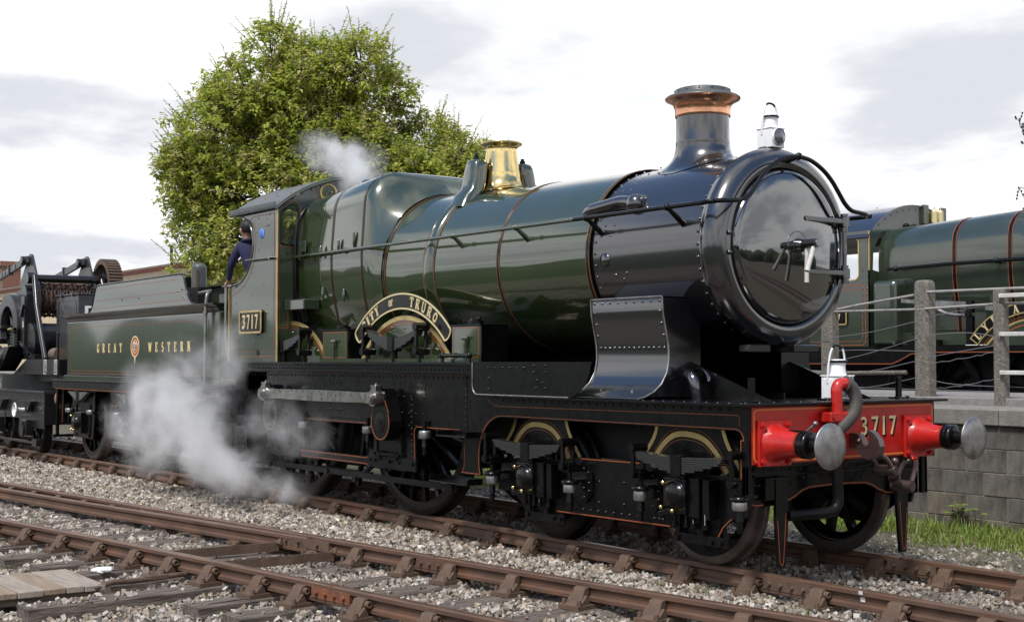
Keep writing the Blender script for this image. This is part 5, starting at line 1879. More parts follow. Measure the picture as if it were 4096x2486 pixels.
for x in WX:
    s = leaf_spring(x + .03, -1.14, .905, .51, .026, 8, .0135, .085, LOCO)
    if x == WX[1]:
        hx = ((x - .585, .505, .585), (x + .585, .515, .59))
    else:
        hx = ((x - .475, .523, .607), (x + .635, .540, .610))
    for (xx, z0, z1) in hx:
        mb = MB()
        zt, zl = .952, .742
        for z in (zt, zl):
            mb.cyl((xx, -1.21, z), (xx, -1.05, z), .036, n=12)
        for yy in (-1.185, -1.075):
            mb.box(xx - .020, xx + .020, yy - .012, yy + .012, zl, zt)
        mb.box(xx - .045, xx + .045, -1.16, -1.02, zl - .05, zl + .015)
        cup(xx + .03, z0, z1, -1.13, .060)
        mb.box(xx - .05, xx + .10, -1.12, -1.0, z1 + .02, z1 + .045)
        ybuild(mb, 'spring_hanger', 'black', bevel=.003)
    # axlebox with oil cover and its keep
    c = (x - .02, -1.16, .60)
    ab = MB().box(x - .15, x + .10, -1.15, -1.01, .46, .735)
    ab.box(x + .10, x + .22, -1.12, -1.005, .44, .75).box(x + .235, x + .31, -1.10, -1.005, .43, .74).box(x - .10, x + .08, -1.14, -1.02, .735, .78)
    ab.box(x - .18, x - .12, -1.13, -1.01, .50, .70)
    for dx in (-.08, .05, .13, .26):
        ab.cyl((x + dx, -1.09, .38), (x + dx, -1.09, .47), .016, n=8).cyl((x + dx, -1.09, .35), (x + dx, -1.09, .39), .026, n=6)
    ab.obox((x - .10, -1.165, .465), (.15, .05, .035), Matrix.Rotation(-.25, 3, 'Y'))
    o = ybuild(ab, 'axlebox', 'black', bevel=.010, seg=2)
    MB().lathe([(0, -.035), (.085, -.035), (.095, -.028), (.10, -.01), (.118, -.004), (.120, .012)], (c[0], -1.15, c[2]), 'y', 28).build('axlebox_cover', 'black', o)
    MB().tube([(c[0] + .115 * math.cos(a), -1.152, c[2] + .115 * math.sin(a)) for a in np.linspace(-.9, 2.2, 14)], .013, 6).build('cover_rim', 'black', o)
    for dx, dz in ((-.075, .10), (-.10, -.095), (.03, -.115)):
        bs_ = MB().cyl((c[0] + dx, -1.20, c[2] + dz), (c[0] + dx, -1.15, c[2] + dz), .012, n=8).sphere((c[0] + dx, -1.205, c[2] + dz), .019, 8, 6)
        bs_.build('brass_bolt', 'brass', o)
    k = MB().box(x - .13, x + .46, -1.06, -1.029, .225, .30) if x == 0 else MB().box(x - .13, x + .43, -1.06, -1.029, .215, .29)
    for dx in (-.08, .30, .40):
        k.cyl((x + dx, -1.085, .262), (x + dx, -1.06, .262), .024, n=6)
    k.box(x + .12, x + .19, -1.05, -1.02, .28, .48).box(x - .12, x - .07, -1.05, -1.02, .28, .48)
    ybuild(k, 'axlebox_keep', 'black_matt', bevel=.003)
    # little splasher with brass arches behind the spring
    ya = -.88
    xm = x - .12
    p = MB().plate([(xm - .60, .84), (xm + .56, .80), (xm + .34, 1.132), (xm - .36, 1.132)], ya, ya + .014)
    sp = ybuild(p, 'bogie_splasher', 'black')
    b = MB()

    def band(c_, w_):
        b.line([tuple(q)[:2] for q in catmull([(a, z, 0) for a, z in c_], 5)], w_, ya - .006, t=.006)
    band([(xm - .46, .80), (xm - .33, .96), (xm - .18, 1.055), (0 + xm, 1.068), (xm + .17, 1.03), (xm + .31, .92), (xm + .42, .78)], .046)
    band([(xm - .55, .88), (xm - .46, .98), (xm - .41, 1.06), (xm - .39, 1.13)], .036)
    band([(xm + .37, 1.13), (xm + .41, 1.03), (xm + .48, .92), (xm + .58, .80)], .036)
    b.build('brass_arch', 'brass_paint', sp)
    l = MB()
    for off in (-.045, .045):
        l.line([tuple(q)[:2] for q in catmull([(xm - .46 + off * .6, .80, 0), (xm - .33 + off * .7, .96 - off * .6, 0), (xm - .18 + off * .3, 1.055 - off, 0), (xm, 1.068 - off, 0), (xm + .17 - off * .3, 1.03 - off, 0), (xm + .31 - off * .7, .92 - off * .6, 0), (xm + .42 - off, .78, 0)], 5)], .007, ya - .003)
    l.build('lining', 'orange', sp)
    rv = MB()
    for a in (-.22, -.1, .03, .15, .25):
        rv.rivet((xm + a, ya, .97 - abs(a) * .25), (0, -1, 0), .015)
    rv.build('splasher_rivets', 'black', sp, kind='stuff')

# ---- cab
CX, CR_ = -6.93, -8.22
side = [(CX, 1.646), (CX, 3.565), (-8.10, 3.565), (-8.10, 3.52)] + [tuple(q)[:2] for q in catmull([(-8.0, 3.505, 0), (-7.82, 3.45, 0), (-7.68, 3.33, 0), (-7.612, 3.16, 0), (-7.64, 2.98, 0), (-7.73, 2.83, 0), (-7.87, 2.715, 0), (-8.02, 2.65, 0), (-8.2, 2.625, 0)], 4)] + [(-8.33, 2.62), (-8.30, 1.646)]
for s in (-1, 1):
    o = MB().plate(side, s * 1.2, s * 1.186)
    cs = ybuild(o, 'cab_side', 'green_streak')
    if s > 0:
        continue
    e = MB()
    cutp = [tuple(q)[:2] for q in catmull([(-8.10, 3.52, 0), (-8.0, 3.505, 0), (-7.82, 3.45, 0), (-7.68, 3.33, 0), (-7.612, 3.16, 0), (-7.64, 2.98, 0), (-7.73, 2.83, 0), (-7.87, 2.715, 0), (-8.02, 2.65, 0), (-8.33, 2.62, 0)], 4)]
    e.tube([(a, -1.195, b) for a, b in cutp], .017, 8)
    e.build('cutout_beading', 'green', cs)
    MB().box(CX - .004, CX + .022, -1.213, -1.2005, 1.65, 3.56).box(-8.315, -8.29, -1.213, -1.2005, 1.65, 2.60).build('brass_beading', 'brass_paint', cs)
    l = MB()
    l.line([(-7.02, 1.72), (-7.02, 3.47), (-7.60, 3.47), (-7.78, 3.40)], .007, -1.2026)
    l.line([(-7.02, 1.72), (-8.22, 1.72), (-8.24, 2.50), (-8.05, 2.54), (-7.85, 2.62), (-7.68, 2.75), (-7.57, 2.93), (-7.53, 3.15), (-7.60, 3.40)], .007, -1.2026)
    l.line([(-7.09, 1.78), (-8.15, 1.78)], .005, -1.2026)
    l.build('lining', 'orange', cs)
    pt = MB().plate(rrect(-7.93, -7.29, 2.005, 2.292, .035, 4), -1.232, -1.203).build('number_plate', 'black', LOCO)
    MB().line(rrect(-7.918, -7.302, 2.017, 2.280, .03, 4), .024, -1.240, t=.009, closed=True).build('plate_border', 'brass_paint', pt)
    text(pt, 'digit', 'brass_letter', '3717', (-7.84, -1.232, 2.062), (1, 0, 0), (0, 0, 1), (0, -1, 0), .178, .009, .80, .14, lambda c_: .030 if c_ != '1' else .024)
    d_ = MB().lathe([(0, -.006), (.062, -.006), (.065, -.002)], (-7.36, -1.2, 3.24), 'y', 28).build('route_disc', 'blue_disc', LOCO)
    lt = MB()
    glyph(lt, 'A', (-7.395, -1.2065, 3.20), (1, 0, 0), (0, 0, 1), (0, -1, 0), .08, .001, .9)
    lt.build('disc_letter', 'blue_letter', d_)
    MB().tube([(-7.72, -1.255, 2.925), (-7.05, -1.255, 2.918)], .014, 8).cyl((-7.03, -1.2, 2.918), (-7.03, -1.27, 2.918), .022, n=10).cyl((-7.64, -1.2, 2.925), (-7.64, -1.26, 2.925), .014, n=8).build('cab_handrail', 'green', cs)
    rv = MB()
    for q in ((-7.15, 3.46), (-7.22, 3.42), (-7.46, 3.44), (-7.5, 3.26), (-7.24, 3.33), (-7.20, 3.33), (-7.16, 3.33), (-7.45, 3.05), (-7.2, 2.25), (-7.18, 2.15), (-7.62, 2.50), (-7.3, 2.6), (-8.1, 2.40), (-8.1, 2.2), (-7.6, 1.9), (-7.1, 1.95), (-7.66, 1.80), (-7.2, 2.35), (-8.05, 1.95)):
        rv.rivet((q[0], -1.2, q[1]), (0, -1, 0), .011)
    rv.build('cab_rivets', 'green_dull', cs, kind='stuff')
RR, ZA = 1.89, 3.99


def roof_z(y, off=0.0):
    return ZA + off - RR + math.sqrt(RR ** 2 - y ** 2)


top_ = [(y, roof_z(y, -.012)) for y in np.linspace(1.2, -1.2, 25)]
fo = [(-1.2, 1.646)] + [(1.2, 1.646)] + top_
win = [(-1.150, 3.10), (-1.135, 3.085), (-.955, 3.075), (-.935, 3.09), (-.93, 3.52), (-.945, 3.565), (-.985, 3.585), (-1.03, 3.565), (-1.14, 3.49), (-1.152, 3.47)]
ph = [(-.507 + .105 * math.cos(a), 3.750 + .105 * math.sin(a)) for a in np.linspace(0, 2 * PI, 24, endpoint=False)]
holes = [list(reversed(win)), [(-a, b) for a, b in win], list(reversed(ph)), [(-a, b) for a, b in ph]]
cf = ybuild(MB().plate(fo, CX - .014, CX, 'x', holes), 'cab_front', 'green_streak')
for pane in (win, [(-a, b) for a, b in win], ph):
    MB().plate(pane, CX - .010, CX - .006, 'x').build('window_pane', 'glass', cf)
e = MB().tube([(CX + .004, a, b) for a, b in win] + [(CX + .004, *win[0])], .011, 6)
e.build('window_frame', 'black', cf)
MB().lathe([(.098, .0), (.098, .016), (.122, .016), (.124, .0)], (CX, -.507, 3.750), 'x', 32).lathe([(.098, .0), (.098, .016), (.122, .016), (.124, .0)], (CX, .507, 3.750), 'x', 32).build('porthole_rim', 'brass_paint', cf)
l = MB()
l.line([(-1.17, 2.06), (-1.17, 3.06), (-.955, 3.045), (-.95, 2.7), (-.915, 2.40), (-.905, 2.27), (-1.055, 2.27), (-1.055, 2.06)], .009, CX + .0005, axis='x', t=.002, closed=True)
l.line([(-1.165, 3.50), (-1.04, 3.60), (-.97, 3.625), (-.915, 3.60), (-.90, 3.55), (-.90, 3.33), (-.86, 3.43), (-.78, 3.52), (-.68, 3.58), (-.62, 3.60), (-.65, 3.72), (-.68, 3.82), (-.85, 3.75), (-1.0, 3.66), (-1.165, 3.53)], .008, CX + .0005, axis='x', t=.002)
l.build('lining', 'orange', cf)
ybuild(MB().tube([(CX + .012, a, b) for a, b in ((-.72, 1.7), (-.86, 1.95), (-.935, 2.3), (-.965, 2.62), (-.97, 2.95), (-.965, 3.18), (-.93, 3.38), (-.84, 3.52), (-.7, 3.60))], .022, 8), 'cladding_ring', 'black')
secs = []
for x in (CR_, CX + .035):
    secs.append([(x, y, roof_z(y, .012)) for y in np.linspace(-1.245, 1.245, 31)] + [(x, y, roof_z(y, -.012)) for y in np.linspace(1.245, -1.245, 31)])
rf = ybuild(MB().loft(secs, True, True, True), 'cab_roof', 'slate')
MB().box(CR_, CX + .035, -1.262, -1.246, 3.555, 3.592).build('rain_strip', 'slate', rf)
MB().tube([(CX + .03, y, roof_z(y, -.022)) for y in np.linspace(-1.24, 1.24, 31)], .016, 6).build('roof_edge', 'green', rf)
rv = MB()
for y in np.linspace(-1.12, 1.12, 19):
    rv.rivet((CX + .002, y, roof_z(y, -.055)), (1, 0, 0), .014)
for x in (-7.0, -7.35, -7.7, -8.1):
    for y in np.linspace(-1.15, -.2, 7):
        rv.rivet((x, y, roof_z(y, .012)), (0, y / RR, .8), .013)
rv.build('roof_rivets', 'slate', rf, kind='stuff')
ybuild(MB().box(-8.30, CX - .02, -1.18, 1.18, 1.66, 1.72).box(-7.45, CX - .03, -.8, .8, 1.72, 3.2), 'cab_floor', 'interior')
ybuild(MB().tube([(-8.33, -1.215, 1.70), (-8.345, -1.235, 2.0), (-8.345, -1.235, 2.62)], .016, 8), 'entrance_handrail', 'steel')

# ---- lamps


def lamp(x, y, z, s, label, cupz=1.0):
    root = empty('oil_lamp', (x, y, z), label, 'lamp', 'white engine lamps')
    b = MB().box(x - .085 * s, x + .085 * s, y - .078 * s, y + .078 * s, z + .004, z + .165 * s)
    b.box(x - .092 * s, x + .092 * s, y - .085 * s, y + .085 * s, z + .165 * s, z + .175 * s)
    b.box(x - .06 * s, x + .02 * s, y - .086 * s, y - .078 * s, z + .01, z + .15 * s)
    body = b.build('lamp_body', 'white', root, bevel=.004)
    MB().lathe([(.070 * s, .0), (.074 * s, .012 * s), (.072 * s, .02 * s)], (x + .085 * s, y, z + .095 * s), 'x', 24).build('lens_ring', 'white', body)
    MB().lathe([(.066 * s, .014 * s), (.05 * s, .024 * s), (.025 * s, .031 * s), (0, .033 * s)], (x + .085 * s, y, z + .095 * s), 'x', 24).build('lens', 'lens', body)
    MB().lathe([(.068 * s, .175 * s), (.062 * s, .20 * s), (.058 * s, .25 * s), (.056 * s, .262 * s), (.070 * s, .272 * s), (.072 * s, .28 * s), (.045 * s, .29 * s), (0, .292 * s)], (x, y, z), 'z', 24).build('lamp_chimney', 'white', root)
    MB().lathe([(.0705 * s, .266 * s), (.0735 * s, .274 * s), (.0735 * s, .2795 * s), (.069 * s, .283 * s)], (x, y, z), 'z', 24).build('chimney_band', 'black', root)
    pth = catmull([(x - .02, y - .088 * s, z + .12 * s), (x - .01, y - .092 * s, z + .22 * s), (x, y - .075 * s, z + .33 * s), (x, y - .035 * s, z + .385 * s), (x, y + .035 * s, z + .385 * s), (x, y + .075 * s, z + .33 * s), (x - .01, y + .092 * s, z + .22 * s), (x - .02, y + .088 * s, z + .12 * s)], 5)
    MB().tube(pth, .0085, 8).build('handle', 'white', root)
    MB().tube(pth[13:23], .0095, 8).build('handle_grip', 'black', root)
    return root


lamp(-.035, 0, ZC + .846, 1.0, 'white oil lamp standing on top of the black smokebox')
lamp(.575, .105, 1.352, 1.12, 'white oil lamp standing on the footplate behind the red hose pipe')
# ================================================================== tender
TD = empty('tender', (-11.8, -.1, RZ1), 'dark green coal tender lettered in gold and coupled behind the engine cab', 'tender')


def tb(mb, name, mt, parent=None, **k):
    return mb.build(name, mt, parent or TD, **k)


TY = -1.2
for s in (-1,):
    tank = tb(MB().box(-14.80, -8.62, -1.2, 1.15, 1.42, 2.32), 'tank', 'green_streak', bevel=.03, seg=3)
    secs = []
    for (o, z) in ((0, 2.315), (.012, 2.35), (.05, 2.385), (.10, 2.405), (.115, 2.425)):
        secs.append([(-14.80 - o, -1.2 - o, z), (-8.62 + o * .3, -1.2 - o, z), (-8.62 + o * .3, 1.15 + o, z), (-14.80 - o, 1.15 + o, z)])
    MB().loft(secs, True, False).box(-14.8, -8.65, -1.2, 1.15, 2.33, 2.40).build('tank_flare', 'green_dull', tank)
    MB().box(-14.86, -8.56, -1.225, -1.2005, 1.345, 1.42).box(-14.86, -14.80, -1.22, 1.17, 1.345, 1.42).build('tank_angle', 'green_dull', tank, bevel=.004)
    fen = [(-13.92, 2.42)] + [tuple(q)[:2] for q in catmull([(-13.80, 2.44, 0), (-13.66, 2.53, 0), (-13.56, 2.70, 0), (-13.48, 2.83, 0), (-13.38, 2.872, 0)], 4)] + [(-10.02, 2.88)] + [tuple(q)[:2] for q in catmull([(-9.92, 2.86, 0), (-9.86, 2.76, 0), (-9.77, 2.60, 0), (-9.64, 2.48, 0), (-9.49, 2.435, 0)], 4)] + [(-9.4, 2.42)]
    for y0, y1 in ((-1.17, -1.155), (1.12, 1.135)):
        f_ = MB().plate(fen, y0, y1)
        fo_ = tb(f_, 'coal_fender', 'green_streak')
        if y0 < 0:
            MB().tube([(a, -1.165, b) for a, b in fen], .016, 6).build('fender_beading', 'black', fo_)
            l = MB().line([(-13.3, 2.80), (-10.15, 2.81)], .006, y0 - .0026).line([(-13.6, 2.50), (-9.75, 2.51)], .006, y0 - .0026).line([(-13.45, 2.62), (-9.85, 2.63)], .005, y0 - .0026)
            l.build('lining', 'orange', fo_)
            rv = MB()
            for q in ((-10.1, 2.64), (-9.95, 2.66), (-9.9, 2.55), (-11.6, 2.6), (-12.3, 2.6)):
                rv.rivet((q[0], y0, q[1]), (0, -1, 0), .016)
            rv.build('fender_rivets', 'green_dull', fo_, kind='stuff')
    l = MB()
    l.line(rrect(-14.62, -8.95, 1.50, 2.21, .05, 3), .006, TY - .0026, closed=True).line([(-14.7, 1.455), (-8.8, 1.455)], .005, TY - .0026)
    l.build('lining', 'orange', tank)
    hgt = .135
    for word, xa, xb in (('GREAT', -13.30, -12.19), ('WESTERN', -11.10, -9.56)):
        w0 = text_width(word, hgt, 1, 0)
        gap = (xb - xa - w0) / (len(word) - 1) / hgt
        text(tank, 'letter', ['cream', 'crest'], word, (xa, TY - .0005, 1.795), (1, 0, 0), (0, 0, 1), (0, -1, 0), hgt, .003, 1.0, gap, None, (-.014, -.010))
    c = MB()
    cx_, cz_ = -11.64, 1.875
    el = lambda rx, rz_: [(cx_ + rx * math.cos(t), cz_ + rz_ * math.sin(t)) for t in np.linspace(0, 2 * PI, 32, endpoint=False)]
    crest = MB().plate(el(.17, .155), TY - .002, TY - .0002).build('crest', 'crest', TD)
    c.line(el(.165, .150), .018, TY - .005, closed=True, t=.003).line(el(.105, .095), .010, TY - .005, closed=True, t=.003)
    c.plate([(cx_ - .03, cz_ - .16), (cx_ + .03, cz_ - .16), (cx_, cz_ - .26)], TY - .004, TY - .002)
    c.build('crest_gold', 'cream', crest)
    c = MB()
    for dx, dz, rx, rz_ in ((-.03, .045, .045, .028), (.035, .03, .04, .03), (0, -.03, .06, .032), (-.03, 0, .02, .045), (.035, -.01, .02, .04)):
        c.plate([(cx_ + dx + rx * math.cos(t), cz_ + dz + rz_ * math.sin(t)) for t in np.linspace(0, 2 * PI, 10, endpoint=False)], TY - .006, TY - .002)
    c.build('crest_shields', 'white_worn', crest)
    tb(MB().box(-15.35, -8.40, -1.28, 1.22, 1.318, 1.344), 'footplate', 'black', bevel=.004)
    tb(MB().box(-15.33, -8.45, -1.27, -1.245, 1.20, 1.317), 'valance', 'black_matt', bevel=.004)
    fr_o = [(-15.25, 1.2), (-15.25, .60), (-15.13, .60), (-15.1, 1.17), (-14.62, 1.17), (-14.62, .80), (-14.55, .40), (-13.6, .40), (-13.52, .80), (-13.52, 1.17), (-12.80, 1.17), (-12.76, .955), (-12.36, .955), (-12.33, .80), (-12.26, .40), (-11.3, .40), (-11.25, .95), (-10.5, .95), (-10.1, .95), (-10.0, .40), (-9.0, .40), (-8.95, .95), (-8.5, .95), (-8.5, 1.2)]
    fro = tb(MB().plate(fr_o, -1.15, -1.12), 'outside_frame', 'black', bevel=.003)
    MB().plate([(a, b) for a, b in fr_o], 1.02, 1.05).build('frame_side', 'black', fro)
    MB().box(-15.2, -8.5, -.6, -.55, .32, 1.3).build('inside_frame', 'interior', fro)  # added dark sheet behind the wheels, closing the pale view underneath
    l = MB().line([(-15.2, 1.195), (-8.6, 1.195)], .009, -1.2726).line([(-12.77, .96), (-12.36, .96)], .012, -1.1526).line([(-15.13, .62), (-15.11, 1.15)], .008, -1.1526)
    l.build('lining', 'orange', fro)
    tb(MB().box(-15.34, -15.27, -1.2, 1.15, .92, 1.318).box(-15.42, -15.30, -1.25, -.85, .36, .40).box(-15.36, -15.30, -1.2, -1.15, .4, .95), 'rear_beam', 'black', bevel=.004)
    for wx in (-14.08, -11.80, -9.52):
        wheel(wx, -.99, .62, 12, TD, hub=.14, spoke_w=.055, tyre_mt='tread')
        sp = leaf_spring(wx, -1.21, 1.155, .48, -.0, 10, .013, .08, TD, mt='steel_dull', shrink=.95)
        cup(wx - .53, .80, .87, -1.21, .065, TD, nut=False, top=False)
        cup(wx + .53, .80, .87, -1.21, .065, TD, nut=False, top=False)
        ab = MB().box(wx - .15, wx + .15, -1.24, -1.10, .48, .82)
        ab.box(wx - .36, wx - .30, -1.17, -1.1, .42, .95).box(wx + .30, wx + .36, -1.17, -1.1, .42, .95).box(wx + .15, wx + .36, -1.17, -1.1, .42, .47).box(wx + .15, wx + .33, -1.165, -1.1, .70, .715).box(wx + .15, wx + .33, -1.165, -1.1, .58, .595)
        a_ = tb(ab, 'axlebox', 'black', bevel=.008)
        MB().lathe([(0, -.05), (.10, -.05), (.115, -.03), (.125, 0)], (wx - .08, -1.24, .65), 'y', 20).build('axlebox_cover', 'black', a_)
        for dx, dz in ((-.09, .11), (-.09, -.11), (.02, -.12)):
            MB().sphere((wx - .08 + dx, -1.29, .65 + dz), .024, 8, 6).build('brass_bolt', 'brass', a_)
    tb(MB().tube(catmull([(-8.93, -1.26, 1.36), (-8.93, -1.26, 2.0), (-8.93, -1.25, 2.46), (-8.95, -1.22, 2.56), (-9.03, -1.15, 2.60), (-9.3, -1.05, 2.61), (-9.75, -1.0, 2.605)], 6), .022, 8).cyl((-8.93, -1.26, 2.28), (-8.93, -1.26, 2.33), .035, n=8), 'handrail', 'steel_dull')
    tb(MB().tube([(-15.05, -1.25, 1.36), (-15.06, -1.26, 1.5), (-15.06, -1.26, 2.1)], .018, 8).sphere((-15.06, -1.26, 2.12), .03, 8, 6), 'handrail', 'black')
    # on top: coal space, tool boxes, vent
    tb(MB().box(-13.2, -9.9, -.95, .9, 2.4, 2.70), 'coal_space', 'coal')
    tbx = tb(MB().box(-10.95, -9.15, -.75, -.1, 2.42, 2.70), 'tool_box', 'green_dull', bevel=.015)
    MB().plate([(-.80, 2.70), (-.05, 2.70), (-.05, 2.72), (-.42, 2.775), (-.80, 2.72)], -10.98, -9.12, 'x').build('tool_box_lid', 'green_dull', tbx)
    v = tb(MB().cyl((-11.4, -.3, 2.4), (-11.4, -.3, 3.08), .115, n=20).sphere((-11.4, -.3, 3.08), (.115, .115, .075), 20, 8), 'vent_dome', 'slate')
    MB().box(-11.34, -11.28, -.40, -.36, 2.6, 3.05).build('vent_slot', 'gear', v)
    tb(MB().cyl((-12.0, -.3, 2.4), (-12.0, -.3, 2.95), .28, n=20), 'water_filler', 'black_matt')
    tb(MB().tube(catmull([(-8.75, -.9, 2.42), (-8.72, -.92, 2.62), (-8.75, -.94, 2.66), (-9.0, -.98, 2.66)], 5), .02, 8).box(-8.85, -8.62, -1.1, -.75, 2.1, 2.55), 'brake_stand', 'slate')
    st_ = MB().box(-9.15, -8.70, -1.33, -1.12, .90, .915).box(-9.15, -9.14, -1.33, -1.12, .91, .97).box(-8.71, -8.70, -1.33, -1.12, .91, .97).box(-9.12, -8.75, -1.14, -1.12, .4, 1.2)
    st_.box(-9.15, -8.70, -1.33, -1.12, .42, .435)
    tb(st_, 'footstep', 'black', bevel=.003)

# ================================================================== breakdown crane
KR = empty('rail_crane', (-18.5, -.35, RZ1), 'dark grey rail breakdown crane with chain drum and tall gear standing behind the tender', 'crane')


def kb(mb, name, mt, parent=None, **k):
    return mb.build(name, mt, parent or KR, **k)


YO = -.25                                                          # the track has drifted towards the camera here
base = MB().box(-26, -15.62, -1.33, .85, 1.085, 1.13)
base.box(-26, -15.62, -1.30, -1.27, .62, 1.085).box(-15.66, -15.60, -1.32, .85, .55, 1.10)
base.box(-17.1, -15.62, -1.31, -1.28, .48, .70).box(-19.6, -18.0, -1.31, -1.28, .48, .70)
fr_ = kb(base, 'carriage_frame', 'crane_black', bevel=.006)
kb(MB().box(-26, -15.7, -1.0, .6, .6, 1.08), 'carriage_inside', 'interior')
rv = MB()
for x in np.arange(-19, -15.7, .16):
    rv.rivet((x, -1.30, 1.04), (0, -1, 0), .016).rivet((x, -1.33, 1.13), (0, 0, 1), .013)
for x in (-15.75, -15.95, -16.15, -16.35):
    for z in (.65, .75, .85, .95):
        rv.rivet((x, -1.30, z), (0, -1, 0), .018)
rv.build('frame_rivets', 'crane', fr_, kind='stuff')
for wx in (-16.45, -18.15, -19.9, -21.6, -23.3):
    wheel(wx, -1.17 - (-16.45 - wx) * .03, .42, 8, KR, hub=.12, spoke_w=.06)
    ab = MB().box(wx - .18, wx + .14, -1.42, -1.28, .34, .62)
    ab.cyl((wx - .05, -1.45, .45), (wx - .05, -1.40, .45), .13, n=16)
    o = kb(ab, 'axlebox', 'crane_black', bevel=.01)
    mb = MB()
    for k in range(7):
        hl = .34 * (1 - .8 * k / 7)
        mb.box(wx - hl, wx + hl, -1.40, -1.31, .93 - k * .03, .952 - k * .03)
    kb(mb, 'leaf_spring', 'crane_black')
kb(MB().box(-26, -15.75, -1.38, -1.35, .21, .255).box(-15.95, -15.70, -1.42, -1.30, .18, .30), 'stay_bar', 'crane_black', bevel=.004)
bfp = MB().lathe([(.20, -15.60), (.17, -15.50), (.11, -15.36), (.09, -15.30)], (0, -.95, 1.0), 'x', 24)
kb(bfp, 'buffer', 'copper_buffer')
kb(MB().lathe([(.05, -1.58), (.03, -1.50), (.035, -1.42)], (-16.42, 0, .80), 'y', 14).lathe([(.12, -1.60), (.13, -1.585), (.05, -1.56), (.035, -1.5)], (-16.42, 0, .80), 'y', 20), 'screw_jack', 'white')
# slewing base
YB = -1.0
bs_ = MB().plate([(-18.6, 1.41), (-15.85, 1.41), (-15.85, 1.69), (-17.75, 1.69)], YB, .6)
sb_ = kb(bs_, 'slewing_base', 'crane_black', bevel=.008)
kb(MB().cyl((-18.6, -.2, 1.13), (-18.6, -.2, 1.41), 1.0, n=32).box(-21.5, -16, -.8, .5, 1.28, 1.41), 'turntable', 'crane_black')
rv = MB().rivets((-18.3, YB, 1.45), (-16.2, YB, 1.45), 7, (0, -1, 0), .018)
rv.build('base_rivets', 'crane', sb_, kind='stuff')
mb = MB()
for x in (-16.62, -16.02):
    mb.line(rrect(x - .075, x + .075, 1.43, 1.675, .006, 1), .016, YB - .004, closed=True, t=.003)
    for z, w_ in ((1.475, .06), (1.50, .09), (1.53, .05), (1.61, .045), (1.64, .07)):
        mb.box(x - w_ / 2, x + w_ / 2, YB - .004, YB - .001, z, z + .012)
    mb.line(rrect(x - .035, x + .035, 1.565, 1.655, .004, 1), .010, YB - .004, closed=True, t=.003)
mb.build('painted_panel', 'white_worn', sb_)
# brown balance weights sloping outwards
for k, xa in enumerate((-18.95, -19.85, -20.75)):
    p = MB()
    a0, a1 = (xa - .42, xa + .42)
    p.add([(a0, -1.02, 1.93), (a1, -1.02, 1.93), (a1 - .28, -1.42, 1.50), (a0 - .28, -1.42, 1.50), (a0, -.7, 1.93), (a1, -.7, 1.93), (a1 - .28, -.9, 1.46), (a0 - .28, -.9, 1.46)],
          [(0, 1, 2, 3), (4, 7, 6, 5), (0, 4, 5, 1), (1, 5, 6, 2), (2, 6, 7, 3), (3, 7, 4, 0)])
    o = kb(p, 'balance_weight', 'brown_box', bevel=.01)
    m2 = MB()
    for e_ in (a0 + .05, a1 - .05):
        m2.tube([(e_, -1.035, 1.92), (e_ - .26, -1.43, 1.52)], .022, 4)
        for t in np.linspace(0, 1, 6):
            m2.cyl((e_ - .26 * t, -1.04 - .40 * t, 1.92 - .41 * t), (e_ - .26 * t, -1.07 - .40 * t, 1.95 - .41 * t), .028, n=6)
    m2.build('weight_strap', 'steel_dull', o)
kb(MB().plate([(-18.5, 1.93), (-18.2, 1.93), (-18.8, 1.46), (-19.0, 1.46)], -1.2, -.9), 'weight_end', 'crane_black')
# side frames (A-frames)
for i, y in enumerate((-.60, .50)):
    A_ = [(-19.75, 1.69), (-19.66, 3.0), (-19.55, 3.22), (-19.05, 3.68), (-18.98, 3.745), (-18.88, 3.76), (-18.80, 3.73), (-18.32, 3.05), (-18.28, 1.69)]
    o = kb(MB().plate(A_, y - .02, y + .02), 'side_frame', 'crane', bevel=.004)
    rv = MB()
    for z in (2.95, 3.05, 3.15, 3.25, 3.35):
        rv.rivet((-18.95, y - .02, z), (0, -1, 0), .024)
    for z in (2.82, 2.98, 3.10):
        for x in (-19.55, -19.40, -19.25, -18.6, -18.45):
            rv.rivet((x, y - .02, z), (0, -1, 0), .022)
    rv.build('frame_bolts', 'crane_black', o, kind='stuff')
    ya = y - .07
    rot = math.atan2(.30, 2.16)
    arm = MB().obox((-21.9, ya, 3.65 - 3.0 * .139), (6.1, .06, .13), Matrix.Rotation(-rot, 3, 'Y'))
    ao = kb(arm, 'relieving_arm', 'crane', bevel=.004)
    MB().cyl((-18.98, ya - .10, 3.64), (-18.98, y + .03, 3.64), .075, n=14).build('arm_pin', 'crane_black', ao)
    MB().cyl((-19.12, ya - .08, 3.60), (-19.12, y, 3.60), .05, n=10).build('arm_pin', 'crane_black', ao)
    MB().obox((-20.05, ya, 3.50), (.05, .10, .20), Matrix.Rotation(-rot, 3, 'Y')).build('arm_strap', 'crane_black', ao)
    if i == 0:
        m3 = MB()
        for k, x in enumerate((-19.65, -20.15, -20.36, -20.57, -20.78)):
            z = 3.65 + (x + 18.9) * .139
            m3.obox((x, ya - .034, z), (.10, .008, .085), Matrix.Rotation(-rot, 3, 'Y'))
        m3.build('plate_blocks', 'crane_black', ao)
        m4 = MB()
        for k, x in enumerate((-19.65, -20.15, -20.36, -20.57, -20.78)):
            z = 3.65 + (x + 18.9) * .139
            m4.line(arc(x, z, .022, 30, 300, 8) if k % 2 else [(x - .02, z + .025), (x + .02, z + .025), (x - .02, z - .025), (x + .02, z - .025)], .011, ya - .043, t=.004)
        m4.build('plate_marks', 'white_worn', ao)
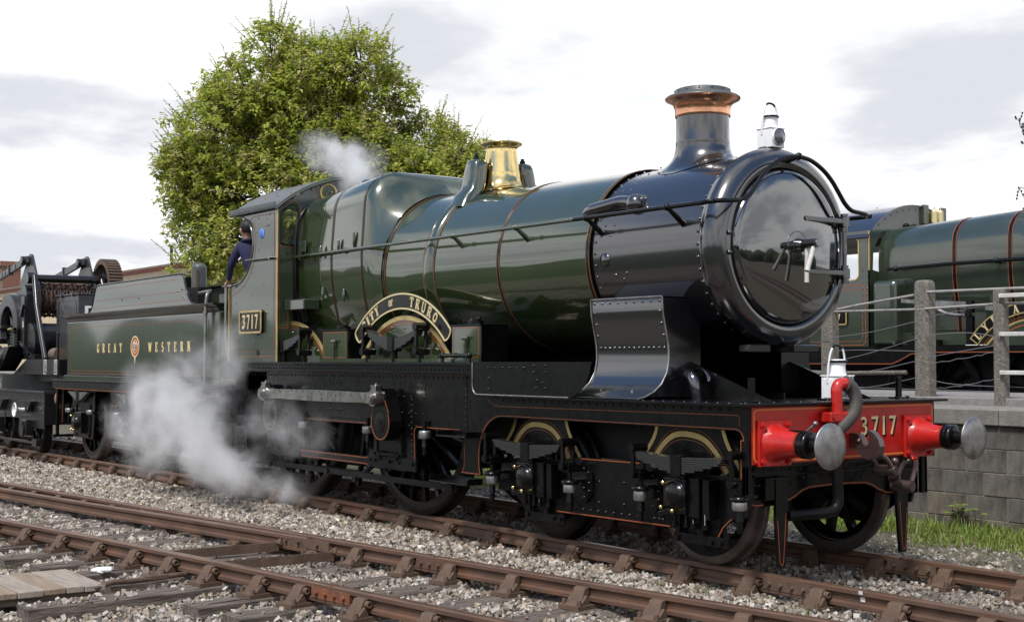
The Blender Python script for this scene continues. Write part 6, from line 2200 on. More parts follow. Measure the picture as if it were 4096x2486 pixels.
kb(MB().cyl((-18.50, -.72, 3.26), (-18.50, .80, 3.27), .075, n=18).cyl((-18.50, -.80, 3.26), (-18.50, -.66, 3.26), .11, n=14).cyl((-18.50, .45, 3.26), (-18.50, .6, 3.26), .10, n=14), 'cross_shaft', 'crane_black')
kb(MB().tube([(-18.32, -.70, 3.30), (-18.0, -.75, 2.7), (-17.1, -.85, 1.69)], [.055, .05, .05], 8), 'tie_strut', 'crane_black')
kb(MB().tube([(-18.35, .62, 3.26), (-17.9, .6, 2.6), (-17.6, .6, 2.2)], .05, 8), 'tie_strut', 'crane_black')
# chain drum
kb(MB().cyl((-18.75, -.55, 2.86), (-18.75, .48, 2.86), .27, n=24), 'chain_drum', 'rust_chain')
mb = MB()
for r_ in range(9):
    yy = -.46 + r_ * .115
    for k in range(15):
        a = 2 * PI * k / 15 + (r_ % 2) * .2
        c_ = Vector((-18.75 + .315 * math.cos(a), yy, 2.86 + .315 * math.sin(a)))
        t = Vector((-math.sin(a), 0, math.cos(a)))
        n_ = Vector((math.cos(a), 0, math.sin(a)))
        b_ = Vector((0, 1, 0)) if k % 2 else n_
        mb.tube([c_ + t * .075 * math.cos(q) + b_ * .042 * math.sin(q) for q in np.linspace(0, 2 * PI, 7)[:-1]], .017, 4, closed=True)
kb(mb, 'chain', 'rust_chain', kind='stuff')
mb = MB()
for k, (y, z) in enumerate(((-.45, 3.12), (-.35, 3.06), (-.2, 3.1), (-.05, 3.02), (.1, 3.08))):
    pth = [(-19.0 - i * .16, y + .012 * math.sin(i * 3.1 + k), z - .012 * i + .012 * math.cos(i * 3.1)) for i in range(44)]
    mb.tube(pth, .026, 5)
kb(mb, 'hoist_chain', 'rust_chain')
# gear guard with wheel
gx, gz, gy = -19.27, 2.29, -.95
gd = MB()
secs = []
for t in np.linspace(-12, 205, 40):
    c_, s_ = math.cos(R(t)), math.sin(R(t))
    secs.append([(gx + c_ * r_, y, gz + s_ * r_) for r_, y in ((.44, gy), (.69, gy), (.69, gy + .42), (.44, gy + .42))])
gd.loft(secs, True, False, True)
kb(gd, 'gear_guard', 'crane', bevel=.01)
gw = MB().lathe([(.36, -.02), (.42, -.02), (.42, .12), (.36, .12)], (gx, gy + .12, gz), 'y', 32).cyl((gx, gy - .12, gz), (gx, gy + .5, gz), .07, n=14)
for k in range(6):
    a = k * PI / 3 + .2
    gw.cyl((gx, gy + .15, gz), (gx + .38 * math.cos(a), gy + .15, gz + .38 * math.sin(a)), .05, .035, n=8)
gw.cyl((gx, gy - .35, gz), (gx, gy - .1, gz), .035, n=10).obox((gx - .15, gy - .30, gz), (.3, .04, .06))
kb(gw, 'hand_wheel', 'crane_black')
kb(MB().cyl((gx + .30, gy - .05, gz - .02), (gx + .55, gy - .05, gz - .01), .022, n=8), 'brass_spindle', 'brass_paint')
mb = MB()
for k in range(9):
    mb.box(gx + .42, gx + .72, gy - .05, gy + .12, 1.78 + k * .055, 1.81 + k * .055)
mb.box(gx + .42, gx + .72, gy + .0, gy + .10, 1.7, 2.3)
kb(mb, 'pinion', 'crane_black')
kb(MB().cyl((-18.1, -.85, 2.02), (-18.1, .5, 2.02), .36, n=28).box(-18.5, -18.28, -.9, -.7, 1.7, 2.9).cyl((-17.95, -.9, 1.78), (-17.75, -.8, 1.66), .05, n=8).box(-18.55, -17.6, -.9, .3, 1.69, 1.78), 'winch_drum', 'crane_black', bevel=.006)
kb(MB().obox((-18.35, -.92, 2.62), (.28, .05, .05), Matrix.Rotation(-.9, 3, 'Y')), 'crane_lever', 'crane_black')
kb(MB().obox((-18.05, -.95, 1.90), (.55, .05, .05), Matrix.Rotation(.45, 3, 'Y')), 'crane_lever', 'crane_black')
kb(MB().cyl((-18.75, -.78, 2.95), (-18.75, -.62, 2.95), .19, n=16), 'shaft_bearing', 'crane_black')
kb(MB().cyl((-18.62, -.75, 2.70), (-18.62, -.62, 2.70), .14, n=16), 'shaft_bearing', 'crane_black')
mb = MB()
mb.box(-18.45, -18.36, -.635, -.622, 2.72, 2.86).box(-18.35, -18.30, -.91, -.90, 2.30, 2.42)
kb(mb, 'notice_plate', 'white_worn')
kb(MB().cyl((-16.9, -.75, 1.78), (-16.55, -.75, 1.78), .12, n=14), 'drain_cock', 'gear')
# control cabinet
cb = kb(MB().box(-17.55, -16.30, -.52, .55, 1.69, 2.86).box(-17.58, -16.27, -.55, .58, 2.86, 2.885), 'control_cabinet', 'crane', bevel=.01)
MB().line(rrect(-17.42, -16.40, 1.80, 2.77, .08, 3), .02, -.526, closed=True, t=.005).cyl((-17.2, -.56, 2.88), (-17.2, -.50, 2.88), .04, n=8).cyl((-16.55, -.56, 2.88), (-16.55, -.50, 2.88), .04, n=8).build('cabinet_beading', 'crane_black', cb)
sg = MB().box(-16.297, -16.29, -.40, .30, 2.28, 2.66).build('warning_sign', 'white', KR)
m2 = MB().box(-16.289, -16.2865, -.34, .26, 2.47, 2.62).build('sign_panel', 'crane_black', sg)
m2 = MB()
for k in range(4):
    m2.box(-16.289, -16.2865, -.34, .22 - .1 * (k % 2), 2.305 + k * .036, 2.325 + k * .036)
m2.build('sign_text', 'crane_black', sg)
# tall gear wheel on the far side
ggx, ggz, ggy = -18.55, 3.16, .80
n = 48
g = MB()
pts_o = []
for k in range(n):
    for f, r_ in ((0, .50), (.25, .54), (.55, .54), (.8, .50)):
        a = 2 * PI * (k + f) / n
        pts_o.append((ggx + r_ * math.cos(a), ggz + r_ * math.sin(a)))
pts_i = [(ggx + .43 * math.cos(a), ggz + .43 * math.sin(a)) for a in np.linspace(0, -2 * PI, 40, endpoint=False)]
g.plate(pts_o, ggy - .14, ggy + .14, 'y', [pts_i])
go = kb(g, 'gear_wheel', 'gear')
m2 = MB().cyl((ggx, ggy - .12, ggz), (ggx, ggy + .12, ggz), .10, n=16)
for k in range(6):
    a = k * PI / 3
    m2.obox((ggx + .26 * math.cos(a), ggy, ggz + .26 * math.sin(a)), (.40, .10, .05), Matrix.Rotation(-a, 3, 'Y'))
m2.build('gear_spoke', 'crane', go)

# ================================================================== the other engine, beyond the platform
L2 = empty('tank_engine', (-5, 9.7, .3), 'second dark green steam engine with orange lined bands standing behind the platform fence', 'locomotive')
L2.name = 'steam_locomotive.001'
WLOC[L2.name] = Vector((-5, 9.7, .3))


def lb(mb, name, mt, parent=None, **k):
    return mb.build(name, mt, parent or L2, **k)


Y2, YC = 8.5, 9.7
fx = -5.79
wn_ = rrect(-7.25, -5.985, 2.95, 3.63, .09, 4)
cs2 = lb(MB().plate([(-8.3, 1.885), (fx, 1.885), (fx, 3.72), (-8.3, 3.72)], Y2, Y2 + .02, 'y', [list(reversed(wn_))]), 'cab_side', 'green_dull')
MB().line(wn_, .02, Y2 - .008, closed=True, t=.008).build('window_beading', 'brass_paint', cs2)
MB().line(rrect(-8.1, -5.86, 1.76 + .15, 2.865, .08, 4), .013, Y2 - .003, closed=True).line(rrect(-8.04, -5.92, 1.97, 2.80, .06, 4), .009, Y2 - .003, closed=True).build('lining', 'orange', cs2)
p2 = MB().box(-6.86, -6.21, Y2 - .03, Y2, 2.235, 2.455).build('number_plate', 'black', L2, bevel=.004)
MB().line(rrect(-6.85, -6.22, 2.245, 2.445, .02, 2), .02, Y2 - .038, closed=True, t=.008).build('plate_border', 'brass_paint', p2)
text(p2, 'digit', 'brass_letter', '7827', (-6.80, Y2 - .031, 2.275), (1, 0, 0), (0, 0, 1), (0, -1, 0), .14, .006, .9, .24, lambda c_: .022)
lb(MB().box(fx + .001, fx + .018, Y2 - .01, Y2 + .015, 3.09, 3.715), 'brass_beading', 'brass_paint')
rr2 = 1.62
z2 = lambda y, o=0: 4.19 + o - rr2 + math.sqrt(max(0.01, rr2 ** 2 - (y - YC) ** 2))
fp_ = [(Y2, 1.885), (2 * YC - Y2, 1.885)] + [(y, z2(y, -.01)) for y in np.linspace(2 * YC - Y2, Y2, 21)]
w2_ = [(8.60, 3.10), (8.84, 3.06), (8.90, 3.3), (8.90, 3.74), (8.80, 3.70), (8.62, 3.42)]
cf2 = lb(MB().plate(fp_, fx - .015, fx, 'x', [list(reversed(w2_))]), 'cab_front', 'green_dull')
secs = []
for x in (-8.6, fx + .02):
    secs.append([(x, y, z2(y, .015)) for y in np.linspace(Y2 - .04, 2 * YC - Y2 + .04, 25)] + [(x, y, z2(y, -.01)) for y in np.linspace(2 * YC - Y2 + .04, Y2 - .04, 25)])
r2 = lb(MB().loft(secs, True, True, True), 'cab_roof', 'roof2')
rv = MB()
for y in np.linspace(Y2 + .1, 2 * YC - Y2 - .1, 15):
    rv.rivet((fx, y, z2(y, -.06)), (1, 0, 0), .016)
for z in np.arange(1.95, 3.1, .095):
    rv.rivet((fx - .12, Y2, z), (0, -1, 0), .014).rivet((fx - .04, Y2, z), (0, -1, 0), .014)
for x in (-6.4, -6.9, -7.4):
    for y in (8.7, 9.1, 9.5):
        rv.rivet((x, y, z2(y, .015)), (0, 0, 1), .018)
rv.build('cab_rivets', 'green_dull', cf2, kind='stuff')
lb(MB().box(fx - .01, fx + .06, 9.85, 9.98, 3.9, 4.22).box(fx - .01, fx + .06, 10.32, 10.45, 3.75, 4.20), 'whistle_shield', 'green_dull', bevel=.01)
wm = MB()
for y in (10.06, 10.22):
    wm.cyl((fx + .10, y, 3.80), (fx + .10, y, 3.93), .025, n=8).cyl((fx + .10, y, 3.93), (fx + .10, y, 4.10), .05, n=14).sphere((fx + .10, y, 4.10), .05, 10, 6).cyl((fx + .10, y, 4.13), (fx + .10, y, 4.18), .012, n=6)
lb(wm, 'whistle', 'brass_letter')
mb = MB()
for y in (9.45, 9.65):
    mb.lathe([(.05, .0), (.05, .03), (.03, .04), (.0, .04)], (fx, y, 3.84), 'x', 12)
    mb.tube([(fx + .05, y, 3.86), (fx + .10, y + .03, 3.78), (fx + .08, y - .02, 3.66)], .014, 6)
lb(mb, 'cab_fitting', 'black_matt')
lb(MB().box(-6.3, fx - .04, 9.3, 10.2, 1.9, 2.7), 'cab_backhead', 'interior')


def fb2(x, zt, ys, half=.42, rr=.42):
    prof = [(0, zt), (half * .5, zt), (half, zt - .006)] + [(half + (ys - half) * math.sin(R(a)), zt - rr + rr * math.cos(R(a))) for a in (18, 36, 54, 72, 90)] + [(ys + .01, 3.2), (ys, 2.9), (ys - .05, 2.6), (ys - .12, 2.3), (ys - .15, 1.95)]
    return [(x, YC - y, z) for y, z in prof] and [(x, YC - y, z) for y, z in reversed(prof)] + [(x, YC + y, z) for y, z in prof[1:]]


s_ = [fb2(fx, 3.80, .95), fb2(-4.4, 3.86, .98), fb2(-3.3, 3.90, 1.0), fb2(-3.1, 3.88, .99, .36, .5)]
lb(MB().loft(s_, False, True), 'firebox', 'green_dull')
bx = lb(MB().lathe([(.98, -3.2), (.93, -2.0), (.87, .5), (.82, 2.0)], (0, YC, 2.90), 'x', 56), 'boiler_barrel', 'green_dull')
lb(MB().lathe([(0, 3.42), (.5, 3.40), (.80, 3.34), (.85, 3.3), (.82, 2.0)], (0, YC, 2.90), 'x', 48), 'smokebox', 'smokebox')
for x in (-4.37, -3.42):
    zt = float(np.interp(x, [-5.8, -4.4, -3.3], [3.80, 3.86, 3.90]))
    ys = float(np.interp(x, [-5.8, -4.4, -3.3], [.95, .98, 1.0]))
    b_ = lb(MB().loft([fb2(x - .022, zt + .006, ys + .006), fb2(x + .022, zt + .006, ys + .006)], False, True), 'firebox_band', 'black')
    l = MB()
    for s in (-1, 1):
        l.loft([fb2(x + s * .034 - .006, zt + .005, ys + .005), fb2(x + s * .034 + .006, zt + .005, ys + .005)], False, True)
    l.build('lining', 'orange', b_)
mb = MB()
yf = YC - .985
for (u, v) in ((970, 650), (1125, 630), (1285, 610), (1455, 590), (1625, 570), (1190, 880), (1365, 865)):
    x = -4.373 + (u - 1275) * .002245 - .30
    z = 3.113 - (v - 660) * .002016 + .03
    y = yf + (0.03 if z > 2.9 else .07)
    mb.lathe([(.045, -.012), (.045, .0), (.03, .0), (.03, .02), (.012, .02), (.012, -.01), (0, -.01)], (x, y, z), 'y', 14)
    mb.box(x - .014, x + .014, y - .02, y + .01, z - .014, z + .014)
lb(mb, 'washout_plug', 'steel_dull')
hz = [(-5.5, 8.60, 3.09), (-4.4, 8.60, 3.115), (-2, 8.60, 3.115), (2, 8.6, 3.115)]
lb(MB().tube(hz, .026, 8).cyl((-3.58, 8.60, 3.115), (-3.58, 8.8, 3.08), .03, n=8).sphere((-3.58, 8.6, 3.115), .045, 10, 8).sphere((-5.35, 8.6, 3.09), .045, 10, 8), 'handrail', 'black')
mb = MB()
for x, z in ((-5.25, 3.60), (-3.75, 3.78)):
    mb.sphere((x, 9.2, z), (.16, .12, .07), 12, 8).sphere((x + .16, 9.2, z + .05), (.10, .03, .03), 8, 6)
lb(mb, 'inspection_cover', 'green_dull')
b2_ = MB().box(-5.72, -5.27, 8.46, 8.95, 1.885, 2.92)
lb(b2_, 'cab_front_box', 'green_dull', bevel=.09, seg=4)
lb(MB().box(-9, 3, Y2 - .05, 2 * YC - Y2 + .05, 1.86, 1.885), 'footplate', 'black')
vl = MB().plate([(-5.2, 1.86), (3, 1.86), (3, 1.775), (-4.7, 1.775), (-4.95, 1.755), (-5.15, 1.66), (-5.3, 1.6), (-8.6, 1.6), (-8.6, 1.86)], Y2 - .05, Y2 - .02)
v2 = lb(vl, 'valance', 'black')
MB().line([(3, 1.79), (-4.68, 1.79), (-4.98, 1.765), (-5.18, 1.67), (-5.33, 1.615), (-8.6, 1.615)], .013, Y2 - .053).build('lining', 'orange', v2)
lb(MB().box(-9, 3, 9.1, 9.2, .9, 1.85).box(-9, 3, 10.2, 10.3, .9, 1.85).box(-5.5, -3.5, 9.2, 10.2, .8, 1.9), 'inside_frame', 'interior')
for wx in (-5.0, -3.05, -.9):
    wheel(wx, 9.0, .87, 18, L2, zr=.30, hub=.17, spoke_w=.05)
# reversing gear and nameplate
mb = MB()
mb.tube(catmull([(-4.65, 8.58, 2.48), (-4.45, 8.58, 2.38), (-4.2, 8.58, 2.34), (-3.95, 8.58, 2.34)], 5), .03, 6)
mb.obox((-4.35, 8.56, 2.50), (.60, .02, .10), Matrix.Rotation(.06, 3, 'Y')).obox((-3.5, 8.56, 2.42), (.5, .02, .09), Matrix.Rotation(.1, 3, 'Y')).obox((-4.95, 8.56, 2.56), (.55, .02, .06), Matrix.Rotation(.1, 3, 'Y'))
lb(mb, 'reversing_rod', 'steel_dull', bevel=.004)
lb(MB().box(-4.06, -3.96, 8.53, 8.62, 1.9, 2.55).cyl((-4.01, 8.50, 2.35), (-4.01, 8.60, 2.35), .05, n=10), 'rod_bracket', 'black', bevel=.006)
cx2, cz2 = -2.93, 1.23
ra, rb_ = 1.115, 1.285


def ring2(r0, r1, a0, a1):
    return arc(cx2, cz2, r1, a0, a1, 40) + list(reversed(arc(cx2, cz2, r0, a0, a1, 40)))


spl = lb(MB().plate(arc(cx2, cz2, 1.02, 40, 140, 30) + [(cx2 - .78, 1.886), (cx2 + .78, 1.886)], Y2 + .05, Y2 + .07), 'splasher', 'green_dull')
m2 = MB()
m2.line(arc(cx2, cz2, 1.03, 40, 146, 40), .03, Y2 + .045, t=.008)
m2.build('brass_arch', 'brass_paint', spl)
m2 = MB().line(arc(cx2, cz2, .96, 42, 138, 40), .018, Y2 + .047).line(arc(cx2, cz2, 1.075, 40, 142, 40), .018, Y2 + .047)
m2.build('lining', 'orange', spl)
n2_ = lb(MB().plate(ring2(ra, rb_, 36, 144), Y2 + .0, Y2 + .02), 'nameplate', 'black')
MB().line(ring2(ra + .01, rb_ - .01, 36.5, 143.5), .016, Y2 - .008, closed=True, t=.008).build('plate_border', 'brass_paint', n2_)
arc_text(n2_, 'letter', 'brass_letter', 'LYDHAM MANOR', (cx2, cz2), ra + .03, 90, Y2 - .001, .115, .007, 1.0, .80)
t2 = MB().plate([(-3.95, 1.886), (-4.6, 1.886), (-4.85, 2.02), (-4.72, 2.02)], 8.6, 9.0)
lb(MB().box(-5.1, -4.55, 8.52, 8.95, 1.886, 1.98).obox((-4.78, 8.50, 2.0), (.45, .03, .03), Matrix.Rotation(.35, 3, 'Y')), 'footplate_box', 'black', bevel=.004)
lb(MB().box(-5.78, -3.0, 8.66, 8.70, 1.9, 2.1), 'ash_screen', 'green_dull')
tr = empty('railway_track', (-5, 9.7, 0), kind='structure')
for y in (8.97, 10.43):
    MB().box(-60, 30, y - .035, y + .035, .16, .30).build('rail', 'rust', tr)
MB().box(-60, 30, 7.8, 11.6, -.3, .13).build('track_bed', 'soil', tr)

# ================================================================== far building, chimney, pole
BD = empty('station_building', (-55, 12, -.25), 'long cream boarded building with pink and red fascia stripes behind the tender', 'building')
mb = MB().box(-95, -41.7, 12.0, 20, -.3, 5.324)
MB_w = mb.build('wall', 'cladding', BD)
m2 = MB()
for x in np.arange(-95, -41.7, .45):
    m2.box(x, x + .03, 11.985, 12.0, -.3, 5.1)
m2.build('wall_batten', 'cladding', BD, kind='stuff')
for k, (z0, z1, pr, mt) in enumerate(((5.325, 5.34, .08, 'fascia_dark'), (5.34, 5.385, .11, 'fascia'), (5.385, 5.40, .14, 'fascia_dark'), (5.40, 5.43, .17, 'fascia'), (5.43, 5.46, .22, 'cladding'))):
    MB().box(-95, -41.6, 12.0 - pr, 20, z0, z1).build('fascia', mt, BD)
MB().box(-95, -41.55, 11.75, 20, 5.461, 5.50).build('roof', 'deck', BD)
CHM = empty('brick_chimney', (-69.1, 13, -.25), 'red brick chimney stack rising far beyond the rail crane', 'chimney')
mb = MB().box(-71.0, -68.95, 12.6, 13.6, 5.0, 6.95).box(-71.1, -68.85, 12.5, 13.7, 6.95, 7.2)
mb.build('stack', 'mortar', CHM)
pb = MB().box(-.11, .11, -.012, .0, -.036, .036).build('brick', 'brick', CHM, org=(0, 0, 0))
first = True
for r_ in range(25):
    for c_ in range(9):
        x = -70.87 + c_ * .235 + (.118 if r_ % 2 else 0)
        if x > -69.06:
            continue
        p = (x, 12.6, 5.04 + r_ * .079)
        if p[2] > 6.93:
            continue
        if first:
            pb.location = Vector(p) - wloc(CHM)
            first = False
        else:
            dup(pb, CHM, p)
for r_ in range(25):
    for c_ in range(4):
        p = (-68.95, 12.72 + c_ * .235 + (.1 if r_ % 2 else 0), 5.04 + r_ * .079)
        if p[2] > 6.93:
            continue
        q = dup(pb, CHM, p)
        q.rotation_euler = (0, 0, PI / 2)
MB().box(-71.12, -68.83, 12.48, 13.72, 6.96, 7.22).build('chimney_cap', 'brick', CHM)
PO = empty('thin_pole', (-41.0, 11.2, -.25), 'thin dark pole standing in front of the leafy tree and building end', 'pole')
MB().cyl((-41.0, 11.2, -.3), (-41.0, 11.2, 6.0), .06, n=10).build('shaft', 'crane_black', PO)
MB().cyl((-41.0, 11.2, 6.0), (-41.0, 11.2, 6.06), .08, n=10).build('pole_cap', 'crane_black', PO)
# ================================================================== leafy tree behind the engine
VF = Vector((-.8049, .5934, 0))        # horizontal directions for laying out the trees: away from the yard, and along it
VR = Vector((.5934, .8049, 0))


def leaf_quads(P, D, up, size, k):
    """folded leaves: P base points, D directions (n,3)"""
    n = len(P)
    side = np.cross(D, up)
    side /= np.linalg.norm(side, axis=1)[:, None] + 1e-9
    nrm = np.cross(side, D)
    s = size[:, None]
    L_ = P + D * s * .45 + side * s * .27 + nrm * s * .08
    R_ = P + D * s * .45 - side * s * .27 + nrm * s * .08
    T_ = P + D * s + np.array([0, 0, -1]) * s * .18
    V = np.stack([P, L_, T_, R_], 1)
    F = np.array([[0, 1, 2], [0, 2, 3]])[None] + (np.arange(n) * 4)[:, None, None]
    return V.reshape(-1, 3), F.reshape(-1, 3)


def leafy_tree():
    base = Vector((7.731, -8.4622, -.25)) + VF * 34 + VR * (-5.66)
    tree = empty('leafy_tree', base, 'large bright green tree with pale blossom rising behind the engine cab and tender', 'tree')
    lobes = [(-0.53, 9.44, 0.59, 0.8), (-1.06, 8.38, 1.17, 0.85), (0.64, 9.12, 0.96, 0.74), (1.79, 9.12, 0.66, 0.77), (-1.49, 7.37, 1.49, 1.12), (0.43, 7.47, 1.91, 1.44), (2.0, 7.6, 0.95, 0.95),
             (-2.34, 6.36, 0.9, 0.8), (-0.64, 5.88, 2.13, 1.38), (1.6, 6.3, 1.91, 1.28), (3.4, 7.1, 0.9, 0.8), (4.2, 6.73, 0.69, 0.69), (-2.23, 4.92, 0.83, 1.12), (-0.85, 4.49, 1.6, 0.96),
             (3.3, 6.2, 1.6, 0.64), (-2.66, 6.62, 0.53, 0.48), (1.06, 4.92, 1.7, 0.96), (2.45, 8.43, 0.59, 0.64), (-2.45, 4.07, 0.59, 0.64), (0.3, 8.5, 0.9, 0.8), (3.0, 5.4, 1.5, 0.8), (4.3, 6.0, 0.8, 0.7), (4.95, 6.1, 0.45, 0.5), (1.0, 7.3, 1.2, 1.0)]
    r_ = random.Random(12)
    bw = lambda l, d, z: base + VR * l + VF * d + Vector((0, 0, z - base.z))
    tr_ = MB()
    tr_.tube(catmull([bw(.2, 0, -.3), bw(.1, 0, 1.2), bw(-.1, .1, 2.6), bw(.1, .1, 4.2), bw(.0, 0, 6.0), bw(-.3, 0, 7.8), bw(-.5, 0, 9.4)], 4), [.26 - .0098 * i for i in range(25)], 9)
    tr_.build('trunk', 'bark', tree)
    br = MB()
    P, D, S, T = [], [], [], []
    BP, BD, BS = [], [], []
    pal = [(.50, .55, .11), (.42, .49, .09), (.57, .58, .14), (.28, .36, .065), (.53, .50, .20)]
    tw = MB()
    for li, (l, z, rl, rz) in enumerate(lobes):
        dd = r_.uniform(-.6, .6)
        rd = min(1.6, rl * 1.05)
        c = bw(l, dd, z)
        s0 = bw(.0, .05, max(2.2, min(z - 1.0, 6.5)))
        mid = s0.lerp(c, .55) + Vector((r_.uniform(-.3, .3), r_.uniform(-.3, .3), -.1))
        br.tube(catmull([s0, mid, c], 4), [.06 - .0052 * i for i in range(9)], 6)
        area = rl * rz + rl * rd + rd * rz
        ncl = int(105 * area) + 14
        for _ in range(ncl):
            u = Vector((r_.gauss(0, 1), r_.gauss(0, 1), r_.gauss(0, 1))).normalized()
            rad = r_.uniform(.45, 1.0) ** .4 * r_.uniform(.84, 1.2)
            q = c + VR * (u.x * rl * rad) + VF * (u.y * rd * rad) + Vector((0, 0, u.z * rz * rad))
            if mnoise.noise(q * .8) < -.25:
                continue
            outd = (VR * u.x + VF * u.y + Vector((0, 0, u.z + .5))).normalized()
            ln_ = r_.uniform(.16, .38)
            tone = pal[r_.choices(range(5), [.30, .26, .2, .10, .14])[0]]
            nl = r_.randint(9, 15)
            if _ % 4 == 0:
                tw.tube([c.lerp(q, .35), c.lerp(q, .7) + Vector((0, 0, -.05)), q, q + outd * ln_], [.018, .013, .008, .004], 4)
            for k in range(nl):
                t = k / nl
                p = q + outd * ln_ * t + Vector((r_.gauss(0, .05), r_.gauss(0, .05), r_.gauss(0, .05)))
                d = (outd * .35 + Vector((r_.uniform(-1, 1), r_.uniform(-1, 1), r_.uniform(-.75, .35)))).normalized()
                P.append(p)
                D.append(d)
                S.append(r_.uniform(.11, .19))
                f = r_.uniform(.75, 1.25)
                T.append((tone[0] * f, tone[1] * f, tone[2] * f))
            if r_.random() < .42 and rad > .7:
                e = q + outd * (ln_ * .9)
                for k in range(16):
                    BP.append(e + Vector((r_.gauss(0, .055), r_.gauss(0, .055), r_.gauss(0, .045))))
                    BD.append(Vector((r_.uniform(-1, 1), r_.uniform(-1, 1), r_.uniform(-.2, 1))).normalized())
                    BS.append(r_.uniform(.035, .06))
        # upright shoots breaking the outline
        for _ in range(int(12 + 9 * rl)):
            a = r_.uniform(0, 2 * PI)
            el = r_.uniform(.2, 1.4)
            u = Vector((math.cos(a) * math.cos(el), math.sin(a) * math.cos(el), math.sin(el)))
            q = c + VR * (u.x * rl * .9) + VF * (u.y * rd * .9) + Vector((0, 0, u.z * rz * .9))
            outd = (VR * u.x * .7 + VF * u.y * .7 + Vector((0, 0, u.z * .5 + .45))).normalized()
            ln_ = r_.uniform(.35, 1.0)
            tw.tube([q, q + outd * ln_ * .5 + Vector((0, 0, .02)), q + outd * ln_], [.010, .007, .003], 4)
            nn = int(ln_ * 34)
            tone = pal[r_.choices(range(5), [.30, .26, .2, .10, .14])[0]]
            for k in range(nn):
                t = k / nn
                P.append(q + outd * ln_ * t)
                D.append((outd * .5 + Vector((r_.uniform(-1, 1), r_.uniform(-1, 1), r_.uniform(-.4, .5)))).normalized())
                S.append(r_.uniform(.065, .12) * (1.1 - .4 * t))
                f = r_.uniform(.75, 1.2)
                T.append((tone[0] * f, tone[1] * f, tone[2] * f))
    br.build('branch', 'bark', tree, kind='stuff')
    tw.build('twig', 'twig', tree, kind='stuff', recalc=False)
    up = np.array([0.05, 0.03, 1.0])
    V, F = leaf_quads(np.array(P), np.array(D), up, np.array(S), None)
    big_mesh('crown', V, F, 'leaf', np.repeat(np.array(T), 4, 0), tree)
    V, F = leaf_quads(np.array(BP), np.array(BD), up, np.array(BS), None)
    tb_ = np.array([(.42, .33, .25)]) * rng.uniform(.75, 1.2, (len(BP), 1))
    big_mesh('blossom', V, F, 'blossom', np.repeat(tb_, 4, 0), tree)


leafy_tree()


def bare_tree():
    base = Vector((7.731, -8.4622, -.25)) + VF * 28 + VR * 13.6
    tree = empty('bare_tree', base, 'almost leafless dark tree with budding twigs beyond the boiler of the second engine', 'tree')
    r_ = random.Random(5)
    bw = lambda l, d, z: base + VR * l + VF * d + Vector((0, 0, z - base.z))
    MB().tube(catmull([bw(0, 0, -.3), bw(.05, 0, 2), bw(-.1, .1, 4.2), bw(0, 0, 6.6), bw(.1, 0, 8.6)], 4), [.2 - .0115 * i for i in range(17)], 8).build('trunk', 'bark', tree)
    br, bud = MB(), MB()

    def grow(p, d, ln_, rad, lev):
        n = 4
        pts = [p]
        for i in range(n):
            d = (d + Vector((r_.gauss(0, .16), r_.gauss(0, .16), r_.gauss(.04, .14)))).normalized()
            pts.append(pts[-1] + d * ln_ / n)
        br.tube(pts, [rad * (1 - .6 * i / n) for i in range(n + 1)], 4)
        if lev == 0:
            for q in pts[2:]:
                bud.sphere(q + Vector((r_.gauss(0, .015), r_.gauss(0, .015), .015)), (.022, .022, .03), 5, 4)
            return
        for i in range(1, n + 1):
            for _ in range(1):
                dd = (d * .7 + Vector((r_.gauss(0, .6), r_.gauss(0, .6), r_.gauss(.15, .5)))).normalized()
                grow(pts[i], dd, ln_ * r_.uniform(.38, .6), rad * .5, lev - 1)
    for (z0, l1, z1, d1_) in ((3.6, -2.35, 5.0, .1), (4.2, -2.4, 5.75, -.2), (4.6, -2.4, 6.2, .3), (3.2, -2.3, 4.6, -.1), (4.4, 1.5, 6.4, .2), (5, .6, 7.6, -1), (5, -.6, 8, 1)):
        s = bw(-.05, 0, z0)
        e = bw(l1, d1_, z1)
        pts = catmull([s, s.lerp(e, .5) + Vector((0, 0, .2)), e], 4)
        br.tube(pts, [.07 - .006 * i for i in range(len(pts))], 5)
        for q in (pts[4], pts[6], pts[8]):
            for _ in range(2):
                grow(q, ((e - s).normalized() + Vector((r_.gauss(0, .4), r_.gauss(0, .4), r_.gauss(.3, .4)))).normalized(), r_.uniform(.5, .8), .018, 1)
    br.build('branch', 'twig', tree, kind='stuff', recalc=False)
    bud.build('bud', 'twig', tree, kind='stuff', recalc=False)


bare_tree()

# far wood round the open side of the yard (the boiler and the smokebox door mirror it)
mb = MB()
r_ = random.Random(3)
for k in range(110):
    a = R(-175 + 235 * k / 109)
    d = r_.uniform(120, 160)
    rr_ = r_.uniform(2.5, 7.5) if a > R(-115) else r_.uniform(1.2, 5.0)
    mb.sphere((2 + d * math.cos(a), -8 + d * math.sin(a), rr_ * .5 - .3), (rr_ * 1.2, rr_ * 1.2, rr_ * r_.uniform(.8, 1.3)), 12, 8)
tag(mb.build('far_wood', 'wood_far', recalc=False), 'dark belt of trees along the open side of the yard', 'wood', None, 'stuff')


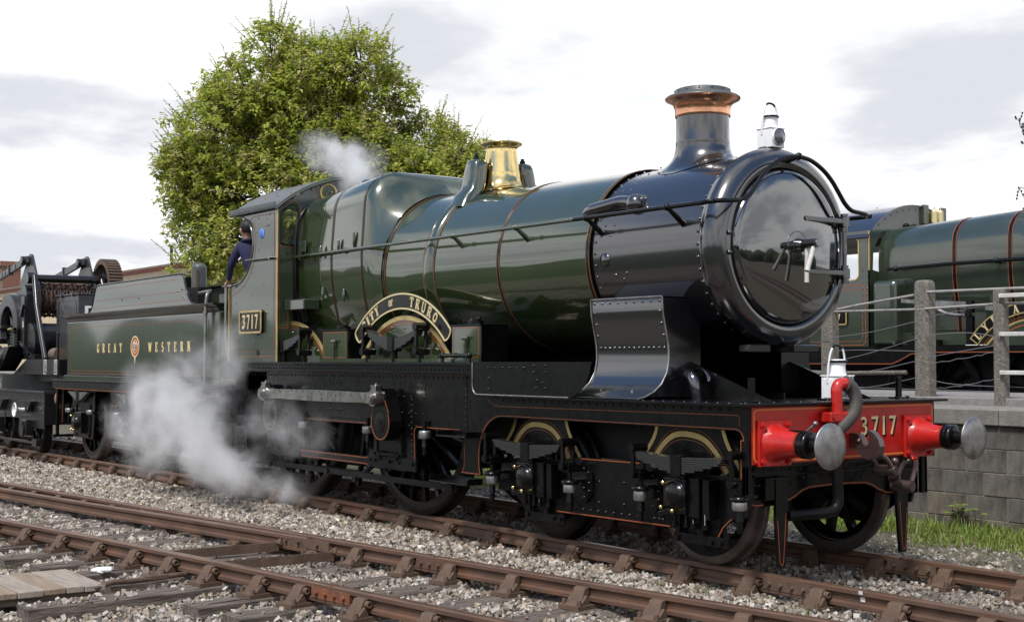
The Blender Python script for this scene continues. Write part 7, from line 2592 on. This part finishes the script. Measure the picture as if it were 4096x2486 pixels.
# ================================================================== the driver
def person():
    root = empty('person', (-7.85, -1.05, 1.72), 'dark haired person in navy overalls leaning out of the engine cab opening', 'person')
    J = {'pel': (-7.80, -.98, 2.62, .150), 'wst': (-7.80, -1.02, 2.80, .140), 'chs': (-7.84, -1.10, 3.00, .165), 'nkb': (-7.84, -1.16, 3.16, .080), 'nk': (-7.835, -1.18, 3.225, .052),
         'hd': (-7.83, -1.185, 3.315, .088), 'hd2': (-7.825, -1.185, 3.375, .086), 'hd3': (-7.825, -1.185, 3.42, .06), 'nose': (-7.925, -1.19, 3.315, .014), 'chin': (-7.895, -1.185, 3.255, .035),
         'ls': (-7.92, -1.245, 3.105, .072), 'le': (-8.05, -1.30, 2.89, .052), 'lw': (-8.18, -1.265, 2.715, .034), 'lh': (-8.235, -1.25, 2.665, .036),
         'rs': (-7.84, -.94, 3.09, .075), 're': (-7.95, -.86, 2.86, .052), 'rw': (-8.12, -.90, 2.70, .034), 'rh': (-8.2, -.92, 2.66, .036),
         'lhip': (-7.78, -1.06, 2.54, .10), 'lk': (-7.81, -1.06, 2.15, .072), 'la': (-7.77, -1.06, 1.81, .05), 'lt': (-7.90, -1.06, 1.775, .045),
         'rhip': (-7.78, -.90, 2.54, .10), 'rk': (-7.81, -.89, 2.15, .072), 'ra': (-7.77, -.89, 1.81, .05), 'rt': (-7.90, -.89, 1.775, .045)}
    E_ = [('pel', 'wst'), ('wst', 'chs'), ('chs', 'nkb'), ('nkb', 'nk'), ('nk', 'hd'), ('hd', 'hd2'), ('hd2', 'hd3'), ('hd', 'nose'), ('hd', 'chin'), ('chs', 'ls'), ('ls', 'le'), ('le', 'lw'), ('lw', 'lh'), ('chs', 'rs'), ('rs', 're'), ('re', 'rw'), ('rw', 'rh'),
          ('pel', 'lhip'), ('lhip', 'lk'), ('lk', 'la'), ('la', 'lt'), ('pel', 'rhip'), ('rhip', 'rk'), ('rk', 'ra'), ('ra', 'rt')]
    ks = list(J)
    me = bpy.data.meshes.new('skeleton')
    me.from_pydata([J[k][:3] for k in ks], [(ks.index(a), ks.index(b)) for a, b in E_], [])
    ob = bpy.data.objects.new('skeleton', me)
    COL.objects.link(ob)
    sk = ob.modifiers.new('skin', 'SKIN')
    sk.use_smooth_shade = True
    sv_ = me.skin_vertices[0].data
    for i, k in enumerate(ks):
        sv_[i].radius = (J[k][3], J[k][3])
        sv_[i].use_root = (k == 'pel')
    sb = ob.modifiers.new('sub', 'SUBSURF')
    sb.levels = sb.render_levels = 2
    dg = bpy.context.evaluated_depsgraph_get()
    m2 = bpy.data.meshes.new_from_object(ob.evaluated_get(dg))
    bpy.data.objects.remove(ob)
    mb = MB()
    mb.v = [tuple(v.co) for v in m2.vertices]
    mb.f = [tuple(p.vertices) for p in m2.polygons]
    for f in mb.f:
        c = sum((Vector(mb.v[i]) for i in f), Vector()) / len(f)
        skin = c.z > 3.20 or (c - Vector(J['lh'][:3])).length < .075 or (c - Vector(J['rh'][:3])).length < .075
        boot = c.z < 1.86
        mb.m.append(1 if skin else (2 if boot else 0))
        mb.s.append(True)
    # ears and the fingers that grip the cab edge
    mb.sphere((-7.815, -1.275, 3.31), (.022, .012, .034), 8, 6, 1).sphere((-7.815, -1.095, 3.31), (.022, .012, .034), 8, 6, 1)
    for k in range(4):
        o = Vector((-8.225 - .012 * k, -1.285 + .002 * k, 2.668 - .004 * k))
        mb.tube([Vector(J['lh'][:3]) + Vector((-.008 * k, -.015, 0)), o, o + Vector((-.012, -.004, -.03)), o + Vector((-.006, .016, -.052 + .004 * abs(k - 1)))], [.010, .010, .009, .008], 6, 1)
    mb.tube([Vector(J['lh'][:3]) + Vector((.01, .01, .01)), Vector(J['lh'][:3]) + Vector((.03, .03, -.01)), Vector(J['lh'][:3]) + Vector((.02, .04, -.04))], [.012, .011, .009], 6, 1)
    bpy.data.meshes.remove(m2)
    mb.build('body', ['navy', 'skin', 'crane_black'], root)
    h = MB()
    s = MB().sphere((-7.812, -1.185, 3.362), (.108, .098, .100), 20, 14)
    keep = []
    for f in s.f:
        c = sum((Vector(s.v[i]) for i in f), Vector()) / 4
        if (c.z > 3.395 and c.x < -7.82) or (c.x >= -7.82 and c.z > 3.285 + max(0, -7.80 - c.x) * 1.5):
            keep.append(f)
    h.v, h.f, h.s, h.m = s.v, keep, [True] * len(keep), [0] * len(keep)
    o = h.build('hair', 'hair', root)
    sd_ = o.modifiers.new('thick', 'SOLIDIFY')
    sd_.thickness = .02
    cl = MB().tube([(-7.84 + .075 * math.cos(a), -1.165 + .075 * math.sin(a), 3.185 + .012 * math.cos(a)) for a in np.linspace(0, 2 * PI, 14, endpoint=False)], .018, 6, closed=True)
    cl.build('collar', 'navy', root)


person()


# ================================================================== steam
def steam(name, label, center, half, blobs, dens, scale, seed, thr, warp=.9):
    """one closed hull filled with a noisy volume; blobs = (centre, radii, weight) in world metres"""
    m = bpy.data.materials.new(name)
    m.use_nodes = True
    t = m.node_tree
    t.nodes.remove(t.nodes['Principled BSDF'])
    out = t.nodes['Material Output']
    pv = t.nodes.new('ShaderNodeVolumePrincipled')
    pv.inputs['Color'].default_value = (.985, .985, .99, 1)
    pv.inputs['Anisotropy'].default_value = 0.1
    t.links.new(pv.outputs[0], out.inputs['Volume'])
    tcn = t.nodes.new('ShaderNodeTexCoord')
    obj = tcn.outputs['Object']

    def mth(op, a, b=None, clamp=False):
        n = t.nodes.new('ShaderNodeMath')
        n.operation = op
        n.use_clamp = clamp
        for i, x in enumerate((a, b)):
            if x is None:
                continue
            if isinstance(x, (int, float)):
                n.inputs[i].default_value = x
            else:
                t.links.new(x, n.inputs[i])
        return n.outputs[0]
    # warp the lookup so the edges billow
    nw = t.nodes.new('ShaderNodeTexNoise')
    nw.inputs['Scale'].default_value = scale * .55
    nw.inputs['Detail'].default_value = 3
    t.links.new(obj, nw.inputs['Vector'])
    vs_ = t.nodes.new('ShaderNodeVectorMath')
    vs_.operation = 'SUBTRACT'
    t.links.new(nw.outputs['Color'], vs_.inputs[0])
    vs_.inputs[1].default_value = (.5, .5, .5)
    vm = t.nodes.new('ShaderNodeVectorMath')
    vm.operation = 'SCALE'
    vm.inputs['Scale'].default_value = warp
    t.links.new(vs_.outputs[0], vm.inputs[0])
    va = t.nodes.new('ShaderNodeVectorMath')
    t.links.new(obj, va.inputs[0])
    t.links.new(vm.outputs[0], va.inputs[1])
    tot = None
    for (c, r, wgt) in blobs:
        mp = t.nodes.new('ShaderNodeMapping')
        mp.vector_type = 'TEXTURE'
        mp.inputs['Location'].default_value = tuple(Vector(c) - Vector(center))
        mp.inputs['Scale'].default_value = r
        t.links.new(va.outputs[0], mp.inputs[0])
        le = t.nodes.new('ShaderNodeVectorMath')
        le.operation = 'LENGTH'
        t.links.new(mp.outputs[0], le.inputs[0])
        f = mth('MULTIPLY', mth('SUBTRACT', 1.0, le.outputs['Value'], True), wgt)
        tot = f if tot is None else mth('ADD', tot, f)
    tot = mth('MINIMUM', tot, 1.2)
    nz = t.nodes.new('ShaderNodeTexNoise')
    nz.inputs['Scale'].default_value = scale
    nz.inputs['Detail'].default_value = 8
    nz.inputs['Roughness'].default_value = .66
    mp = t.nodes.new('ShaderNodeMapping')
    mp.inputs['Location'].default_value = (seed, seed * 2, 0)
    t.links.new(va.outputs[0], mp.inputs[0])
    t.links.new(mp.outputs[0], nz.inputs['Vector'])
    d = mth('MULTIPLY', tot, mth('MAXIMUM', mth('SUBTRACT', mth('ADD', nz.outputs[0], mth('MULTIPLY', tot, .22)), thr), 0.0))
    # nothing touches the hull: fade at its rim
    mp2 = t.nodes.new('ShaderNodeMapping')
    mp2.vector_type = 'TEXTURE'
    mp2.inputs['Scale'].default_value = half
    t.links.new(obj, mp2.inputs[0])
    le = t.nodes.new('ShaderNodeVectorMath')
    le.operation = 'LENGTH'
    t.links.new(mp2.outputs[0], le.inputs[0])
    rim = mth('MULTIPLY', mth('SUBTRACT', .98, le.outputs['Value'], True), 6.0, True)
    t.links.new(mth('MULTIPLY', mth('MULTIPLY', d, rim), dens), pv.inputs['Density'])
    X[name] = m
    o = MB().sphere(center, half, 28, 16).build('steam_cloud', name, org=center)
    return tag(o, label, 'steam', 'clouds of steam', 'stuff')


steam('steam_low', 'wide cloud of white steam drifting over the tender wheels and below the cab', (-8.1, -1.75, 1.1), (3.7, 1.1, 1.7),
      [((-8.55, -1.75, 1.0), (1.7, .38, .62), 1.0), ((-9.35, -1.8, .55), (1.3, .34, .55), .9), ((-7.3, -1.7, .32), (1.25, .36, .36), 1.1), ((-7.75, -1.7, .62), (1.0, .32, .5), .8), ((-7.6, -1.55, 1.62), (.6, .28, .75), .8), ((-9.7, -1.75, 1.25), (1.1, .3, .45), .8), ((-8.6, -1.7, 1.6), (1.0, .28, .5), .5),
       ((-10.3, -1.8, .75), (.9, .3, .5), .5), ((-6.2, -1.5, .2), (.9, .3, .22), .7), ((-6.5, -1.5, .9), (.8, .28, .5), .55), ((-5.7, -1.45, .80), (.8, .25, .30), .4)], 17.0, 3.1, 3.3, .48, .65)
steam('steam_high', 'small puff of white steam blowing off beside the cab roof', (-7.1, -.3, 4.2), (1.6, .6, .85),
      [((-6.45, -.3, 3.88), (.42, .36, .30), 1.3), ((-6.75, -.3, 4.12), (.60, .32, .24), .9), ((-7.2, -.3, 4.28), (.70, .30, .22), .7), ((-7.6, -.3, 4.42), (.75, .25, .26), .75), ((-6.9, -.3, 4.35), (.6, .25, .2), .5), ((-6.3, -.3, 4.12), (.30, .25, .25), .6)], 20.0, 3.6, 1.7, .48, .5)
